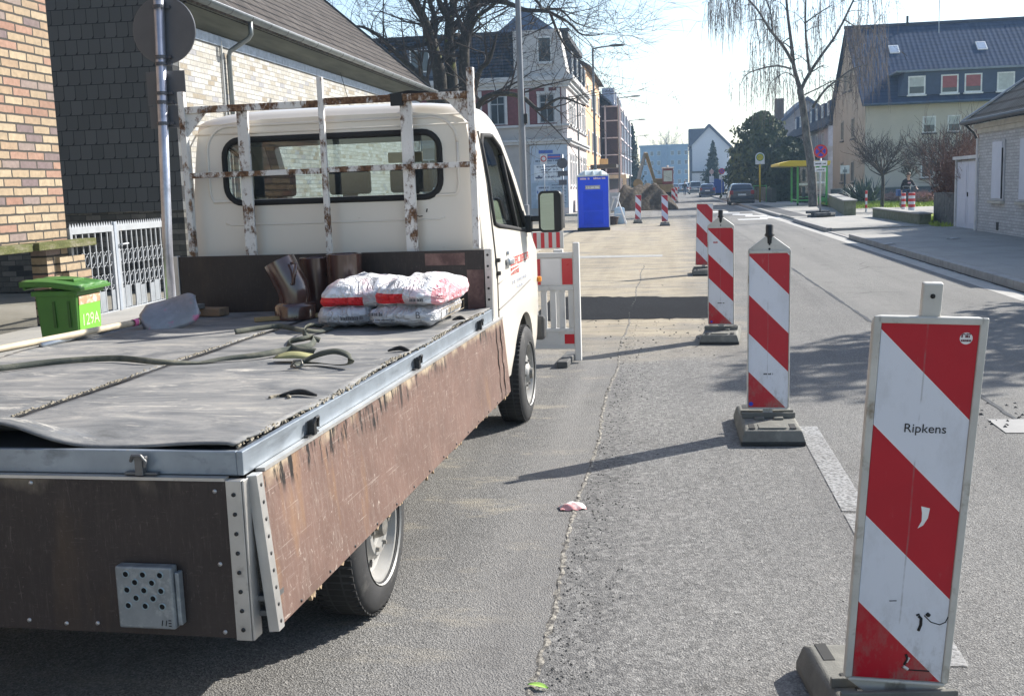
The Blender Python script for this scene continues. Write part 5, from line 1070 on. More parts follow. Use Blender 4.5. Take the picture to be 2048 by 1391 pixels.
# slate clad gable house
H2 = thing('slate_clad_house', 'house with dark slate gable, pale brick front and brown tiled roof behind the truck', 'house', (-8.75, 19, 0))
def slate():
    t = NT('slate_shingles'); X, Y, Z = t.xyz(); w, h = .225, .268
    rr, j, fu, fv = t.cells(X, Z, w, h, .010, .5); c = t.ramp(rr, [(0, (.066, .070, .070)), (1, (.088, .093, .094))])
    edge = t.math('MAXIMUM', t.math('LESS_THAN', fv, .05), t.math('LESS_THAN', fu, .05)); c = t.mix(edge, c, (.010, .011, .012))
    hi = t.math('MULTIPLY', t.math('LESS_THAN', fv, .12), t.math('GREATER_THAN', fv, .05)); c = t.mix(t.math('MULTIPLY', hi, .4), c, (.09, .095, .10))
    cor = t.math('LESS_THAN', t.math('ADD', t.math('SUBTRACT', 1., fu), fv), .22); c = t.mix(cor, c, (.014, .015, .016))
    c = t.mix(t.math('MULTIPLY', t.step(t.noise(3, 4), .55, .8), .3), c, (.07, .075, .075))
    hgt = t.math('ADD', t.math('MULTIPLY', t.math('SUBTRACT', 1., fv), .6), t.math('MULTIPLY', rr, .4)); return t.finish(c, .7, 0, .3, hgt, .8, .015)
mb = MB(); mb.prism([(-10, 0, 1.45), (0, 0, 1.45), (0, 0, 5.2), (-5, 0, 9.6), (-10, 0, 5.2)], (0, .25, 0)); mb.build('slate_gable', slate(), H2)
GREYB = brickmat('grey_stone_base', 'x', .30, .10, [(0, (.09, .088, .078)), (.25, (.13, .125, .11)), (.5, (.07, .068, .06)), (.8, (.03, .03, .029))], (.04, .04, .037)); mb = MB(); mb.box(-10, -.01, .03, .28, 0, 1.445); mb.build('gable_base', GREYB, H2)
WBR = brickmat('pale_facing_brick', 'y', .30, .10, [(0, (.36, .345, .31)), (.25, (.41, .40, .37)), (.5, (.33, .31, .265)), (.68, (.43, .425, .40)), (.92, (.28, .245, .19)), (.97, (.28, .28, .29))], (.22, .215, .205), .014, .7); mb = MB(); mb.box(-.3, .01, .26, 20, 0, 5.05); mb.box(-10, -9.7, .26, 20, 0, 5.05); mb.build('front_wall', WBR, H2)
mb = MB(); mb.prism([(-10, 19.75, 5.0), (0, 19.75, 5.0), (-5, 19.75, 9.5)], (0, .24, 0)); mb.build('far_gable', slate(), H2)
def tiles(name, ax_along, col, pitch=.33, wv=.21, soft=1.):
    t = NT(name); X, Y, Z = t.xyz(); u = Y if ax_along == 'y' else X
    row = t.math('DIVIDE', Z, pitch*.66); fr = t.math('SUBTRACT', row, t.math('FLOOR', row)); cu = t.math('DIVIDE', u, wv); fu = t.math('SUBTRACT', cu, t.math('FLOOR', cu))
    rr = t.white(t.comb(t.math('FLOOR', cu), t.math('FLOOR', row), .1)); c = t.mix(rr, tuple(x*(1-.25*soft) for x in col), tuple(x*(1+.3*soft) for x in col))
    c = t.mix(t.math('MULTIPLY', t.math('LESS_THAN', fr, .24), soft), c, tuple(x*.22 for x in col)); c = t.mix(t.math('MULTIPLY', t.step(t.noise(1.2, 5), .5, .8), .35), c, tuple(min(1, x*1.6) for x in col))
    hgt = t.math('ADD', t.math('MULTIPLY', t.math('SUBTRACT', 1., fr), .6), t.math('MULTIPLY', t.math('SINE', t.math('MULTIPLY', fu, 6.283)), .4)); return t.finish(c, .9, 0, .08, hgt, soft, .05)
def roofslab(par, name, m, p, th=.14, nm=None): mb = MB(); a, b, c_, d = [Vector(q) for q in p]; n = (b-a).cross(d-a).normalized(); n = n if n.z > 0 else -n; mb.prism([a, b, c_, d], -n*th); return mb.build(name, m, par)
BRT = tiles('brown_roof_tiles', 'y', (.085, .076, .07), .40)
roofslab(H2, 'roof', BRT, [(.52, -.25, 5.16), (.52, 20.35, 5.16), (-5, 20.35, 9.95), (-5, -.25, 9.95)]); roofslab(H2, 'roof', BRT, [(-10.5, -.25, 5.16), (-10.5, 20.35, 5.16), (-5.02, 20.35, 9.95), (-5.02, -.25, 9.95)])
mb = MB(); mb.tube([(-5, 20.38, 9.98), (.53, 20.38, 5.17)], .055, 6); mb.build('verge', mat('verge_dark', (.035, .035, .035), .7), H2)
t = NT('greenish_boards'); X, Y, Z = t.xyz(); c = t.mix(t.step(t.noise(6, 4, stretch=(1, .1, 1)), .35, .7), (.05, .055, .042), (.095, .10, .078)); SOF = t.finish(c, .8)
mb = MB(); mb.prism([(.02, -.2, 4.82), (.46, -.2, 5.08), (.40, -.2, 5.12), (.02, -.2, 5.0)], (0, 20.4, 0)); mb.build('eaves_board', SOF, H2); mb = MB(); mb.box(.012, .05, 0.26, 20, 4.62, 4.80); mb.build('blue_frieze', mat('frieze_blue', (.30, .36, .44), .7, var=.3, vs=9), H2)
GUT = mat('zinc_gutter', (.20, .22, .22), .42, .6, .5, .2, 3)
mb = MB(); prof = [(R(180+a)) for a in range(0, 181, 20)]
mb.grid(lambda a, b: (.56+.09*math.cos(math.pi+math.pi*b), -.3+20.7*a, 5.19+.09*math.sin(math.pi+math.pi*b)), 1, 10); G_ = mb.build('gutter', GUT, H2, smooth='all', solid=.006); mb = MB(); mb.tube([(.65, -.3, 5.192), (.65, 20.4, 5.192)], .012, 6); mb.build('gutter_lip', GALV, G_)
mb = MB()
for k in range(20): mb.lathe([(.094, -.012), (.098, -.012), (.098, .012), (.094, .012)], 'y', (.56, .4+k*1.03, 5.19), 12, math.pi, 2*math.pi)
mb.build('gutter_brackets', mat('bracket_dark', (.05, .05, .05), .6), G_)
mb = MB(); mb.tube([(.56, 2.5, 5.12), (.56, 2.5, 4.86), (.50, 2.5, 4.78), (.12, 2.45, 4.55), (.085, 2.45, 4.45), (.085, 2.45, .2)], .05, 10); mb.build('downpipe', GUT, H2, smooth='all'); mb = MB(); mb.tube([(.04, 2.2, 4.72), (.04, 2.2, 2.0)], .022, 6); mb.box(.02, .09, 2.12, 2.28, 2.6, 2.95); mb.build('cable_duct', mat('duct_pale', (.5, .5, .48), .5), H2)
mb = MB(); mb.tube([(.10, 10.0, 5.0), (.14, 10.6, 4.2), (.16, 11.0, 3.6)], .008, 4); mb.build('hanging_wire', BLACK, H2)
sk = [(-3.55, 9.6, 8.75), (-3.55, 10.5, 8.75), (-4.25, 10.5, 9.36), (-4.25, 9.6, 9.36)]; mb = MB(); nn = Vector((.656, 0, .755)); mb.prism([Vector(p)+nn*.08 for p in sk], nn*-.1); s_ = mb.build('skylight', GALV, H2); mb = MB(); mb.prism([Vector(p)*.9+Vector((-3.9, 10.05, 9.055))*.1+nn*.085 for p in sk], nn*.004); mb.build('skylight_glass', mat('sky_glass', (.55, .6, .65), .05, .6), s_)
# gate
GT = thing('iron_gate', 'white painted iron double gate with scrolls and a spiked top rail beside the brick house', 'gate', (-7.7, 13.26, .06))
GW = mat('gate_white_paint', (.31, .325, .34), .5, 0, .4, .15, 6, blots=(((.32, .31, .29), 9, .6, .75),)); GP = mat('gate_plate', (.26, .28, .30), .5, .2)
def leaf(y0, y1):
    mb = MB(); mb.box(-.02, .02, y0, y1, 1.17, 1.255); mb.box(-.02, .02, y0, y1, .0, .07); mb.box(-.022, .022, y0, y0+.06, .07, 1.17); mb.box(-.022, .022, y1-.06, y1, .07, 1.17)
    L = mb.build('gate_leaf', GW, GT, bevel=.003); mb = MB(); n = round((y1-y0)/.155)
    for i in range(1, n): y = y0+(y1-y0)*i/n; mb.box(-.009, .009, y-.009, y+.009, .07, 1.17)
    mb.build('bars', GW, L); mb = MB()
    for i in range(n):
        y = y0+(y1-y0)*(i+.5)/n
        for z in (.80, .48):
            mb.tube([(0, y+.048*math.cos(a*.5236), z+.062*math.sin(a*.5236)) for a in range(13)], .0065, 4, cap=False)
            for s in (-1, 1): mb.tube([(0, y-.055, z+s*.105), (0, y-.02, z+s*.09), (0, y, z+s*.062), (0, y+.02, z+s*.09), (0, y+.055, z+s*.105)], .0055, 4)
    mb.build('scrolls', GW, L); mb = MB(); y = y0+.02
    while y < y1-.02: mb.prism([(-.004, y, 1.255), (-.004, y+.06, 1.255), (-.004, y+.03, 1.315)], (.008, 0, 0)); y += .068
    mb.build('spikes', GW, L); mb = MB()
    for i in range(n):
        if i % 3 != 2: ya = y0+(y1-y0)*i/n; mb.box(-.006, .006, ya+.018, ya+(y1-y0)/n-.018, .08, .36+.03*(i % 2))
    mb.build('plates', GP, L); return L
leaf(-.02, 1.12); l2 = leaf(1.2, 2.72); mb = MB(); mb.tube([(.03, 1.24, .98), (.07, 1.24, .98), (.07, 1.42, .985)], .012, 6); mb.build('handle', GALV, l2)
mb = MB(); mb.box(-.03, .03, 1.125, 1.195, -.05, 1.3); mb.box(-.05, .05, 2.75, 2.86, -.06, 1.36); mb.build('gate_posts', mat('gate_post_grey', (.30, .33, .37), .5, .3), GT, bevel=.004)
# ---- corner apartment house with advertising wall
AP = thing('corner_apartment_house', 'old corner house with burgundy panels, cornices, dark mansard roof and painted advertising', 'house', (-5.45, 62, 0))
STU = mat('grey_stucco', (.40, .375, .355), .85, var=.12, vs=1.2, bump=.3, bs=30); STUP = mat('pinkish_stucco', (.62, .55, .53), .85, var=.1, vs=1.2); BURG = mat('burgundy_panel', (.15, .045, .05), .7, var=.25, vs=5); STONE = mat('pale_stone_trim', (.50, .50, .50), .8, var=.15, vs=4); SLR = tiles('mansard_slate', 'x', (.045, .055, .075), .3); SLRY = tiles('mansard_slate_side', 'y', (.05, .06, .08), .3)
mb = MB(); mb.box(-16, -.3, .02, 14, 0, 7.7); mb.build('wall', STU, AP); mb = MB(); mb.box(-.29, 0, -.0, 14.9, 0, 7.7); mb.build('street_wall', STUP, AP)
for z0, z1, d in ((4.05, 4.2, .18), (4.2, 4.32, .28), (5.02, 5.14, .12), (7.15, 7.32, .14), (7.32, 7.52, .26), (7.52, 7.78, .42)):
    mb = MB(); mb.box(-16, d, -d, -.004, z0, z1); mb.box(.004, d, -.003, 14.9, z0, z1); mb.build('cornice', STONE, AP)
for xa, xb in ((-6.0, -.3), (-10.2, -6.05)):
    mb = MB(); mb.box(xa, xb, -.05, .01, 5.15, 7.14); mb.build('burgundy_panel', BURG, AP)
ex = Vector((1, 0, 0))
for x in (-1.1, -3.9, -7.4, -9.6):
    mb = MB(); mb.box(x-.55, x-.42, -.14, -.052, 5.2, 6.9); mb.box(x+.42, x+.55, -.14, -.052, 5.2, 6.9); mb.box(x-.58, x+.58, -.16, -.052, 6.8, 6.95); mb.box(x-.12, x+.12, -.2, -.052, 6.85, 7.14); mb.build('window_surround', STONE, AP); win(AP, (x, -.052, 6.0), ex, .84, 1.58, mat('sash_grey', (.30, .32, .34), .5), PANE, .06, 1, None, .45)
for x in (-.45, -2.2, -2.6, -4.9): mb = MB(); mb.box(x-.1, x+.1, -.12, -.051, 5.15, 7.1); mb.build('pilaster', STONE, AP)
for x in (-6.2, -8.0, -12, -14): win(AP, (x, .02, 2.6), ex, 1.2, 1.7, WHITE, PANE, .08, 1, STONE, .5)
for x in (-12, -14): win(AP, (x, .02, 6.0), ex, 1.0, 1.6, WHITE, PANE, .08, 1, STONE, .5)
roofslab(AP, 'mansard_roof', SLR, [(-16, -.1, 7.78), (-2.9, -.1, 7.78), (-2.9, 2.0, 10.5), (-16, 2.0, 10.3)], .2); mb = MB(); mb.box(-16, .0, 2.0, 13, 10.1, 10.4); mb.box(-16, .1, 1.9, 2.1, 10.4, 10.6); mb.build('roof_top', mat('roof_felt', (.04, .045, .055), .8), AP)
roofslab(AP, 'mansard_roof', SLRY, [(.2, -.05, 7.78), (.2, 14.9, 7.78), (-1.2, 14.9, 10.2), (-1.2, -.05, 10.2)], .2)
mb = MB(); mb.prism([(-2.9, -.12, 7.8), (.1, -.12, 7.8), (-.35, -.12, 10.3), (-2.9, -.12, 10.3)], (0, 2.2, 0)); g = mb.build('gable_dormer', mat('blue_white_render', (.50, .485, .47), .8, var=.1), AP); win(AP, (-1.15, -.12, 9.2), ex, .78, 1.4, WHITE, PANE, .06, 0, STONE)
mb = MB(); mb.prism([(-3.8, .5, 10.35), (-.6, .5, 10.35), (-2.3, .5, 11.6)], (0, 4, 0)); mb.build('roof_gable', mat('blue_slate', (.10, .14, .22), .7, var=.2), AP)
for x in (-8.3, -12.2): mb = MB(); mb.box(x-.75, x+.75, .1, 1.7, 8.1, 9.75); d_ = mb.build('dormer', mat('dormer_grey', (.10, .12, .15), .7), AP); win(AP, (x, .1, 8.95), ex, 1.15, 1.25, WHITE, PANE, .07, 1)
for y in (1.6, 3.4, 5.2, 7.4, 9.6, 11.8, 13.6):
    for z, h in ((6.0, 1.7), (2.6, 1.9)): win(AP, (0, y, z), (0, 1, 0), .95, h, WHITE, PANE, .08, 1, STONE, .5)
for y in (3., 6.5, 10, 13): mb = MB(); mb.box(-.6, .12, y-.5, y+.5, 8.0, 9.4); mb.build('dormer', mat('dormer_grey', (.10, .12, .15), .7), AP); win(AP, (.12, y, 8.8), (0, 1, 0), .7, 1.0, WHITE, PANE, .06)
mb = MB(); mb.tube([(.12, 6.3, 7.6), (.12, 6.3, .1)], .06, 8); mb.build('downpipe', GUT, AP)
for x in (-14.4, -12.9): mb = MB(); mb.box(x-.3, x+.3, 4, 4.7, 10.3, 11.3); mb.build('chimney', mat('chimney_brick', (.15, .09, .07), .9), AP)
AD = mat('ad_wall_blue', (.42, .49, .58), .7, var=.1, vs=2); mb = MB(); mb.box(-2.15, -.03, -.05, -.005, .45, 4.0); ad = mb.build('advertising_wall', AD, AP)
ABL, ARD, AWH = mat('ad_blue', (.06, .13, .42), .5), mat('ad_red', (.5, .12, .16), .5), mat('ad_white', (.66, .70, .74), .5); AIN = mat('ad_ink', (.10, .12, .18), .6)
def adbox(x0, x1, z0, z1, m, d, n): mb = MB(); mb.box(x0, x1, -.05-d, -.051, z0, z1); return mb.build(n, m, ad)
adbox(-1.65, -.85, 3.52, 3.70, ABL, .02, 'blue_sign'); adbox(-1.15, -.42, 3.18, 3.46, ABL, .03, 'blue_sign'); adbox(-1.15, -.42, 3.28, 3.34, ARD, .032, 'red_stripe'); adbox(-1.95, -.35, 2.02, 2.90, AWH, .02, 'white_sign'); adbox(-1.85, -1.05, .95, 1.72, mat('ad_panel_pale', (.50, .57, .66), .6), .02, 'pale_sign'); adbox(-2.1, -.05, .45, 1.9, mat('ad_lower', (.33, .41, .50), .7), .003, 'lower_field')
mb = MB(); fa = lambda u, v: (u, -.0745, v)
for x0, x1, z, h, s in ((-1.85, -.4, 3.06, .10, 1), (-1.85, -.45, 2.74, .09, 2), (-1.55, -.5, 2.58, .08, 3), (-1.5, -.45, 2.44, .06, 4), (-1.3, -.45, 2.16, .11, 5), (-1.7, -1.1, 1.56, .11, 6)): marks(mb, x0, x1, z, h, fa, seed=s)
for k in range(7): marks(mb, -.95, -.15, 1.72-k*.17, .06, fa, seed=60+k)
mb.quad(fa(-1.85, 2.12), fa(-1.5, 2.12), fa(-1.44, 2.22), fa(-1.9, 2.22)); mb.quad(fa(-1.75, 2.22), fa(-1.6, 2.22), fa(-1.62, 2.3), fa(-1.73, 2.3)); mb.build('sign_lettering', AIN, ad)
mb = MB(); marks(mb, -1.8, -1.1, 1.28, .2, fa, seed=71); mb.build('blue_lettering', ABL, ad)
# orange house, dark brick block with pale balconies, further blocks
OR = thing('orange_house', 'narrow pale orange rendered house next to the corner house', 'house', (-5.5, 77.2, 0)); ORM = mat('orange_render', (.66, .42, .25), .85, var=.1); mb = MB(); mb.box(-10, 0, 0, 17, 0, 10.0); mb.build('wall', ORM, OR); mb = MB(); mb.prism([(.45, -.2, 9.85), (-5, -.2, 13), (-10, -.2, 10)], (0, 17.4, 0)); mb.build('roof', mat('dark_roof', (.045, .045, .05), .7), OR)
for y in (2.5, 7, 11.5, 15.2):
    for z in (2.2, 4.9, 8.1): win(OR, (0, y, z), (0, 1, 0), 1.3, 1.5, WHITE, PANE, .09, 1, STONE)
mb = MB(); mb.box(.05, .75, 14.6, 14.8, 3.1, 3.8); mb.build('yellow_sign', mat('inn_sign_yellow', (.50, .38, .18), .5), OR); mb = MB(); mb.box(.01, 1.9, 4, 9, 2.9, 3.15); mb.build('canopy', mat('canopy_dark', (.06, .055, .05), .8), OR)
DB = thing('dark_brick_block', 'dark brick apartment block with pale balcony bands and downpipes', 'apartment block', (-5.4, 95, 0)); DKB = mat('dark_plum_brick', (.065, .045, .055), .85, var=.25, vs=6); mb = MB(); mb.box(-9, .0, 0, 34, 0, 8.6); mb.box(0.01, 1.5, .6, 5.6, 2.6, 8.3); mb.build('wall', DKB, DB); roofslab(DB, 'roof', tiles('blue_grey_tiles', 'y', (.09, .12, .18), .3), [(.9, -.3, 8.6), (.9, 34, 8.6), (-3, 34, 12), (-3, -.3, 12)]); mb = MB(); mb.box(-9, -3, 0, 34, 8.6, 12); mb.build('roof_body', mat('dark_roof', (.045, .045, .05), .7), DB)
PKW = mat('pale_band', (.62, .56, .58), .7); mb = MB()
for z in (2.6, 4.2, 5.65, 7.1, 8.3): mb.box(-3, 1.56, .52, .6, z-.05, z+.05); mb.box(1.5, 1.58, .6, 33, z-.06, z+.06)
mb.build('balcony_bands', PKW, DB); mb = MB()
for x, y in ((1.56, .52), (.3, .5), (1.6, 8), (1.6, 16), (1.6, 24)): mb.box(x-.07, x+.07, y-.07, y+.07, 0, 8.4)
mb.build('balcony_posts', PKW, DB); mb = MB(); mb.box(.02, 1.5, 6.5, 33, 2.6, 8.2); mb.build('balcony_block', mat('balcony_slate', (.09, .12, .16), .8, var=.3), DB)
for y in (7, 12, 17, 22): mb = MB(); mb.box(-.3, .8, y, y+1.6, 9.0, 10.4); d_ = mb.build('dormer', mat('dormer_pale', (.5, .5, .55), .7), DB); win(DB, (.8, y+.8, 9.7), (0, 1, 0), 1.1, .9)
mb = MB(); mb.box(-.1, 2.0, .4, 8, 2.2, 2.5); mb.box(1.7, 2.0, .4, .8, 0, 2.2); mb.build('shop_canopy', mat('canopy_cream', (.55, .48, .36), .7), DB)
for k, (y, h, cx) in enumerate(((130, 8.5, (.20, .17, .16)), (152, 9.5, (.30, .28, .27)), (176, 8., (.22, .22, .24)))):
    t = thing('terraced_house', ['brown terraced house beyond the dark brick block', 'tall pale terraced house farther down the left side', 'farthest grey terraced house on the left side'][k], 'house', (-5.2, y, 0), 0, 'terraced houses on the left'); mb = MB(); mb.box(-9, 0, 0, 20.5, 0, h); mb.build('wall', mat('terrace_%s' % 'abc'[k], cx, .85), t); mb = MB(); mb.prism([(.4, -.1, h), (-4.5, -.1, h+3), (-9.3, -.1, h)], (0, 20.7, 0)); mb.build('roof', mat('dark_roof', (.045, .045, .05), .7), t)
    for yy in (2, 6, 10, 14, 18):
        for z in (2, 4.6, 7.2): win(t, (0, yy, z), (0, 1, 0), 1.1, 1.5)
BT = thing('tower_block', 'wide apartment block painted haze blue closing the end of the street', 'apartment block', (0, 330, 0)); mb = MB(); mb.box(-7.5, 6.6, 0, 12, 0, 12.4); mb.box(-7.8, 6.9, -.3, 12, 12.4, 12.9); mb.build('wall', mat('tower_haze_blue', (.13, .22, .33), .85), BT)  # blue of the distance haze is painted into the wall colour
for x in range(-6, 7, 2):
    for z in (2, 4.8, 7.6, 10.4): win(BT, (x, 0, z), ex, 1.1, 1.4, mat('tower_frame', (.30, .38, .46), .6), PANE, .12)
mb = MB(); mb.box(-1.2, .6, -.4, 0, 0, 12.3); mb.build('stair_bay', mat('tower_bay', (.10, .17, .27), .8), BT)
WG = thing('white_gable_house', 'white house with a steep blue gable roof on the right end of the street', 'house', (7.73, 200, 0)); WRD = mat('white_render', (.60, .62, .66), .85, var=.06); mb = MB(); mb.prism([(-3.0, 0, 0), (3.6, 0, 0), (3.6, 0, 7.9), (0, 0, 11.3), (-3.0, 0, 8.3)], (0, 9, 0)); mb.build('wall', WRD, WG)
RB = mat('blue_roof', (.055, .07, .12), .6, var=.2); mb = MB(); mb.prism([(-.15, -.35, 11.75), (.15, -.35, 11.75), (4.1, -.35, 7.7), (3.7, -.35, 7.45), (0, -.35, 11.25), (-3.2, -.35, 8.0), (-3.6, -.35, 8.2)], (0, 9.7, 0)); mb.box(-3.5, -.4, 3, 9, 7.4, 11.2); mb.box(-3.4, -2.98, .3, 8.9, 0, 7.4); mb.build('roof', RB, WG); mb = MB(); mb.box(-3.1, 2, -5, -.02, 0, 3.2); mb.build('garage_annex', mat('annex_grey', (.45, .47, .50), .85), WG); mb = MB(); mb.box(-3.3, 2.2, -5.2, .0, 3.2, 3.5); mb.build('annex_roof', DARKM, WG)
# ---- right side
BE = thing('beige_house', 'beige rendered house with blue tiled roof and long dormer on the right', 'house', (12.1, 70, 0)); BEI = mat('beige_render', (.54, .49, .415), .88, var=.07, vs=.7, bump=.25, bs=14); BEG = mat('tan_gable_render', (.42, .36, .27), .88, var=.1, vs=.8)
mb = MB(); mb.box(0.02, 26, 0, 13, 0, 6.1); mb.build('wall', BEI, BE); mb = MB(); mb.prism([(0, .0, 0), (0, 13, 0), (0, 13, 6.05), (0, 6.5, 11.1), (0, 0, 6.05)], (.018, 0, 0)); mb.build('gable_wall', BEG, BE); mb = MB(); mb.prism([(26, .0, 6.1), (26, 13, 6.1), (26, 6.5, 11.1)], (-25.9, 0, 0)); mb.build('roof_core', DARKM, BE)
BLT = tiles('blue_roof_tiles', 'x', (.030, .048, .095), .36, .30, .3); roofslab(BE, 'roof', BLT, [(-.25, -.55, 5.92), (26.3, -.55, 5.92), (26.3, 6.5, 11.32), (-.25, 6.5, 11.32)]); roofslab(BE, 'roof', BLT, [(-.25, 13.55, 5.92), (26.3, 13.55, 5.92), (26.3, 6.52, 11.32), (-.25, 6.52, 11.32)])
mb = MB(); mb.tube([(-.3, 6.5, 11.38), (26, 6.5, 11.38)], .12, 6); mb.build('ridge', mat('ridge_dark', (.03, .04, .07), .6), BE); mb = MB(); mb.tube([(-.2, -.62, 5.9), (26, -.62, 5.9)], .08, 6); mb.build('gutter', mat('gutter_blue', (.07, .10, .16), .5), BE)
DBL = mat('dormer_blue', (.045, .065, .12), .6, var=.15); mb = MB(); mb.prism([(1.9, -.15, 6.35), (22, -.15, 6.35), (22, -.15, 7.72), (2.25, -.15, 7.72)], (0, 2.6, 0)); mb.build('dormer', DBL, BE); mb = MB(); mb.box(1.7, 22.2, -.4, 2.6, 7.725, 7.83); mb.build('dormer_roof', mat('dormer_edge_grey', (.22, .25, .30), .6), BE)
RBL = mat('red_blind', (.34, .10, .10), .8); GBL = mat('pale_curtain', (.5, .52, .5), .8)
for x, cur in ((2.95, (GBL, .5)), (4.85, (RBL, .62)), (6.2, (RBL, .6)), (8.05, (GBL, .85)), (10.5, None)): win(BE, (x, -.15, 6.94), ex, 1.0, 1.1, WHITE, PANE, .08, 0, WHITE, curtain=cur)
for x in (3.75, 5.2, 6.75, 9, 11): win(BE, (x, 0, 4.6), ex, .78, 1.0, WHITE, PANE, .08, 0, mat('sill_dark', (.10, .10, .09), .8), curtain=(GBL, .45))
for x in (3.7, 6.6): win(BE, (x, 0, 1.9), ex, .78, 1.0, WHITE, PANE, .08, 0, mat('sill_dark', (.10, .10, .09), .8))
for y, z, h in ((4.3, 4.75, 1.35), (8.6, 4.75, 1.35), (4.3, 1.95, 1.4), (8.6, 1.95, 1.4), (5.3, 7.9, 1.3), (7.6, 7.9, 1.2)): win(BE, (0, y, z), (0, -1, 0), 1.05, h, mat('tan_frame', (.36, .32, .25), .6), PANE, .1, 1, mat('sill_dark', (.10, .10, .09), .8))
nn = Vector((0, -.61, .79))
for x, z in ((2.45, 9.55), (7.75, 9.5)):
    y = -.55+(z-5.92)/.766; mb = MB(); p = [Vector((x-.3, y-.35, z-.27)), Vector((x+.3, y-.35, z-.27)), Vector((x+.3, y+.35, z+.27)), Vector((x-.3, y+.35, z+.27))]; mb.prism([q+nn*.07 for q in p], nn*-.1); s_ = mb.build('skylight', WHITE, BE); mb = MB(); c0 = Vector((x, y, z)); mb.prism([c0+(q-c0)*.8+nn*.075 for q in p], nn*.004); mb.build('skylight_glass', mat('sky_glass', (.55, .6, .65), .05, .6), s_)
mb = MB(); mb.tube([(5.5, 5.6, 10.4), (5.5, 5.6, 13.6)], .03, 5); mb.tube([(5.1, 5.6, 12.9), (6.4, 5.6, 12.9)], .015, 4); mb.tube([(5.2, 5.6, 13.3), (5.8, 5.6, 13.3)], .015, 4); mb.build('antenna', GALV, BE); mb = MB(); mb.tube([(3.7, 6.4, 11.3), (3.7, 6.4, 11.9)], .08, 6); mb.build('vent_pipe', DARKM, BE)
RH = thing('row_house', 'long grey pink row house with dormers behind the bus shelter', 'house', (12.5, 88.5, 0)); mb = MB(); mb.box(0, 10, 0, 34, 0, 5.7); mb.build('wall', mat('row_render', (.46, .43, .44), .88, var=.15, vs=.5), RH); mb = MB(); mb.box(0.05, 9.9, -.06, -.005, 0, 5.6); mb.build('end_wall', mat('blue_grey_render', (.50, .52, .58), .88), RH); RDT = tiles('row_roof_tiles', 'y', (.06, .065, .085), .33); roofslab(RH, 'roof', RDT, [(-.5, -.3, 5.5), (-.5, 34.3, 5.5), (5, 34.3, 9.8), (5, -.3, 9.8)]); mb = MB(); mb.prism([(0, 0, 5.6), (10, 0, 5.6), (5, 0, 9.6)], (0, 34, 0)); mb.build('roof_core', mat('roof_core_grey', (.10, .10, .11), .8), RH); mb = MB(); mb.prism([(-.02, -.3, 3.9), (3.0, -.3, 3.9), (3.0, -.3, 4.05), (-.02, -.3, 4.05)], (0, .23, 0)); mb.build('string_course', STONE, RH)
for y in (2.5, 6, 9.5, 13, 17, 21, 25, 29): 
    for z in (1.9, 4.5): win(RH, (0, y, z), (0, -1, 0), 1.1, 1.4, WHITE, PANE, .1, 1)
    mb = MB(); mb.box(.9, 2.8, y-.7, y+.7, 6.5, 7.9); mb.build('dormer', DBL, RH); win(RH, (.9, y, 7.2), (0, -1, 0), 1.0, 1.0, WHITE, PANE, .1, 1)
for y in (11.2, 22.5): mb = MB(); mb.tube([(-.1, y, 5.4), (-.1, y, .2)], .08, 6); mb.build('downpipe', GUT, RH)
FH = thing('gabled_house', 'dark roofed house with chimney peeping over the conifers', 'house', (11.8, 128, 0)); mb = MB(); mb.prism([(0, 0, 0), (10, 0, 0), (10, 0, 6), (4, 0, 10.3), (0, 0, 6.8)], (0, 12, 0)); mb.build('wall', mat('far_wall', (.26, .25, .26), .85), FH); mb = MB(); mb.prism([(-.5, -.4, 6.6), (4, -.4, 10.7), (10.5, -.4, 5.9), (10.5, -.4, 5.6), (4, -.4, 10.3), (-.5, -.4, 6.2)], (0, 12.8, 0)); mb.build('roof', RB, FH); mb = MB(); mb.box(.9, 1.9, 4, 5, 7.5, 10.9); mb.build('chimney', mat('chimney_brick', (.15, .09, .07), .9), FH)
WH = thing('white_brick_house', 'low white brick house with shuttered windows and dark roof at the right edge', 'house', (8.1, 30.2, 0)); WBK = brickmat('white_brick', 'y', .26, .076, [(0, (.47, .47, .47)), (.35, (.51, .51, .51)), (.7, (.43, .43, .43))], (.27, .27, .27), .012, .35, dirt=((.36, .36, .35), .4))
mb = MB(); mb.box(0, 9, -11, 0, .0, 2.62); mb.build('wall', WBK, WH); mb = MB(); mb.prism([(0.0, -11, 2.6), (9, -11, 2.6), (4.5, -11, 5.6)], (0, 10.95, 0)); mb.build('roof_core', WBK, WH)
CRE = mat('cream_frieze', (.45, .43, .37), .8); mb = MB(); mb.box(-.06, .0, -11, .02, 2.62, 2.74); mb.box(-.14, .0, -11.05, .05, 2.74, 2.86); mb.build('frieze', CRE, WH)
DTL = tiles('dark_roof_tiles', 'y', (.045, .05, .055), .42, .26); roofslab(WH, 'roof', DTL, [(-.32, -11.2, 2.95), (-.32, .4, 2.95), (4.5, .4, 6.2), (4.5, -11.2, 6.2)], .12); roofslab(WH, 'roof', DTL, [(9.3, -11.2, 2.95), (9.3, .4, 2.95), (4.52, .4, 6.2), (4.52, -11.2, 6.2)], .12); mb = MB(); mb.tube([(-.34, .42, 2.98), (4.5, .42, 6.24)], .03, 6); mb.build('verge_trim', mat('verge_pale', (.42, .43, .45), .6), WH); mb = MB(); mb.tube([(-.36, -11.2, 2.92), (-.36, .35, 2.92)], .06, 8); mb.tube([(-.34, .2, 2.9), (-.1, .1, 2.65), (-.05, .05, 2.5)], .035, 6); mb.build('gutter', mat('gutter_black', (.03, .032, .035), .5), WH); mb = MB(); mb.tube([(-.05, -.03, 2.5), (-.05, -.03, .12)], .035, 8); mb.build('downpipe', mat('pipe_white', (.6, .6, .6), .5), WH)
SHU = mat('shutter_blue_white', (.56, .59, .66), .6, var=.06)
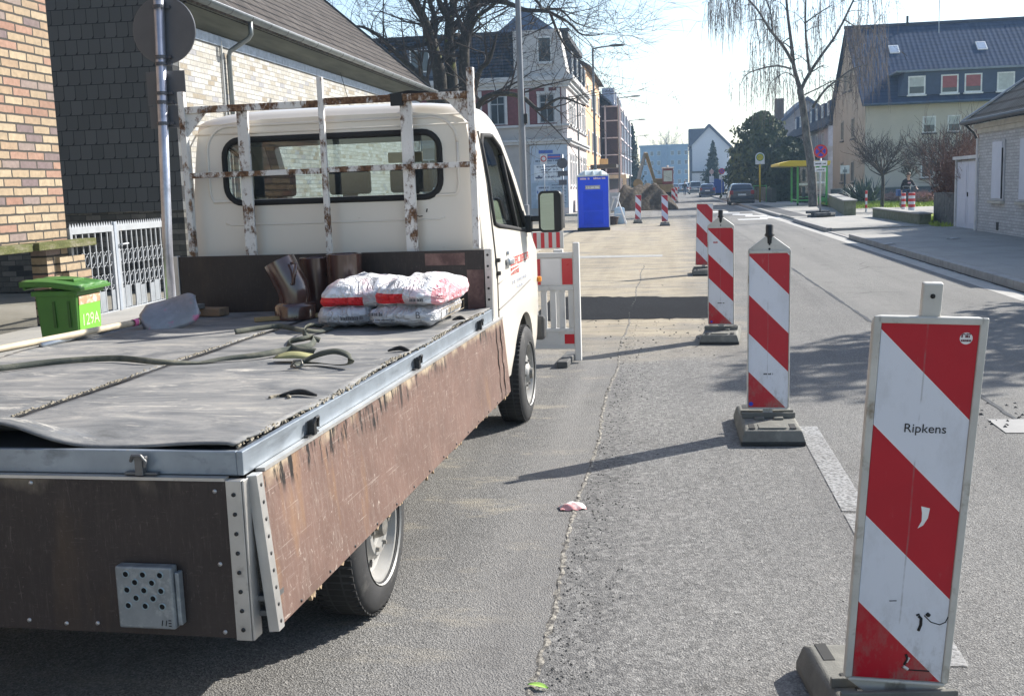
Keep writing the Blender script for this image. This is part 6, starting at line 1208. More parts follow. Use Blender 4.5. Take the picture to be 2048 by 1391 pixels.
for y in (-1.78, -3.95, -6.2, -8.6):
    mb = MB(); mb.box(-.03, .02, y-.52, y+.52, .93, 2.40); rv = mb.build('window', mat('window_reveal', (.42, .43, .45), .7), WH); mb = MB(); mb.box(-.045, -.031, y-.34, y+.44, .98, 2.36); mb.build('shutter', SHU, rv); mb = MB(); mb.box(-.052, -.032, y-.42, y-.36, .98, 2.2); mb.build('shutter_gap', DARKM, rv); mb = MB(); mb.box(-.10, .0, y-.56, y+.56, .86, .925); mb.build('sill', CRE, rv)
mb = MB(); mb.box(-.012, .01, -1.9, -1.72, .2, .40); mb.build('air_grille', mat('grille_dark', (.05, .045, .04), .8), WH)
GA = thing('garage', 'white double leaf garage door under a flat roof joined to the white brick house', 'garage', (8.22, 30.26, 0)); mb = MB(); mb.box(.08, 4, 0, 2.62, 0, 1.98); mb.build('garage_wall', STONE, GA)
GDR = mat('garage_door_white', (.56, .58, .65), .55, var=.05); mb = MB(); mb.box(0, .07, .12, 1.36, .10, 1.94); mb.box(0, .07, 1.38, 2.5, .10, 1.94); D = mb.build('garage_door', GDR, GA, bevel=.01); mb = MB()
for a, b in ((.24, 1.24), (1.5, 2.38)): mb.box(-.012, -.002, a, b, .25, .95); mb.box(-.012, -.002, a, b, 1.05, 1.82)
mb.build('door_fields', GDR, D, bevel=.008); mb = MB(); mb.box(-.03, -.002, 1.33, 1.35, .98, 1.10); mb.build('handle', DARKM, D); mb = MB(); mb.box(-.04, .08, 2.51, 2.62, .1, 2.0); mb.box(-.04, .08, .0, .11, .1, 2.0); mb.box(-.10, 4, -.0, 2.7, 2.0, 2.09); mb.build('door_surround', mat('surround_white', (.55, .55, .54), .7), GA)
STW = mat('dark_stone_wall', (.10, .10, .095), .9, var=.35, vs=5, bump=.6, bs=25, blots=(((.17, .17, .16), 7, .5, .65), ((.07, .085, .05), 4, .6, .7))); LW = mat('mossy_wall', (.13, .14, .085), .9, var=.35, vs=5, bump=.5, bs=25, blots=(((.20, .19, .16), 6, .5, .7),)); CAP = mat('wall_cap', (.27, .265, .25), .85, var=.15)
def gwall(label, boxes, m, cap=None):
    t = thing('garden_wall', label, 'wall', (boxes[0][0], boxes[0][2], 0)); ox, oy = boxes[0][0], boxes[0][2]; mb = MB()
    for b in boxes: mb.box(b[0]-ox, b[1]-ox, b[2]-oy, b[3]-oy, b[4], b[5])
    mb.build('wall_body', m, t, bevel=.01)
    if cap:
        mb = MB()
        for b in boxes: mb.box(b[0]-ox-.04, b[1]-ox+.04, b[2]-oy-.04, b[3]-oy+.04, b[5]+.003, b[5]+cap)
        mb.build('coping', CAP, t, bevel=.008)
gwall('dark stone wall stub between garage door and low wall', [(8.2, 8.5, 32.98, 35.4, 0, 1.06)], STW); gwall('low mossy wall with pale coping in front of the cyclist', [(7.62, 7.95, 34.6, 42.3, .0, .42)], LW, .05); t = thing('garden_wall', 'low mossy wall running from behind the bus shelter to the forecourt', 'wall', (6.95, 44.6, 0)); mb = MB(); mb.prism([(0, 0, 0), (.45, 0, 0), (2.4, 18, 0), (1.95, 18, 0)], (0, 0, .68)); mb.build('wall_body', LW, t); mb = MB(); mb.prism([(-.04, -.04, .683), (.5, -.04, .683), (2.45, 18, .683), (1.9, 18, .683)], (0, 0, .045)); mb.build('coping', CAP, t)
gwall('long dark garden wall in front of the beige house', [(10.0, 34, 69.2, 69.45, .0, .88)], mat('slate_garden_wall', (.10, .115, .13), .85, var=.2, vs=4), .05)
gwall('dark boundary wall below the conifers beside the parked car', [(6.9, 7.2, 74, 100, .0, 1.05)], mat('green_black_wall', (.055, .06, .045), .9, var=.3, vs=4))
t = thing('gate_pillar', 'pale stone gate pillar with ball top far along the right pavement', 'pillar', (6.35, 104, 0)); mb = MB(); mb.box(-.35, .35, -.35, .35, 0, 1.6); mb.box(-.45, .45, -.45, .45, 1.6, 1.75); mb.lathe([(0, .3), (.2, .2), (.25, 0), (.1, -.1)], 'z', (0, 0, 1.95), 10); mb.build('stone', STONE, t)
# ---- bus shelter
BS = thing('bus_shelter', 'green bus shelter with a thick yellow roof edge and glass panels', 'bus shelter', (7.35, 63.5, .12)); GRN = mat('shelter_green', (.10, .44, .10), .45, var=.1); mb = MB()
for x, y in ((0, 0), (.72, -.9), (1.45, -.9), (1.45, 2.0), (0, 3)): mb.box(x-.05, x+.05, y-.05, y+.05, 0 if x else .12, 2.2)
mb.box(.72, 1.45, -.93, -.87, 2.0, 2.15); mb.box(.72, 1.45, -.93, -.87, .2, .42); mb.box(0, .05, 0, 3, .25, .33); mb.box(.02, .72, -.03, .03, .25, .32); mb.box(.3, 1.4, .2, 1.8, .42, .48); mb.build('frame', GRN, BS, bevel=.01)
mb = MB(); mb.box(-.05, .05, -.05, .05, 0, .12); mb.build('post_foot', DARKM, BS)
mb = MB(); mb.prism([(-1.15, -1.4, 2.22), (-.6, -1.4, 2.18), (1.55, -1.4, 2.18), (1.6, -1.4, 2.42), (-.55, -1.4, 2.50), (-1.15, -1.4, 2.36)], (0, 5, 0)); mb.build('roof', mat('shelter_yellow', (.62, .44, .02), .45, var=.08), BS, bevel=.02)
SG = glass('shelter_glass', (.62, .70, .68), .1); mb = MB(); mb.quad((.78, -.9, .45), (1.4, -.9, .45), (1.4, -.9, 2.0), (.78, -.9, 2.0)); mb.quad((.06, 0, .35), (.68, 0, .35), (.68, 0, 2.15), (.06, 0, 2.15)); mb.quad((1.45, -.85, .45), (1.45, 1.95, .45), (1.45, 1.95, 2.1), (1.45, -.85, 2.1)); mb.build('glass_panels', SG, BS)
mb = MB(); mb.box(.82, 1.36, -.895, -.88, 1.30, 1.95); mb.box(.82, 1.36, -.895, -.88, .5, 1.22); P_ = mb.build('timetable', mat('poster_pale', (.55, .54, .48), .6, var=.3, vs=6), BS); mb = MB(); mb.box(.8, 1.38, -.905, -.897, 1.2, 1.31); mb.box(.08, .66, -.01, 0.01, 1.12, 1.24); mb.build('white_bands', WHITE, BS)
for k in range(5): mb = MB(); marks(mb, .86, 1.32, .58+k*.11, .05, lambda u, v: (u, -.897, v), seed=80+k); mb.build('timetable_lines', AIN, P_)
mb = MB(); mb.box(.25, .42, -.02, .012, 1.35, 2.0); mb.box(.25, .42, -.02, .012, .45, 1.05); mb.build('dark_poster', mat('poster_dark', (.04, .055, .06), .6), BS)
# ------------------------------------------------------------------ trees and shrubs
def grow(mbs, p, d, L, r_, lvl, rg, droop=0., spread=.6, nsub=(3, 5), up=.15, minr=.006, fine=1., hang=None):
    """one branch as a bent tapering tube; children leave along it.  mbs = (limbs, twigs)"""
    n = 5 if lvl < 2 else 4; pts = [p.copy()]; rr = [r_]; q = p.copy(); dd = d.copy()
    for i in range(n):
        dd = (dd+Vector((rg.gauss(0, .17), rg.gauss(0, .17), rg.gauss(0, .13)+up*.35-droop*(i/n)))).normalized(); q = q+dd*(L/n); pts.append(q.copy()); rr.append(max(minr*.5, r_*(1-.75*(i+1)/n)))
    (mbs[0] if lvl == 0 else mbs[1]).tube(pts, rr, 6 if r_ > .05 else 4 if r_ > .02 else 3, cap=False)
    if lvl >= 3 or r_ < minr:
        return
    for k in range(rg.randint(*nsub)):
        f = rg.uniform(.3, 1.); i = min(int(f*n), n-1); base = pts[i].lerp(pts[i+1], f*n-i); dl = (pts[i+1]-pts[i]).normalized()
        side = Vector((rg.gauss(0, 1), rg.gauss(0, 1), rg.gauss(.2, .7))).normalized(); nd = (dl*(1-spread*.5)+side*spread).normalized()
        grow(mbs, base, nd, L*rg.uniform(.45, .72), max(rr[i]*.55, minr), lvl+1, rg, droop, spread, nsub, up, minr, fine, hang)
BARK = mat('dark_bark', (.045, .039, .032), .9, var=.35, vs=9, bump=.7, bs=40, blots=(((.17, .18, .05), 2.2, .60, .70), ((.12, .11, .09), 7, .55, .7))); TWIG = mat('dark_twigs', (.055, .045, .04), .9, var=.3, vs=2)
def limb(mbs, pts, r0, r1, rg, kids=6, L=(1.5, 3.2), up=.25, droop=0, spread=.7, nsub=(2, 4), n=8, f0=.15, minr=.008):
    P = [Vector(p) for p in pts]; dn = []
    for i in range(len(P)-1):
        a, b, c, e = P[max(i-1, 0)], P[i], P[i+1], P[min(i+2, len(P)-1)]
        for k in range(4): f = k/4; dn.append(.5*((2*b)+(c-a)*f+(2*a-5*b+4*c-e)*f*f+(3*b-a-3*c+e)*f**3))
    dn.append(P[-1]); m_ = len(dn); rr = [r0+(r1-r0)*i/(m_-1) for i in range(m_)]; mbs[0].tube(dn, rr, n, cap=False)
    for k in range(kids):
        f = f0+(1-f0)*(k+rg.random())/kids; i = min(int(f*(m_-1)), m_-2); d = (dn[i+1]-dn[i]).normalized(); s = Vector((rg.gauss(0, 1), rg.gauss(0, 1), rg.gauss(.15, .6))).normalized()
        grow(mbs, dn[i], (d*.5+s*.8).normalized(), rg.uniform(*L), max(minr, rr[i]*.45), 1, rg, droop, spread, nsub, up, minr)
def px_path(pts, Y, rg=None, dy=1.2):
    return [aty(x, y, Y+(d if d is not None else 0)) for x, y, d in pts]
rg = random.Random(42)
BTREE = thing('bare_tree', 'big leafless street tree with several dark mossy stems above the truck cab', 'tree', aty(905, 470, 45).xy.to_3d()); ORG = BTREE.location.copy(); ORG.z = 0; BTREE.location = ORG
mbs = (MB(), MB()); q = lambda pts: [p-ORG for p in px_path(pts, 45)]
base = Vector((.1, 0, 0)); limb(mbs, [(.1, 0, 0), (.1, 0, 1.2), (.05, 0, 2.6)], .55, .48, rg, 0, n=14)
hub = [(905, 330, 0)]
S = [([(884, 330, 0), (881, 176, 0), (872, 120, -.2), (860, 75, -.3), (848, 40, -.5), (829, 0, -.6), (800, -70, -1), (780, -150, -1.4)], .27, .06, 16), ([(866, 90, -.3), (870, 40, .3), (858, 0, .6), (850, -60, .8)], .13, .04, 8), ([(905, 330, .3), (904, 176, .4), (898, 100, .5), (899, 45, .5), (909, 0, .7), (920, -80, 1.2), (915, -150, 1.5)], .25, .06, 14), ([(899, 45, .5), (885, 15, .2), (868, -20, 0), (845, -80, -.5)], .13, .03, 9), ([(926, 330, -.2), (929, 176, -.2), (928, 93, -.3), (939, 37, -.4), (953, -10, -.6), (980, -90, -1), (1000, -160, -1.5)], .24, .06, 14), ([(929, 100, -.3), (950, 40, -1), (985, 12, -1.5), (1015, -20, -2)], .10, .03, 9),
     ([(880, 300, -.5), (855, 176, -1.2), (842, 155, -1.5), (808, 121, -1.8), (776, 90, -2.1), (758, 72, -2.3), (724, 54, -2.6), (694, 55, -3)], .14, .025, 15), ([(842, 150, -1.5), (838, 118, -1.4), (815, 95, -1.6), (790, 88, -1.9)], .07, .02, 6), ([(935, 260, -.4), (956, 150, -.8), (976, 124, -1), (987, 95, -1.2), (993, 68, -1.4)], .11, .03, 8),
     ([(940, 280, -.8), (955, 214, -1.5), (989, 188, -2), (1041, 193, -2.4), (1076, 219, -2.8), (1100, 206, -3), (1127, 196, -3.2), (1172, 213, -3.5)], .115, .02, 12), ([(953, 0, -.6), (1010, 5, -1.6), (1050, 20, -2.2), (1085, 22, -2.8), (1105, 27, -3), (1138, 46, -3.4), (1163, 69, -3.6), (1200, 70, -3.8)], .09, .015, 18), ([(930, -20, -.4), (1000, -60, -1), (1071, 0, -2), (1083, 20, -2.3)], .09, .03, 8), ([(1085, 20, -2.5), (1120, 20, -2), (1150, 45, -2), (1195, 60, -2.2)], .05, .01, 9), ([(1100, 25, -2.5), (1118, 70, -2.4), (1140, 105, -2.3), (1165, 120, -2.3)], .05, .01, 9), ([(800, -60, -.9), (740, -70, -1.5), (690, -40, -2), (660, 0, -2.2)], .08, .015, 14), ([(920, -60, 1), (1020, -110, 1.5), (1120, -60, 2), (1170, -10, 2)], .09, .015, 14)]
for pts, r0, r1, kids in S: limb(mbs, q(pts), r0*1.22, r1*1.25, rg, kids+2, (1.4, 3.0), .12, .10, .75, (3, 5), 9, .25 if r0 > .2 else .1)
mbs[0].build('trunk', BARK, BTREE, smooth='all'); mbs[1].build('crown', TWIG, BTREE)
# birch with hanging twigs
rg = random.Random(5); BI = thing('birch_tree', 'tall leafless birch with drooping twigs behind the bus shelter', 'tree', (7.62, 60, .1)); O2_ = BI.location.copy(); mbs = (MB(), MB(), MB()); q = lambda pts: [aty(x, y, 60+d)-O2_ for x, y, d in pts]
t = NT('birch_bark'); X, Y, Z = t.xyz(); c = t.mix(t.step(t.noise(5, 5, .7, stretch=(1, 1, .5)), .40, .62), (.055, .048, .042), (.17, .155, .14)); BBK = t.finish(c, .85, 0, .3, t.noise(20, 4), .6, .02); BTW = mat('birch_twigs', (.12, .095, .085), .9, var=.3, vs=1)
strands = []
def hangs(p0, rg, n=3):
    for _ in range(n):
        L = rg.uniform(.9, 2.7); p = p0.copy(); pts = [p.copy()]; d = Vector((rg.gauss(0, .35), rg.gauss(0, .35), .1))
        for i in range(6): d = d*.55+Vector((rg.gauss(0, .07), rg.gauss(0, .07), -.8)); p = p+d.normalized()*(L/6); pts.append(p.copy())
        mbs[2].tube(pts, [.012, .012, .010, .009, .008, .007, .004], 3, cap=False)
        for i in (2, 3, 4):
            if rg.random() < .5: e = pts[i]+Vector((rg.gauss(0, .18), rg.gauss(0, .18), -rg.uniform(.2, .6))); mbs[2].tube([pts[i], (pts[i]+e)/2+Vector((rg.gauss(0, .05), 0, .05)), e], [.009, .008, .005], 3, cap=False)
BL = [([(1627, 420, 0), (1622, 330, 0), (1614, 280, 0), (1609, 235, 0), (1600, 178, 0)], .20, .13, 0), ([(1600, 178, 0), (1588, 135, 0), (1583, 90, .2), (1575, 25, .4), (1570, -40, .6)], .10, .04, 7), ([(1588, 130, 0), (1565, 90, -.4), (1540, 60, -.7), (1515, 20, -1), (1488, -10, -1.3)], .075, .03, 8), ([(1545, 65, -.7), (1540, 20, -.2), (1522, -20, .2)], .04, .02, 5), ([(1600, 185, 0), (1614, 155, .3), (1640, 115, .6), (1675, 65, 1), (1712, -10, 1.4)], .085, .035, 9), ([(1620, 150, .3), (1614, 100, 0), (1611, 50, -.3), (1612, -20, -.5)], .06, .03, 7), ([(1612, 45, -.3), (1640, 25, -.6), (1665, 10, -1)], .035, .015, 5), ([(1583, 138, .1), (1555, 132, .4), (1520, 138, .8), (1492, 150, 1.2), (1480, 172, 1.4)], .045, .012, 7), ([(1625, 215, 0), (1650, 180, -.5), (1672, 162, -1), (1705, 138, -1.5), (1735, 130, -1.8)], .06, .014, 8), ([(1608, 190, .2), (1640, 175, .8), (1672, 160, 1.4), (1700, 165, 1.8)], .035, .012, 6), ([(1595, 160, 0), (1572, 145, -.8), (1545, 162, -1.2)], .03, .012, 5), ([(1690, 40, 1.2), (1715, 55, 1.5), (1745, 60, 1.8), (1768, 95, 2)], .03, .01, 6), ([(1500, 0, -1.2), (1465, -15, -1.4), (1435, -10, -1.6), (1415, 10, -1.7)], .03, .01, 7), ([(1712, -20, 1.4), (1745, -25, 1.6), (1765, 0, 1.8)], .03, .01, 6), ([(1570, -20, .6), (1530, -40, .8), (1490, -20, 1), (1460, 10, 1)], .03, .01, 7), ([(1612, -20, -.5), (1650, -40, -.5), (1690, -30, -.6)], .03, .01, 6)]
for pts, r0, r1, kids in BL:
    P = q(pts); limb(mbs, P, r0*1.25, r1*1.3, rg, kids, (.6, 1.5), .1, .5, .7, (2, 3), 8, .2, .008)
    if r0 < .09:
        for k in range(17 if r0 < .05 else 10): f = rg.uniform(.15, 1)*(len(P)-1); i = min(int(f), len(P)-2); hangs(P[i].lerp(P[i+1], f-i)+Vector((rg.gauss(0, .45), rg.gauss(0, .5), rg.gauss(.1, .25))), rg, 2)
for k in range(110): hangs(aty(rg.uniform(1500, 1560), rg.uniform(-30, 170), 60+rg.uniform(-2, 2))-O2_, rg, 1)
for k in range(130): hangs(aty(rg.uniform(1690, 1775), rg.uniform(20, 150), 60+rg.uniform(-2, 2))-O2_, rg, 1)
for k in range(60): hangs(aty(rg.uniform(1412, 1480), rg.uniform(-40, 30), 60+rg.uniform(-2, 2))-O2_, rg, 1)
mbs[0].build('trunk', BBK, BI, smooth='all'); mbs[1].build('branches', TWIG, BI); mbs[2].build('crown', BTW, BI)
def small_tree(label, loc, h, rad, seed, flat=.8, trunk_h=1.3, r0=.09, name='ornamental_tree', kids=26):
    rg = random.Random(seed); t = thing(name, label, 'tree', loc, 0); mbs = (MB(), MB()); limb(mbs, [(0, 0, 0), (.03, 0, trunk_h*.6), (0, .02, trunk_h)], r0, r0*.8, rg, 0)
    for k in range(kids):
        a = 6.283*k/kids+rg.uniform(-.3, .3); e = rg.uniform(.25, 1.2); d = Vector((math.cos(a)*math.cos(e), math.sin(a)*math.cos(e), math.sin(e)*flat)); grow(mbs, Vector((0, 0, trunk_h-rg.uniform(0, .25))), d.normalized(), rad*rg.uniform(.8, 1.1), r0*.42, 1, rg, 0, .62, (4, 6), .2, .011)
    mbs[0].build('trunk', BARK, t, smooth='all'); mbs[1].build('crown', TWIG, t); return t
small_tree('small round leafless tree on the lawn before the beige house', (10.35, 55, .1), 3.3, 1.55, 3, .95, 1.75); small_tree('flat spreading leafless tree behind the bare shrub', (11.9, 49.5, .1), 3, 1.7, 8, .6, 1.75, .08); small_tree('tiny pollarded sapling behind the cyclist', (12.1, 57.5, .1), 2.3, .62, 12, 1.3, 1.45, .06, kids=10)
def leafcloud(mb, n, fn, size, rg, up=0.): 
    for _ in range(n):
        p, nr = fn(rg); s = size*rg.uniform(.5, 1.4); a = (nr+Vector((rg.gauss(0, .6), rg.gauss(0, .6), rg.gauss(0, .6)+up))).normalized(); b = a.cross(Vector((rg.gauss(0, 1), rg.gauss(0, 1), rg.gauss(0, 1)))).normalized(); c = a.cross(b)
        mb.bm.faces.new([mb.bm.verts.new(p+b*s*x+c*s*y) for x, y in ((-.5, -.25), (.5, -.35), (.65, .2), (-.1, .5))])
def evergreen(name, label, loc, h, r_, seed, m, n=5000, size=.2, shape='cone', group=None, sx=1., sy=1.):
    rg = random.Random(seed); t = thing(name, label, 'tree', loc, 0, group); ph = [rg.uniform(0, 6) for _ in range(6)]
    def rad(z, a):
        f = z/h
        if shape == 'cone': b = (1-f)**.85*min(1, f*9+.25)
        elif shape == 'tiers': b = (1-f)**.9*(.72+.38*(1-((f*11) % 1)))*min(1, f*12+.2)
        elif shape == 'dome': b = math.sqrt(max(0, 1-(max(0, f-.25)/.75)**2))*min(1, .7+f*1.5)
        else: b = 1.
        return r_*b*(1+.20*math.sin(3*a+ph[0]+f*5)+.17*math.sin(5*a+ph[1]-f*9)+.15*math.sin(9*a+ph[2]+f*14)+.10*math.sin(23*f+ph[3]+2*a))
    def fn(rg):
        while True:
            z = h*rg.random()**.85; a = rg.uniform(0, 6.283); R_ = rad(z, a)
            if rg.random() < R_/r_/1.1+.05: break
        rr = R_*math.sqrt(rg.uniform(.30, 1.08) if rg.random() < .86 else rg.uniform(1.05, 1.55)); d = Vector((math.cos(a), math.sin(a), .25)); return Vector((rr*math.cos(a)*sx, rr*math.sin(a)*sy, z+.05)), d
    mb = MB(); leafcloud(mb, n, fn, size, rg); mb.build('crown', m, t)
    mb = MB(); mb.tube([(0, 0, 0), (0, 0, h*.5), (0, 0, h*.9)], [r_*.07+.05, r_*.05+.03, .015], 7); mb.build('trunk', BARK, t, smooth='all'); return t
def foliage(name, a, b, sc=1.3):
    t = NT(name); n = t.noise(sc, 4, .6); c = t.mix(t.step(n, .35, .7), a, b); r2 = t.noise(sc*7, 2); c = t.mix(t.step(r2, .4, .7), c, tuple(x*1.35 for x in b)); return t.finish(c, .75, 0, .25)
CONI = foliage('conifer_needles', (.014, .026, .018), (.040, .058, .026)); CONB = foliage('blue_spruce_needles', (.025, .045, .042), (.06, .09, .08)); BRN = foliage('brown_hedge', (.06, .035, .03), (.13, .07, .055)); OLV = foliage('olive_conifer', (.03, .045, .015), (.085, .10, .03))
evergreen('conifer_tree', 'tallest dark conifer of the clump behind the parked car', (8.2, 96, 0), 7.3, 2.1, 1, OLV, 6500, .30, 'dome', 'dark conifers by the parked cars'); evergreen('conifer_tree', 'lower dark conifer at the left of the clump overhanging the pavement', (7.0, 99, 0), 4.9, 1.5, 2, CONI, 4500, .28, 'dome', 'dark conifers by the parked cars'); evergreen('conifer_tree', 'broad dark conifer low at the right of the clump beside the shelter', (10.0, 92, 0), 4.9, 2.0, 3, CONI, 4500, .28, 'dome', 'dark conifers by the parked cars'); evergreen('conifer_tree', 'bluish conifer rising at the back of the clump', (8.6, 106, 0), 6.9, 1.7, 4, CONI, 4000, .28, 'cone', 'dark conifers by the parked cars'); evergreen('conifer_tree', 'dark bushy conifer directly behind the shelter roof', (9.0, 86, 0), 4.0, 1.8, 5, CONI, 3500, .25, 'dome', 'dark conifers by the parked cars')
evergreen('spruce_tree', 'pointed blue spruce in front of the white gable house', (5.6, 134, 0), 6.4, 1.25, 7, CONB, 3500, .24, 'tiers'); evergreen('fir_tree', 'slim fir standing among the left side street lamps', (-3.9, 132, 0), 8.8, 1.15, 8, CONB, 3000, .25, 'tiers')
t = thing('hedge', 'dark clipped hedge behind the bus stop sign', 'hedge', (7.3, 77, 0)); rg = random.Random(4); mb = MB(); leafcloud(mb, 5000, lambda r: (Vector((r.uniform(-.1, 3.4), r.choice((0, r.uniform(0, 3)))+r.gauss(0, .05), r.uniform(.05, 1.15))), Vector((0, -1, .3))), .16, rg); mb.build('foliage', CONI, t)
def shrub(label, loc, rx, ry, h, seed, m, n=1800, size=.1, name='shrub', twigs=True, leaf=None):
    rg = random.Random(seed); t = thing(name, label, 'shrub', loc); mbs = (MB(), MB())
    for k in range(60 if twigs else 0): a = rg.uniform(0, 6.28); d = Vector((math.cos(a)*rx*.55, math.sin(a)*ry*.55, rg.uniform(.55, 1.)*h)); grow(mbs, Vector((math.cos(a)*rx*.3, math.sin(a)*ry*.3, 0)), d.normalized(), h*rg.uniform(.6, 1.0), .014, 1, rg, 0, .45, (3, 4), .3, .006)
    if twigs: mbs[1].build('twigs', m, t)
    if n:
        mb = MB(); leafcloud(mb, n, lambda r: (lambda u: (Vector((u.x*rx, u.y*ry, h*(.52+.5*u.z))), u))(Vector((r.gauss(0, 1), r.gauss(0, 1), r.gauss(0, 1))).normalized()*r.uniform(.55, 1.)), size, rg); mb.build('foliage', leaf or m, t)
    return t
shrub('tall reddish brown shrub above the dark wall stub beside the garage', (9.0, 35.4, .05), .85, 1.5, 2.35, 2, mat('red_brown_twigs', (.13, .075, .06), .9, var=.3), 3000, .085, leaf=BRN)
t = shrub('small yellow flowering shrub beside the garage roof edge', (8.75, 33.3, .05), .3, .5, 2.0, 3, mat('red_brown_twigs', (.13, .075, .06), .9), 260, .05, leaf=mat('yellow_blossom', (.55, .45, .05), .7))
PKH = mat('pink_heather', (.34, .20, .19), .9, var=.3); shrub('pinkish brown clipped shrub right of the bus shelter', (10.4, 66.5, .1), 1.0, .6, .5, 4, PKH, 1500, .1, leaf=PKH); shrub('pinkish brown clipped shrub behind the slim bollard', (13.0, 66, .1), .6, .5, .5, 5, PKH, 1000, .1, leaf=PKH); shrub('pinkish shrub on the lawn left of the cyclist', (14.6, 67, .1), .7, .5, .45, 6, PKH, 900, .1, leaf=PKH); shrub('pinkish shrub on the lawn right of the cyclist', (13.7, 61.5, .1), .6, .5, .5, 7, PKH, 900, .1, leaf=PKH)
t = thing('yucca', 'spiky blue grey yucca left of the small round tree', 'shrub', (10.6, 62, .1)); rg = random.Random(6); mb = MB()
for k in range(150):
    a = rg.uniform(0, 6.28); e = rg.uniform(.15, 1.3); L = rg.uniform(.8, 1.75); d = Vector((math.cos(a)*math.cos(e), math.sin(a)*math.cos(e), math.sin(e))); s = d.cross(EZ).normalized()*.05; o_ = Vector((rg.gauss(.1, .3), rg.gauss(0, .2), .2)); mb.bm.faces.new([mb.bm.verts.new(p) for p in (o_-s, o_+s, o_+d*L*.6+s*.8, o_+d*L, o_+d*L*.6-s*.8)])
mb.build('leaves', mat('yucca_leaf', (.07, .10, .10), .6, var=.3, vs=2), t)
rg = random.Random(77); t = thing('bare_tree', 'distant leafless round tree above the bluish tower block', 'tree', (1.4, 345, 0)); mbs = (MB(), MB()); limb(mbs, [(0, 0, 0), (0, 0, 5), (0, 0, 9)], .4, .25, rg, 0)
for k in range(22): a = rg.uniform(0, 6.28); e = rg.uniform(.1, 1.4); grow(mbs, Vector((0, 0, 8+rg.uniform(-1, 1))), Vector((math.cos(a)*math.cos(e), math.sin(a)*math.cos(e), math.sin(e))), rg.uniform(6, 8.5), .14, 1, rg, 0, .6, (4, 5), .1, .03)
mbs[0].build('trunk', BARK, t); mbs[1].build('crown', TWIG, t)
t = evergreen('garden_tree', 'dense garden tree out at the right that shades the road', (9.5, 16.0, .12), 7.6, 1.75, 21, OLV, 4200, .17, 'round' if False else 'dome', None, .8, 1.0)
small_tree('young street tree with thin bare crown to the right of the view', (8.9, 24.0, .12), 6, 2.2, 31, 1.0, 6.4, .08, 'street_tree') if False else None
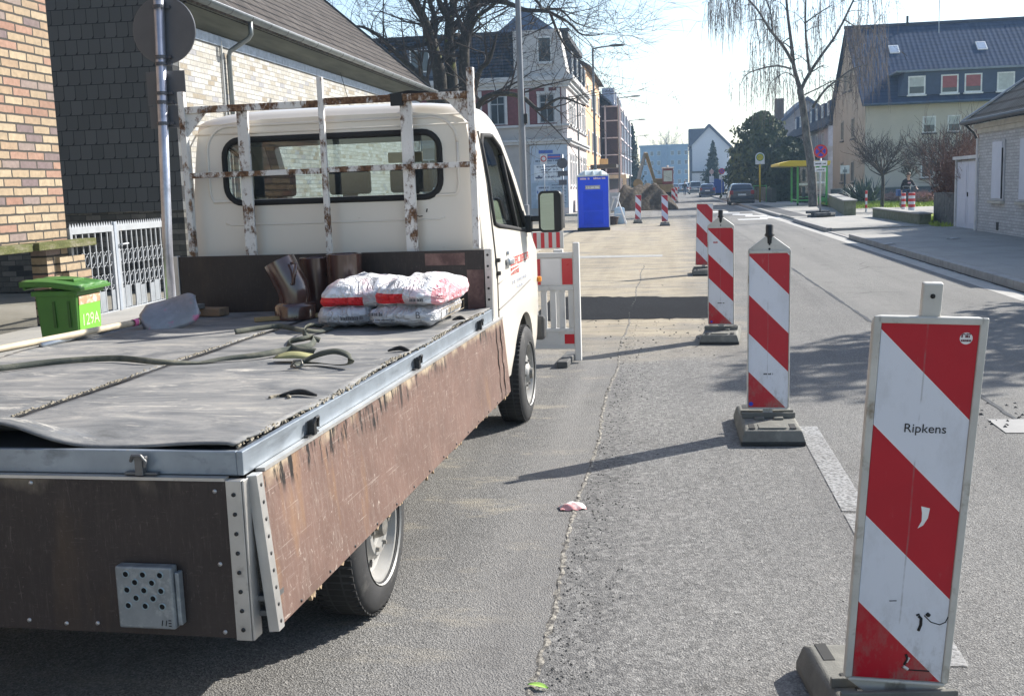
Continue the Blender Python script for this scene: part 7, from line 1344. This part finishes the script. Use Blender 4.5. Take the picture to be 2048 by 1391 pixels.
# ------------------------------------------------------------------ parked cars seen from behind (local: y forward, back at y=0)
def car(label, loc, rz, paint, estate=True, w=1.72, h=1.46, L=4.2):
    t = thing('parked_car', label, 'car', loc, rz, 'cars parked along the right kerb'); hw = w/2
    def sec(y):
        zt = lerp(y, [(0, .95), (.10, 1.02), (.12, 1.04), (.55 if estate else .8, h-.06), (1.1, h), (2.2, h), (2.6, h-.1), (3.2, 1.0), (3.9, .85), (L-.05, .65), (L, .5)]); pl = lerp(y, [(0, .90), (.15, .97), (.8, 1), (3.3, 1), (3.9, .94), (L, .78)])
        p = []
        for z in (.22, .34, .55, .75, .90): 
            zz = min(z, zt-.06); p.append((hw*pl*lerp(zz, [(.2, .94), (.4, .99), (.6, 1), (.9, .96)]), zz))
        for f in (.3, .65, 1.): zz = .90+(zt-.06-.90)*f if zt > 1 else min(.9, zt-.06)+.01*f; p.append((hw*pl*(.96-.24*max(0, (zz-.9)/(h-.9))), zz))
        p.append((p[-1][0]*.82, zt-.015)); p.append((p[-1][0]*.4, zt)); return p
    mb = MB(); rings = []
    for y in [0, .06, .12, .2, .35, .55, .8, 1.1, 1.6, 2.2, 2.6, 2.9, 3.2, 3.6, 3.9, L-.1, L]:
        p = sec(y); rings.append([mb.bm.verts.new((x, y, z)) for x, z in p]+[mb.bm.verts.new((-x, y, z)) for x, z in p[::-1]])
    n = len(rings[0])
    for a, b in zip(rings, rings[1:]):
        for i in range(n): mb.bm.faces.new((a[i], a[(i+1) % n], b[(i+1) % n], b[i]))
    mb.bm.faces.new(rings[0]); mb.bm.faces.new(rings[-1][::-1]); body = mb.build('body', paint, t, smooth=True)
    gl = mat('car_glass', (.03, .04, .06), .05, 0, .7); y1 = .55 if estate else .8; mb = MB(); s = (h-.06-1.04)/(y1-.12)
    f = lambda x, z: (x, .12+(z-1.04)/s-.02, z+.012); mb.prism([f(-hw*.80, 1.06), f(hw*.80, 1.06), f(hw*.66, h-.12), f(-hw*.66, h-.12)], (0, .02, 0)); mb.build('rear_window', gl, t)
    for sgn in (-1, 1):
        mb = MB(); g = lambda y, z: (sgn*(hw*(.96-.24*max(0, (z-.9)/(h-.9)))+.006), y, z); mb.bm.faces.new([mb.bm.verts.new(q) for q in (g(.6, 1.0), g(2.9, .96), g(2.35, h-.14), g(.95, h-.12))]); mb.build('side_window', gl, t)
        mb = MB(); mb.box(min(sgn*hw*.66, sgn*hw*.93), max(sgn*hw*.66, sgn*hw*.93), -.012, .10, .72, .98); mb.build('tail_light', mat('tail_red', (.30, .02, .025), .25), t, bevel=.02)
        mb = MB(); mb.box(min(sgn*hw, sgn*(hw+.16)), max(sgn*hw, sgn*(hw+.16)), 2.55, 2.65, .95, 1.08); mb.build('wing_mirror', paint, t, bevel=.02)
        for y in (.72, 3.3): wl = MB().lathe([(0, sgn*(hw-.2)), (.24, sgn*(hw-.2)), (.31, sgn*(hw-.17)), (.31, sgn*(hw-.02)), (.25, sgn*(hw+.0)), (.2, sgn*(hw-.02))], 'x', (0, y, .31), 18).build('wheel', RUB, t, smooth=True); MB().lathe([(.2, sgn*(hw-.02)), (.12, sgn*(hw-.005)), (0, sgn*(hw-.01))], 'x', (0, y, .31), 14).build('hubcap', GALV, wl)
    mb = MB(); mb.box(-hw*.92, hw*.92, -.06, .05, .36, .58); mb.build('bumper', mat('bumper_dark', (.04, .042, .05), .6), t, bevel=.03); mb = MB(); mb.box(-.26, .26, -.02, .0, .64, .75); mb.build('number_plate', WHITE, t); mb = MB(); mb.box(-.85*hw, .85*hw, .3, 3.8, .16, .3); mb.build('underside', DARKM, t)
    return t
p = gz(1481, 410); car('nearest parked car, dark navy hatchback at the kerb by the bus stop', (5.02, p.y-.5, 0), R(-1), mat('navy_paint', (.018, .022, .045), .22, 0, .6, .1, 1, coat=1))
p = gz(1416, 394); car('blue hatchback parked next ahead of the navy car', (4.35, 118, 0), R(-1), mat('blue_paint', (.02, .035, .12), .22, 0, .6, .1, 1, coat=1), True, 1.7, 1.44)
car('silver van like car parked third in the row', (3.95, 150, 0), 0, mat('silver_paint', (.34, .37, .40), .25, .4, .6, .1, 1, coat=1), True, 1.75, 1.75); car('small pale blue car parked fourth in the row', (2.55, 166, 0), 0, mat('pale_blue_paint', (.22, .30, .42), .25, .2, .6, .1, 1, coat=1), False, 1.7, 1.5); car('white car far down the row of parked cars', (3.6, 182, 0), 0, mat('white_paint', (.55, .55, .56), .25, 0, .6, .1, 1, coat=1), True, 1.7, 1.6); car('farthest parked car, grey, at the bend of the street', (1.6, 205, 0), 0, mat('grey_paint', (.16, .18, .21), .25, .2, .6, .1, 1, coat=1), False)
t = thing('blue_container', 'bright blue box trailer parked behind the blue hatchback', 'trailer', (5.7, 124, 0)); mb = MB(); mb.box(-.7, .7, 0, 2, .35, 1.9); mb.build('box', mat('trailer_blue', (.015, .06, .30), .5), t, bevel=.03); MB().lathe([(0, -.75), (.3, -.75), (.3, .75), (0, .75)], 'x', (0, 1, .3), 14).build('wheels', RUB, t)
t = thing('person', 'distant pedestrian in dark clothes walking at the edge of the parked cars', 'person', (2.35, 140, 0))
def skin_body(par, name, verts, edges, m, root=0, sub=2):
    me = bpy.data.meshes.new(name); me.from_pydata([v[0] for v in verts], edges, []); o = bpy.data.objects.new(name, me); COL.objects.link(o); o.parent = par
    md = o.modifiers.new('s', 'SKIN'); sv = me.skin_vertices[0].data
    for i, v in enumerate(verts): r_ = v[1]; sv[i].radius = r_ if isinstance(r_, tuple) else (r_, r_)
    sv[root].use_root = True; md.use_smooth_shade = True; s2 = o.modifiers.new('u', 'SUBSURF'); s2.levels = sub; s2.render_levels = sub; frozen(o); o.data.materials.append(m)
    for p_ in o.data.polygons: p_.use_smooth = True
    return o
SKIN = mat('skin', (.45, .28, .20), .55); JAC = mat('dark_jacket', (.018, .02, .024), .8, var=.3, vs=12); JEAN = mat('blue_jeans', (.05, .08, .14), .85, var=.25, vs=10); HAIR = mat('brown_hair', (.09, .06, .04), .6)
def figure(par, lean=0, arms=None, legs=None, head_turn=0., hat=False):
    """continuous body; clothing grown as a slightly wider skin over it"""
    A = arms or [((.19, .0, 1.38), (.27, .02, 1.12), (.27, -.10, .90)), ((-.19, .0, 1.38), (-.27, .02, 1.12), (-.26, .06, .88))]
    Lg = legs or [((.09, 0, .92), (.10, -.04, .50), (.10, .04, .07), (.10, -.10, .04)), ((-.09, 0, .92), (-.10, .04, .50), (-.10, -.03, .07), (-.10, -.16, .04))]
    V = [((0, 0, .95), (.15, .10)), ((0, -lean*.1, 1.18), (.135, .095)), ((0, -lean*.2, 1.38), (.165, .105)), ((0, -lean*.25, 1.50), (.055, .055)), ((0, -lean*.3-.02, 1.58), (.070, .082)), ((0, -lean*.3-.025, 1.67), (.080, .095)), ((0, -lean*.3-.02, 1.72), (.055, .065))]; E_ = [(0, 1), (1, 2), (2, 3), (3, 4), (4, 5), (5, 6)]
    for sh, el, wr in A:
        i = len(V); V += [(sh, .055), (el, .043), (wr, .032), (tuple(Vector(wr)+(Vector(wr)-Vector(el)).normalized()*.07), (.042, .02))]; E_ += [(2, i), (i, i+1), (i+1, i+2), (i+2, i+3)]
        hd = Vector(V[i+3][0]); dr = (Vector(wr)-Vector(el)).normalized()
        for k in range(5): j = len(V); off = Vector((.018*(k-2), .0, -.004*k if k else -.02)); V.append((tuple(hd+off+dr*(.05 if k else .02)), .011)); V.append((tuple(hd+off+dr*(.085 if k else .04)+Vector((0, -.015, -.01))), .009)); E_ += [(i+3, j), (j, j+1)]
    for hp, kn, an, to in Lg:
        i = len(V); V += [(hp, .088), (kn, .060), (an, .042), (to, (.045, .035))]; E_ += [(0, i), (i, i+1), (i+1, i+2), (i+2, i+3)]
    body = skin_body(par, 'body', V, E_, SKIN)
    CV = [((0, 0, .88), (.18, .135)), ((0, -lean*.1, 1.18), (.175, .14)), ((0, -lean*.2, 1.40), (.205, .15)), ((0, -lean*.25, 1.51), (.095, .09))]; CE = [(0, 1), (1, 2), (2, 3)]
    for sh, el, wr in A: i = len(CV); w2 = Vector(el).lerp(Vector(wr), .9); CV += [(sh, .085), (el, .066), (tuple(w2), .052)]; CE += [(2, i), (i, i+1), (i+1, i+2)]
    skin_body(body, 'jacket', CV, CE, JAC, 0)
    TV = [((0, 0, .97), (.158, .11))]; TE = []
    for hp, kn, an, to in Lg: i = len(TV); TV += [(hp, .100), (kn, .075), (tuple(Vector(an)+Vector((0, 0, .03))), .062)]; TE += [(0, i), (i, i+1), (i+1, i+2)]
    skin_body(body, 'trousers', TV, TE, JEAN, 0)
    SV = []; SE = []
    for hp, kn, an, to in Lg: i = len(SV); SV += [((an[0], an[1]+.03, .045), (.05, .045)), (to, (.052, .04))]; SE += [(i, i+1)]
    for k in range(0, len(SV), 2): skin_body(body, 'shoe', SV[k:k+2], [(0, 1)], RUB, 0)
    hc = Vector((0, -lean*.3-.015, 1.71)); mb = MB(); mb.grid(lambda a, b: hc+Vector((.102*math.cos(6.283*a)*math.sin(1.85*b), .118*math.sin(6.283*a)*math.sin(1.85*b)+.018, .105*math.cos(1.85*b)-.01*math.sin(6.283*a)*-1)), 20, 10); mb.build('hair', HAIR, body, smooth='all')
    mb = MB()
    for s in (-1, 1): mb.lathe([(0, -.008), (.010, -.004), (.012, .004)], 'y', hc+Vector((s*.032, -.092, -.035)), 8); mb.grid(lambda a, b: hc+Vector((s*.083+s*.012*math.sin(3.1*b), .01+.025*math.cos(6.283*a)*math.sin(3.1*b), -.04+.032*math.sin(6.283*a)*math.sin(3.1*b))), 8, 4)
    mb.build('eyes_and_ears', mat('feature_dark', (.12, .07, .05), .5), body); mb = MB(); mb.prism([hc+Vector(v) for v in ((-.016, -.092, -.075), (.016, -.092, -.075), (0, -.092, -.03))], (0, -.022, -.004)); mb.build('nose', SKIN, body); mb = MB(); mb.box(-.025, .025, -.006, .0, -.003, .003, Matrix.Translation(hc+Vector((0, -.088, -.10)))); mb.build('mouth', mat('lip', (.3, .12, .10), .5), body)
    return body
figure(t)
# cyclist standing astride a bicycle, facing the street
C_ = thing('person', 'person in dark jacket and jeans standing over a bicycle behind the striped bollards', 'person', (11.05, 53.0, .115), R(12))
figure(C_, .8, [((.19, -.14, 1.36), (.29, -.26, 1.14), (.30, -.48, 1.02)), ((-.19, -.14, 1.36), (-.28, -.10, 1.10), (-.31, -.16, .86))], [((.10, 0, .90), (.20, -.08, .48), (.24, .0, .07), (.25, -.14, .04)), ((-.10, 0, .90), (-.19, -.02, .48), (-.23, .06, .07), (-.24, -.08, .04))])
mb = MB(); mb.box(-.06, .09, -.30, -.29, 1.24, 1.31); mb.build('chest_print', mat('pink_print', (.55, .35, .38), .7), C_)
C_.scale = (.92, .92, .9)
BK = thing('bicycle', 'dark bicycle with blue bag held by the person behind the bollards', 'bicycle', (11.05, 53.0, .115), R(12)); TY = mat('bike_tyre', (.02, .02, .02), .8); FRM_ = mat('bike_frame', (.04, .05, .06), .4, .3)
for y in (-.62, .46):
    wl = MB().lathe([(.32, -.018), (.345, 0), (.32, .018), (.305, 0), (.32, -.018)], 'x', (0, y, .345), 28).build('wheel', TY, BK, smooth='all'); mb = MB()
    for k in range(12): a = k*.5236; mb.tube([(0, y, .345), (0, y+.31*math.cos(a), .345+.31*math.sin(a))], .003, 3)
    mb.build('spokes', GALV, wl)
mb = MB(); 
for a, b in (((0, .46, .345), (0, -.0, .32)), ((0, 0, .32), (0, .16, .80)), ((0, .16, .76), (0, .46, .345)), ((0, .0, .32), (0, -.40, .72)), ((0, .14, .74), (0, -.40, .80)), ((0, -.38, .95), (0, -.62, .345))): mb.tube([a, b], .018, 6)
mb.build('frame', FRM_, BK, smooth='all'); mb = MB(); mb.tube([(-.30, -.26, .98), (-.24, -.40, 1.0), (0, -.40, .98), (.24, -.40, 1.0), (.30, -.48, 1.02)], .014, 6); mb.build('handlebar', GALV, BK, smooth='all'); mb = MB(); mb.grid(lambda a, b: ((.02+.07*a)*math.cos(6.283*b), -.02+.28*a, .83+.03*math.sin(6.283*b)+.03*a), 6, 8); mb.build('saddle', BLACK, BK, smooth='all'); mb = MB(); mb.box(-.28, -.10, .25, .55, .55, .85); mb.build('pannier', mat('pannier_blue', (.06, .12, .3), .6), BK, bevel=.03); mb = MB(); mb.box(-.06, .06, -.03, .03, .28, .36); mb.tube([(-.1, 0, .32), (.1, 0, .32)], .012, 5); mb.build('pedals', BLACK, BK)
# ------------------------------------------------------------------ air
HAZE = .0006
if HAZE:
    mb = MB(); mb.box(-120, 120, -40, 420, -3, 24); o = mb.build('haze', None); o['kind'] = 'stuff'; o['label'] = 'pale spring haze filling the far end of the street'; o['category'] = 'haze'
    m_ = bpy.data.materials.new('haze'); m_.use_nodes = True; nt = m_.node_tree; nt.nodes.clear(); out = nt.nodes.new('ShaderNodeOutputMaterial'); v = nt.nodes.new('ShaderNodeVolumePrincipled'); v.inputs['Color'].default_value = (.50, .74, 1, 1); v.inputs['Density'].default_value = HAZE; v.inputs['Anisotropy'].default_value = .3; nt.links.new(v.outputs[0], out.inputs['Volume']); o.data.materials.append(m_)
# ------------------------------------------------------------------ pieces one can count become parts of their own
def explode(o, name):
    bm = bmesh.new(); bm.from_mesh(o.data); seen = set(); groups = []
    for f in bm.faces:
        if f in seen: continue
        st = [f]; seen.add(f); g = []
        while st:
            q = st.pop(); g.append(q)
            for e in q.edges:
                for k in e.link_faces:
                    if k not in seen: seen.add(k); st.append(k)
        groups.append(g)
    if len(groups) < 2 or len(groups) > 40: bm.free(); return
    mats = list(o.data.materials); first = True
    for g in groups:
        vi = {}; vs_ = []; fs = []
        for f in g:
            fs.append([vi.setdefault(v, len(vi)) for v in f.verts])
        vs_ = [v.co.copy() for v in vi]
        me = bpy.data.meshes.new(name); me.from_pydata(vs_, [], fs); [me.materials.append(k) for k in mats]; sm = [f.smooth for f in g]; me.polygons.foreach_set('use_smooth', sm); me.update()
        if first: o.data = me; o.name = name; first = False
        else: c = o.copy(); c.data = me; c.name = name; COL.objects.link(c)
    bm.free()
ONE = {'bulkhead_post': 'bulkhead_post', 'scrape_marks': 'scrape_mark', 'gutter_brackets': 'gutter_bracket', 'clamps': 'clamp', 'red_reflectors': 'red_reflector', 'silver_reflectors': 'silver_reflector', 'legs': 'leg', 'post': 'post', 'gate_posts': 'gate_post', 'foot_slots': 'foot_slot', 'foot_ribs': 'foot_rib', 'rivets': 'rivet', 'screws': 'screw', 'rim_holes': 'rim_hole', 'red_bands': 'red_band', 'red_stripes': 'red_stripe', 'corner_posts': 'corner_post', 'roof_ribs': 'roof_rib', 'door_panels': 'door_panel', 'wheels': 'wheel', 'plate_back': 'plate_back', 'side_ribs': 'side_rib', 'glass_panels': 'glass_panel', 'white_bands': 'white_band', 'timetable': 'timetable', 'dark_poster': 'dark_poster', 'garage_door': 'door_leaf', 'door_fields': 'door_field', 'door_surround': 'door_surround', 'bolts': 'bolt', 'door_hinge': 'door_hinge', 'foot': 'foot', 'foot_plates': 'foot_plate', 'balcony_bands': 'balcony_band', 'balcony_posts': 'balcony_post', 'edge_rail': 'edge_rail', 'tailgate_end_trim': 'tailgate_end_trim', 'hole_rims': 'hole_rim', 'step_holes': 'step_hole', 'mudguard': 'mudguard', 'plates': 'plate', 'bars': 'bar', 'lid_ribs': 'lid_rib', 'stone_ledge': 'stone_ledge', 'pedals': 'pedal', 'cornice': 'cornice', 'window_surround': 'window_surround'}
for o in list(scene.objects):
    b = o.name.split('.')[0]
    if o.type == 'MESH' and o.parent and b in ONE and not o.children and not o.modifiers: explode(o, ONE[b])
for o in scene.objects:
    if o.name.split('.')[0] in ('frayed_seam', 'splinters'): o['kind'] = 'stuff'
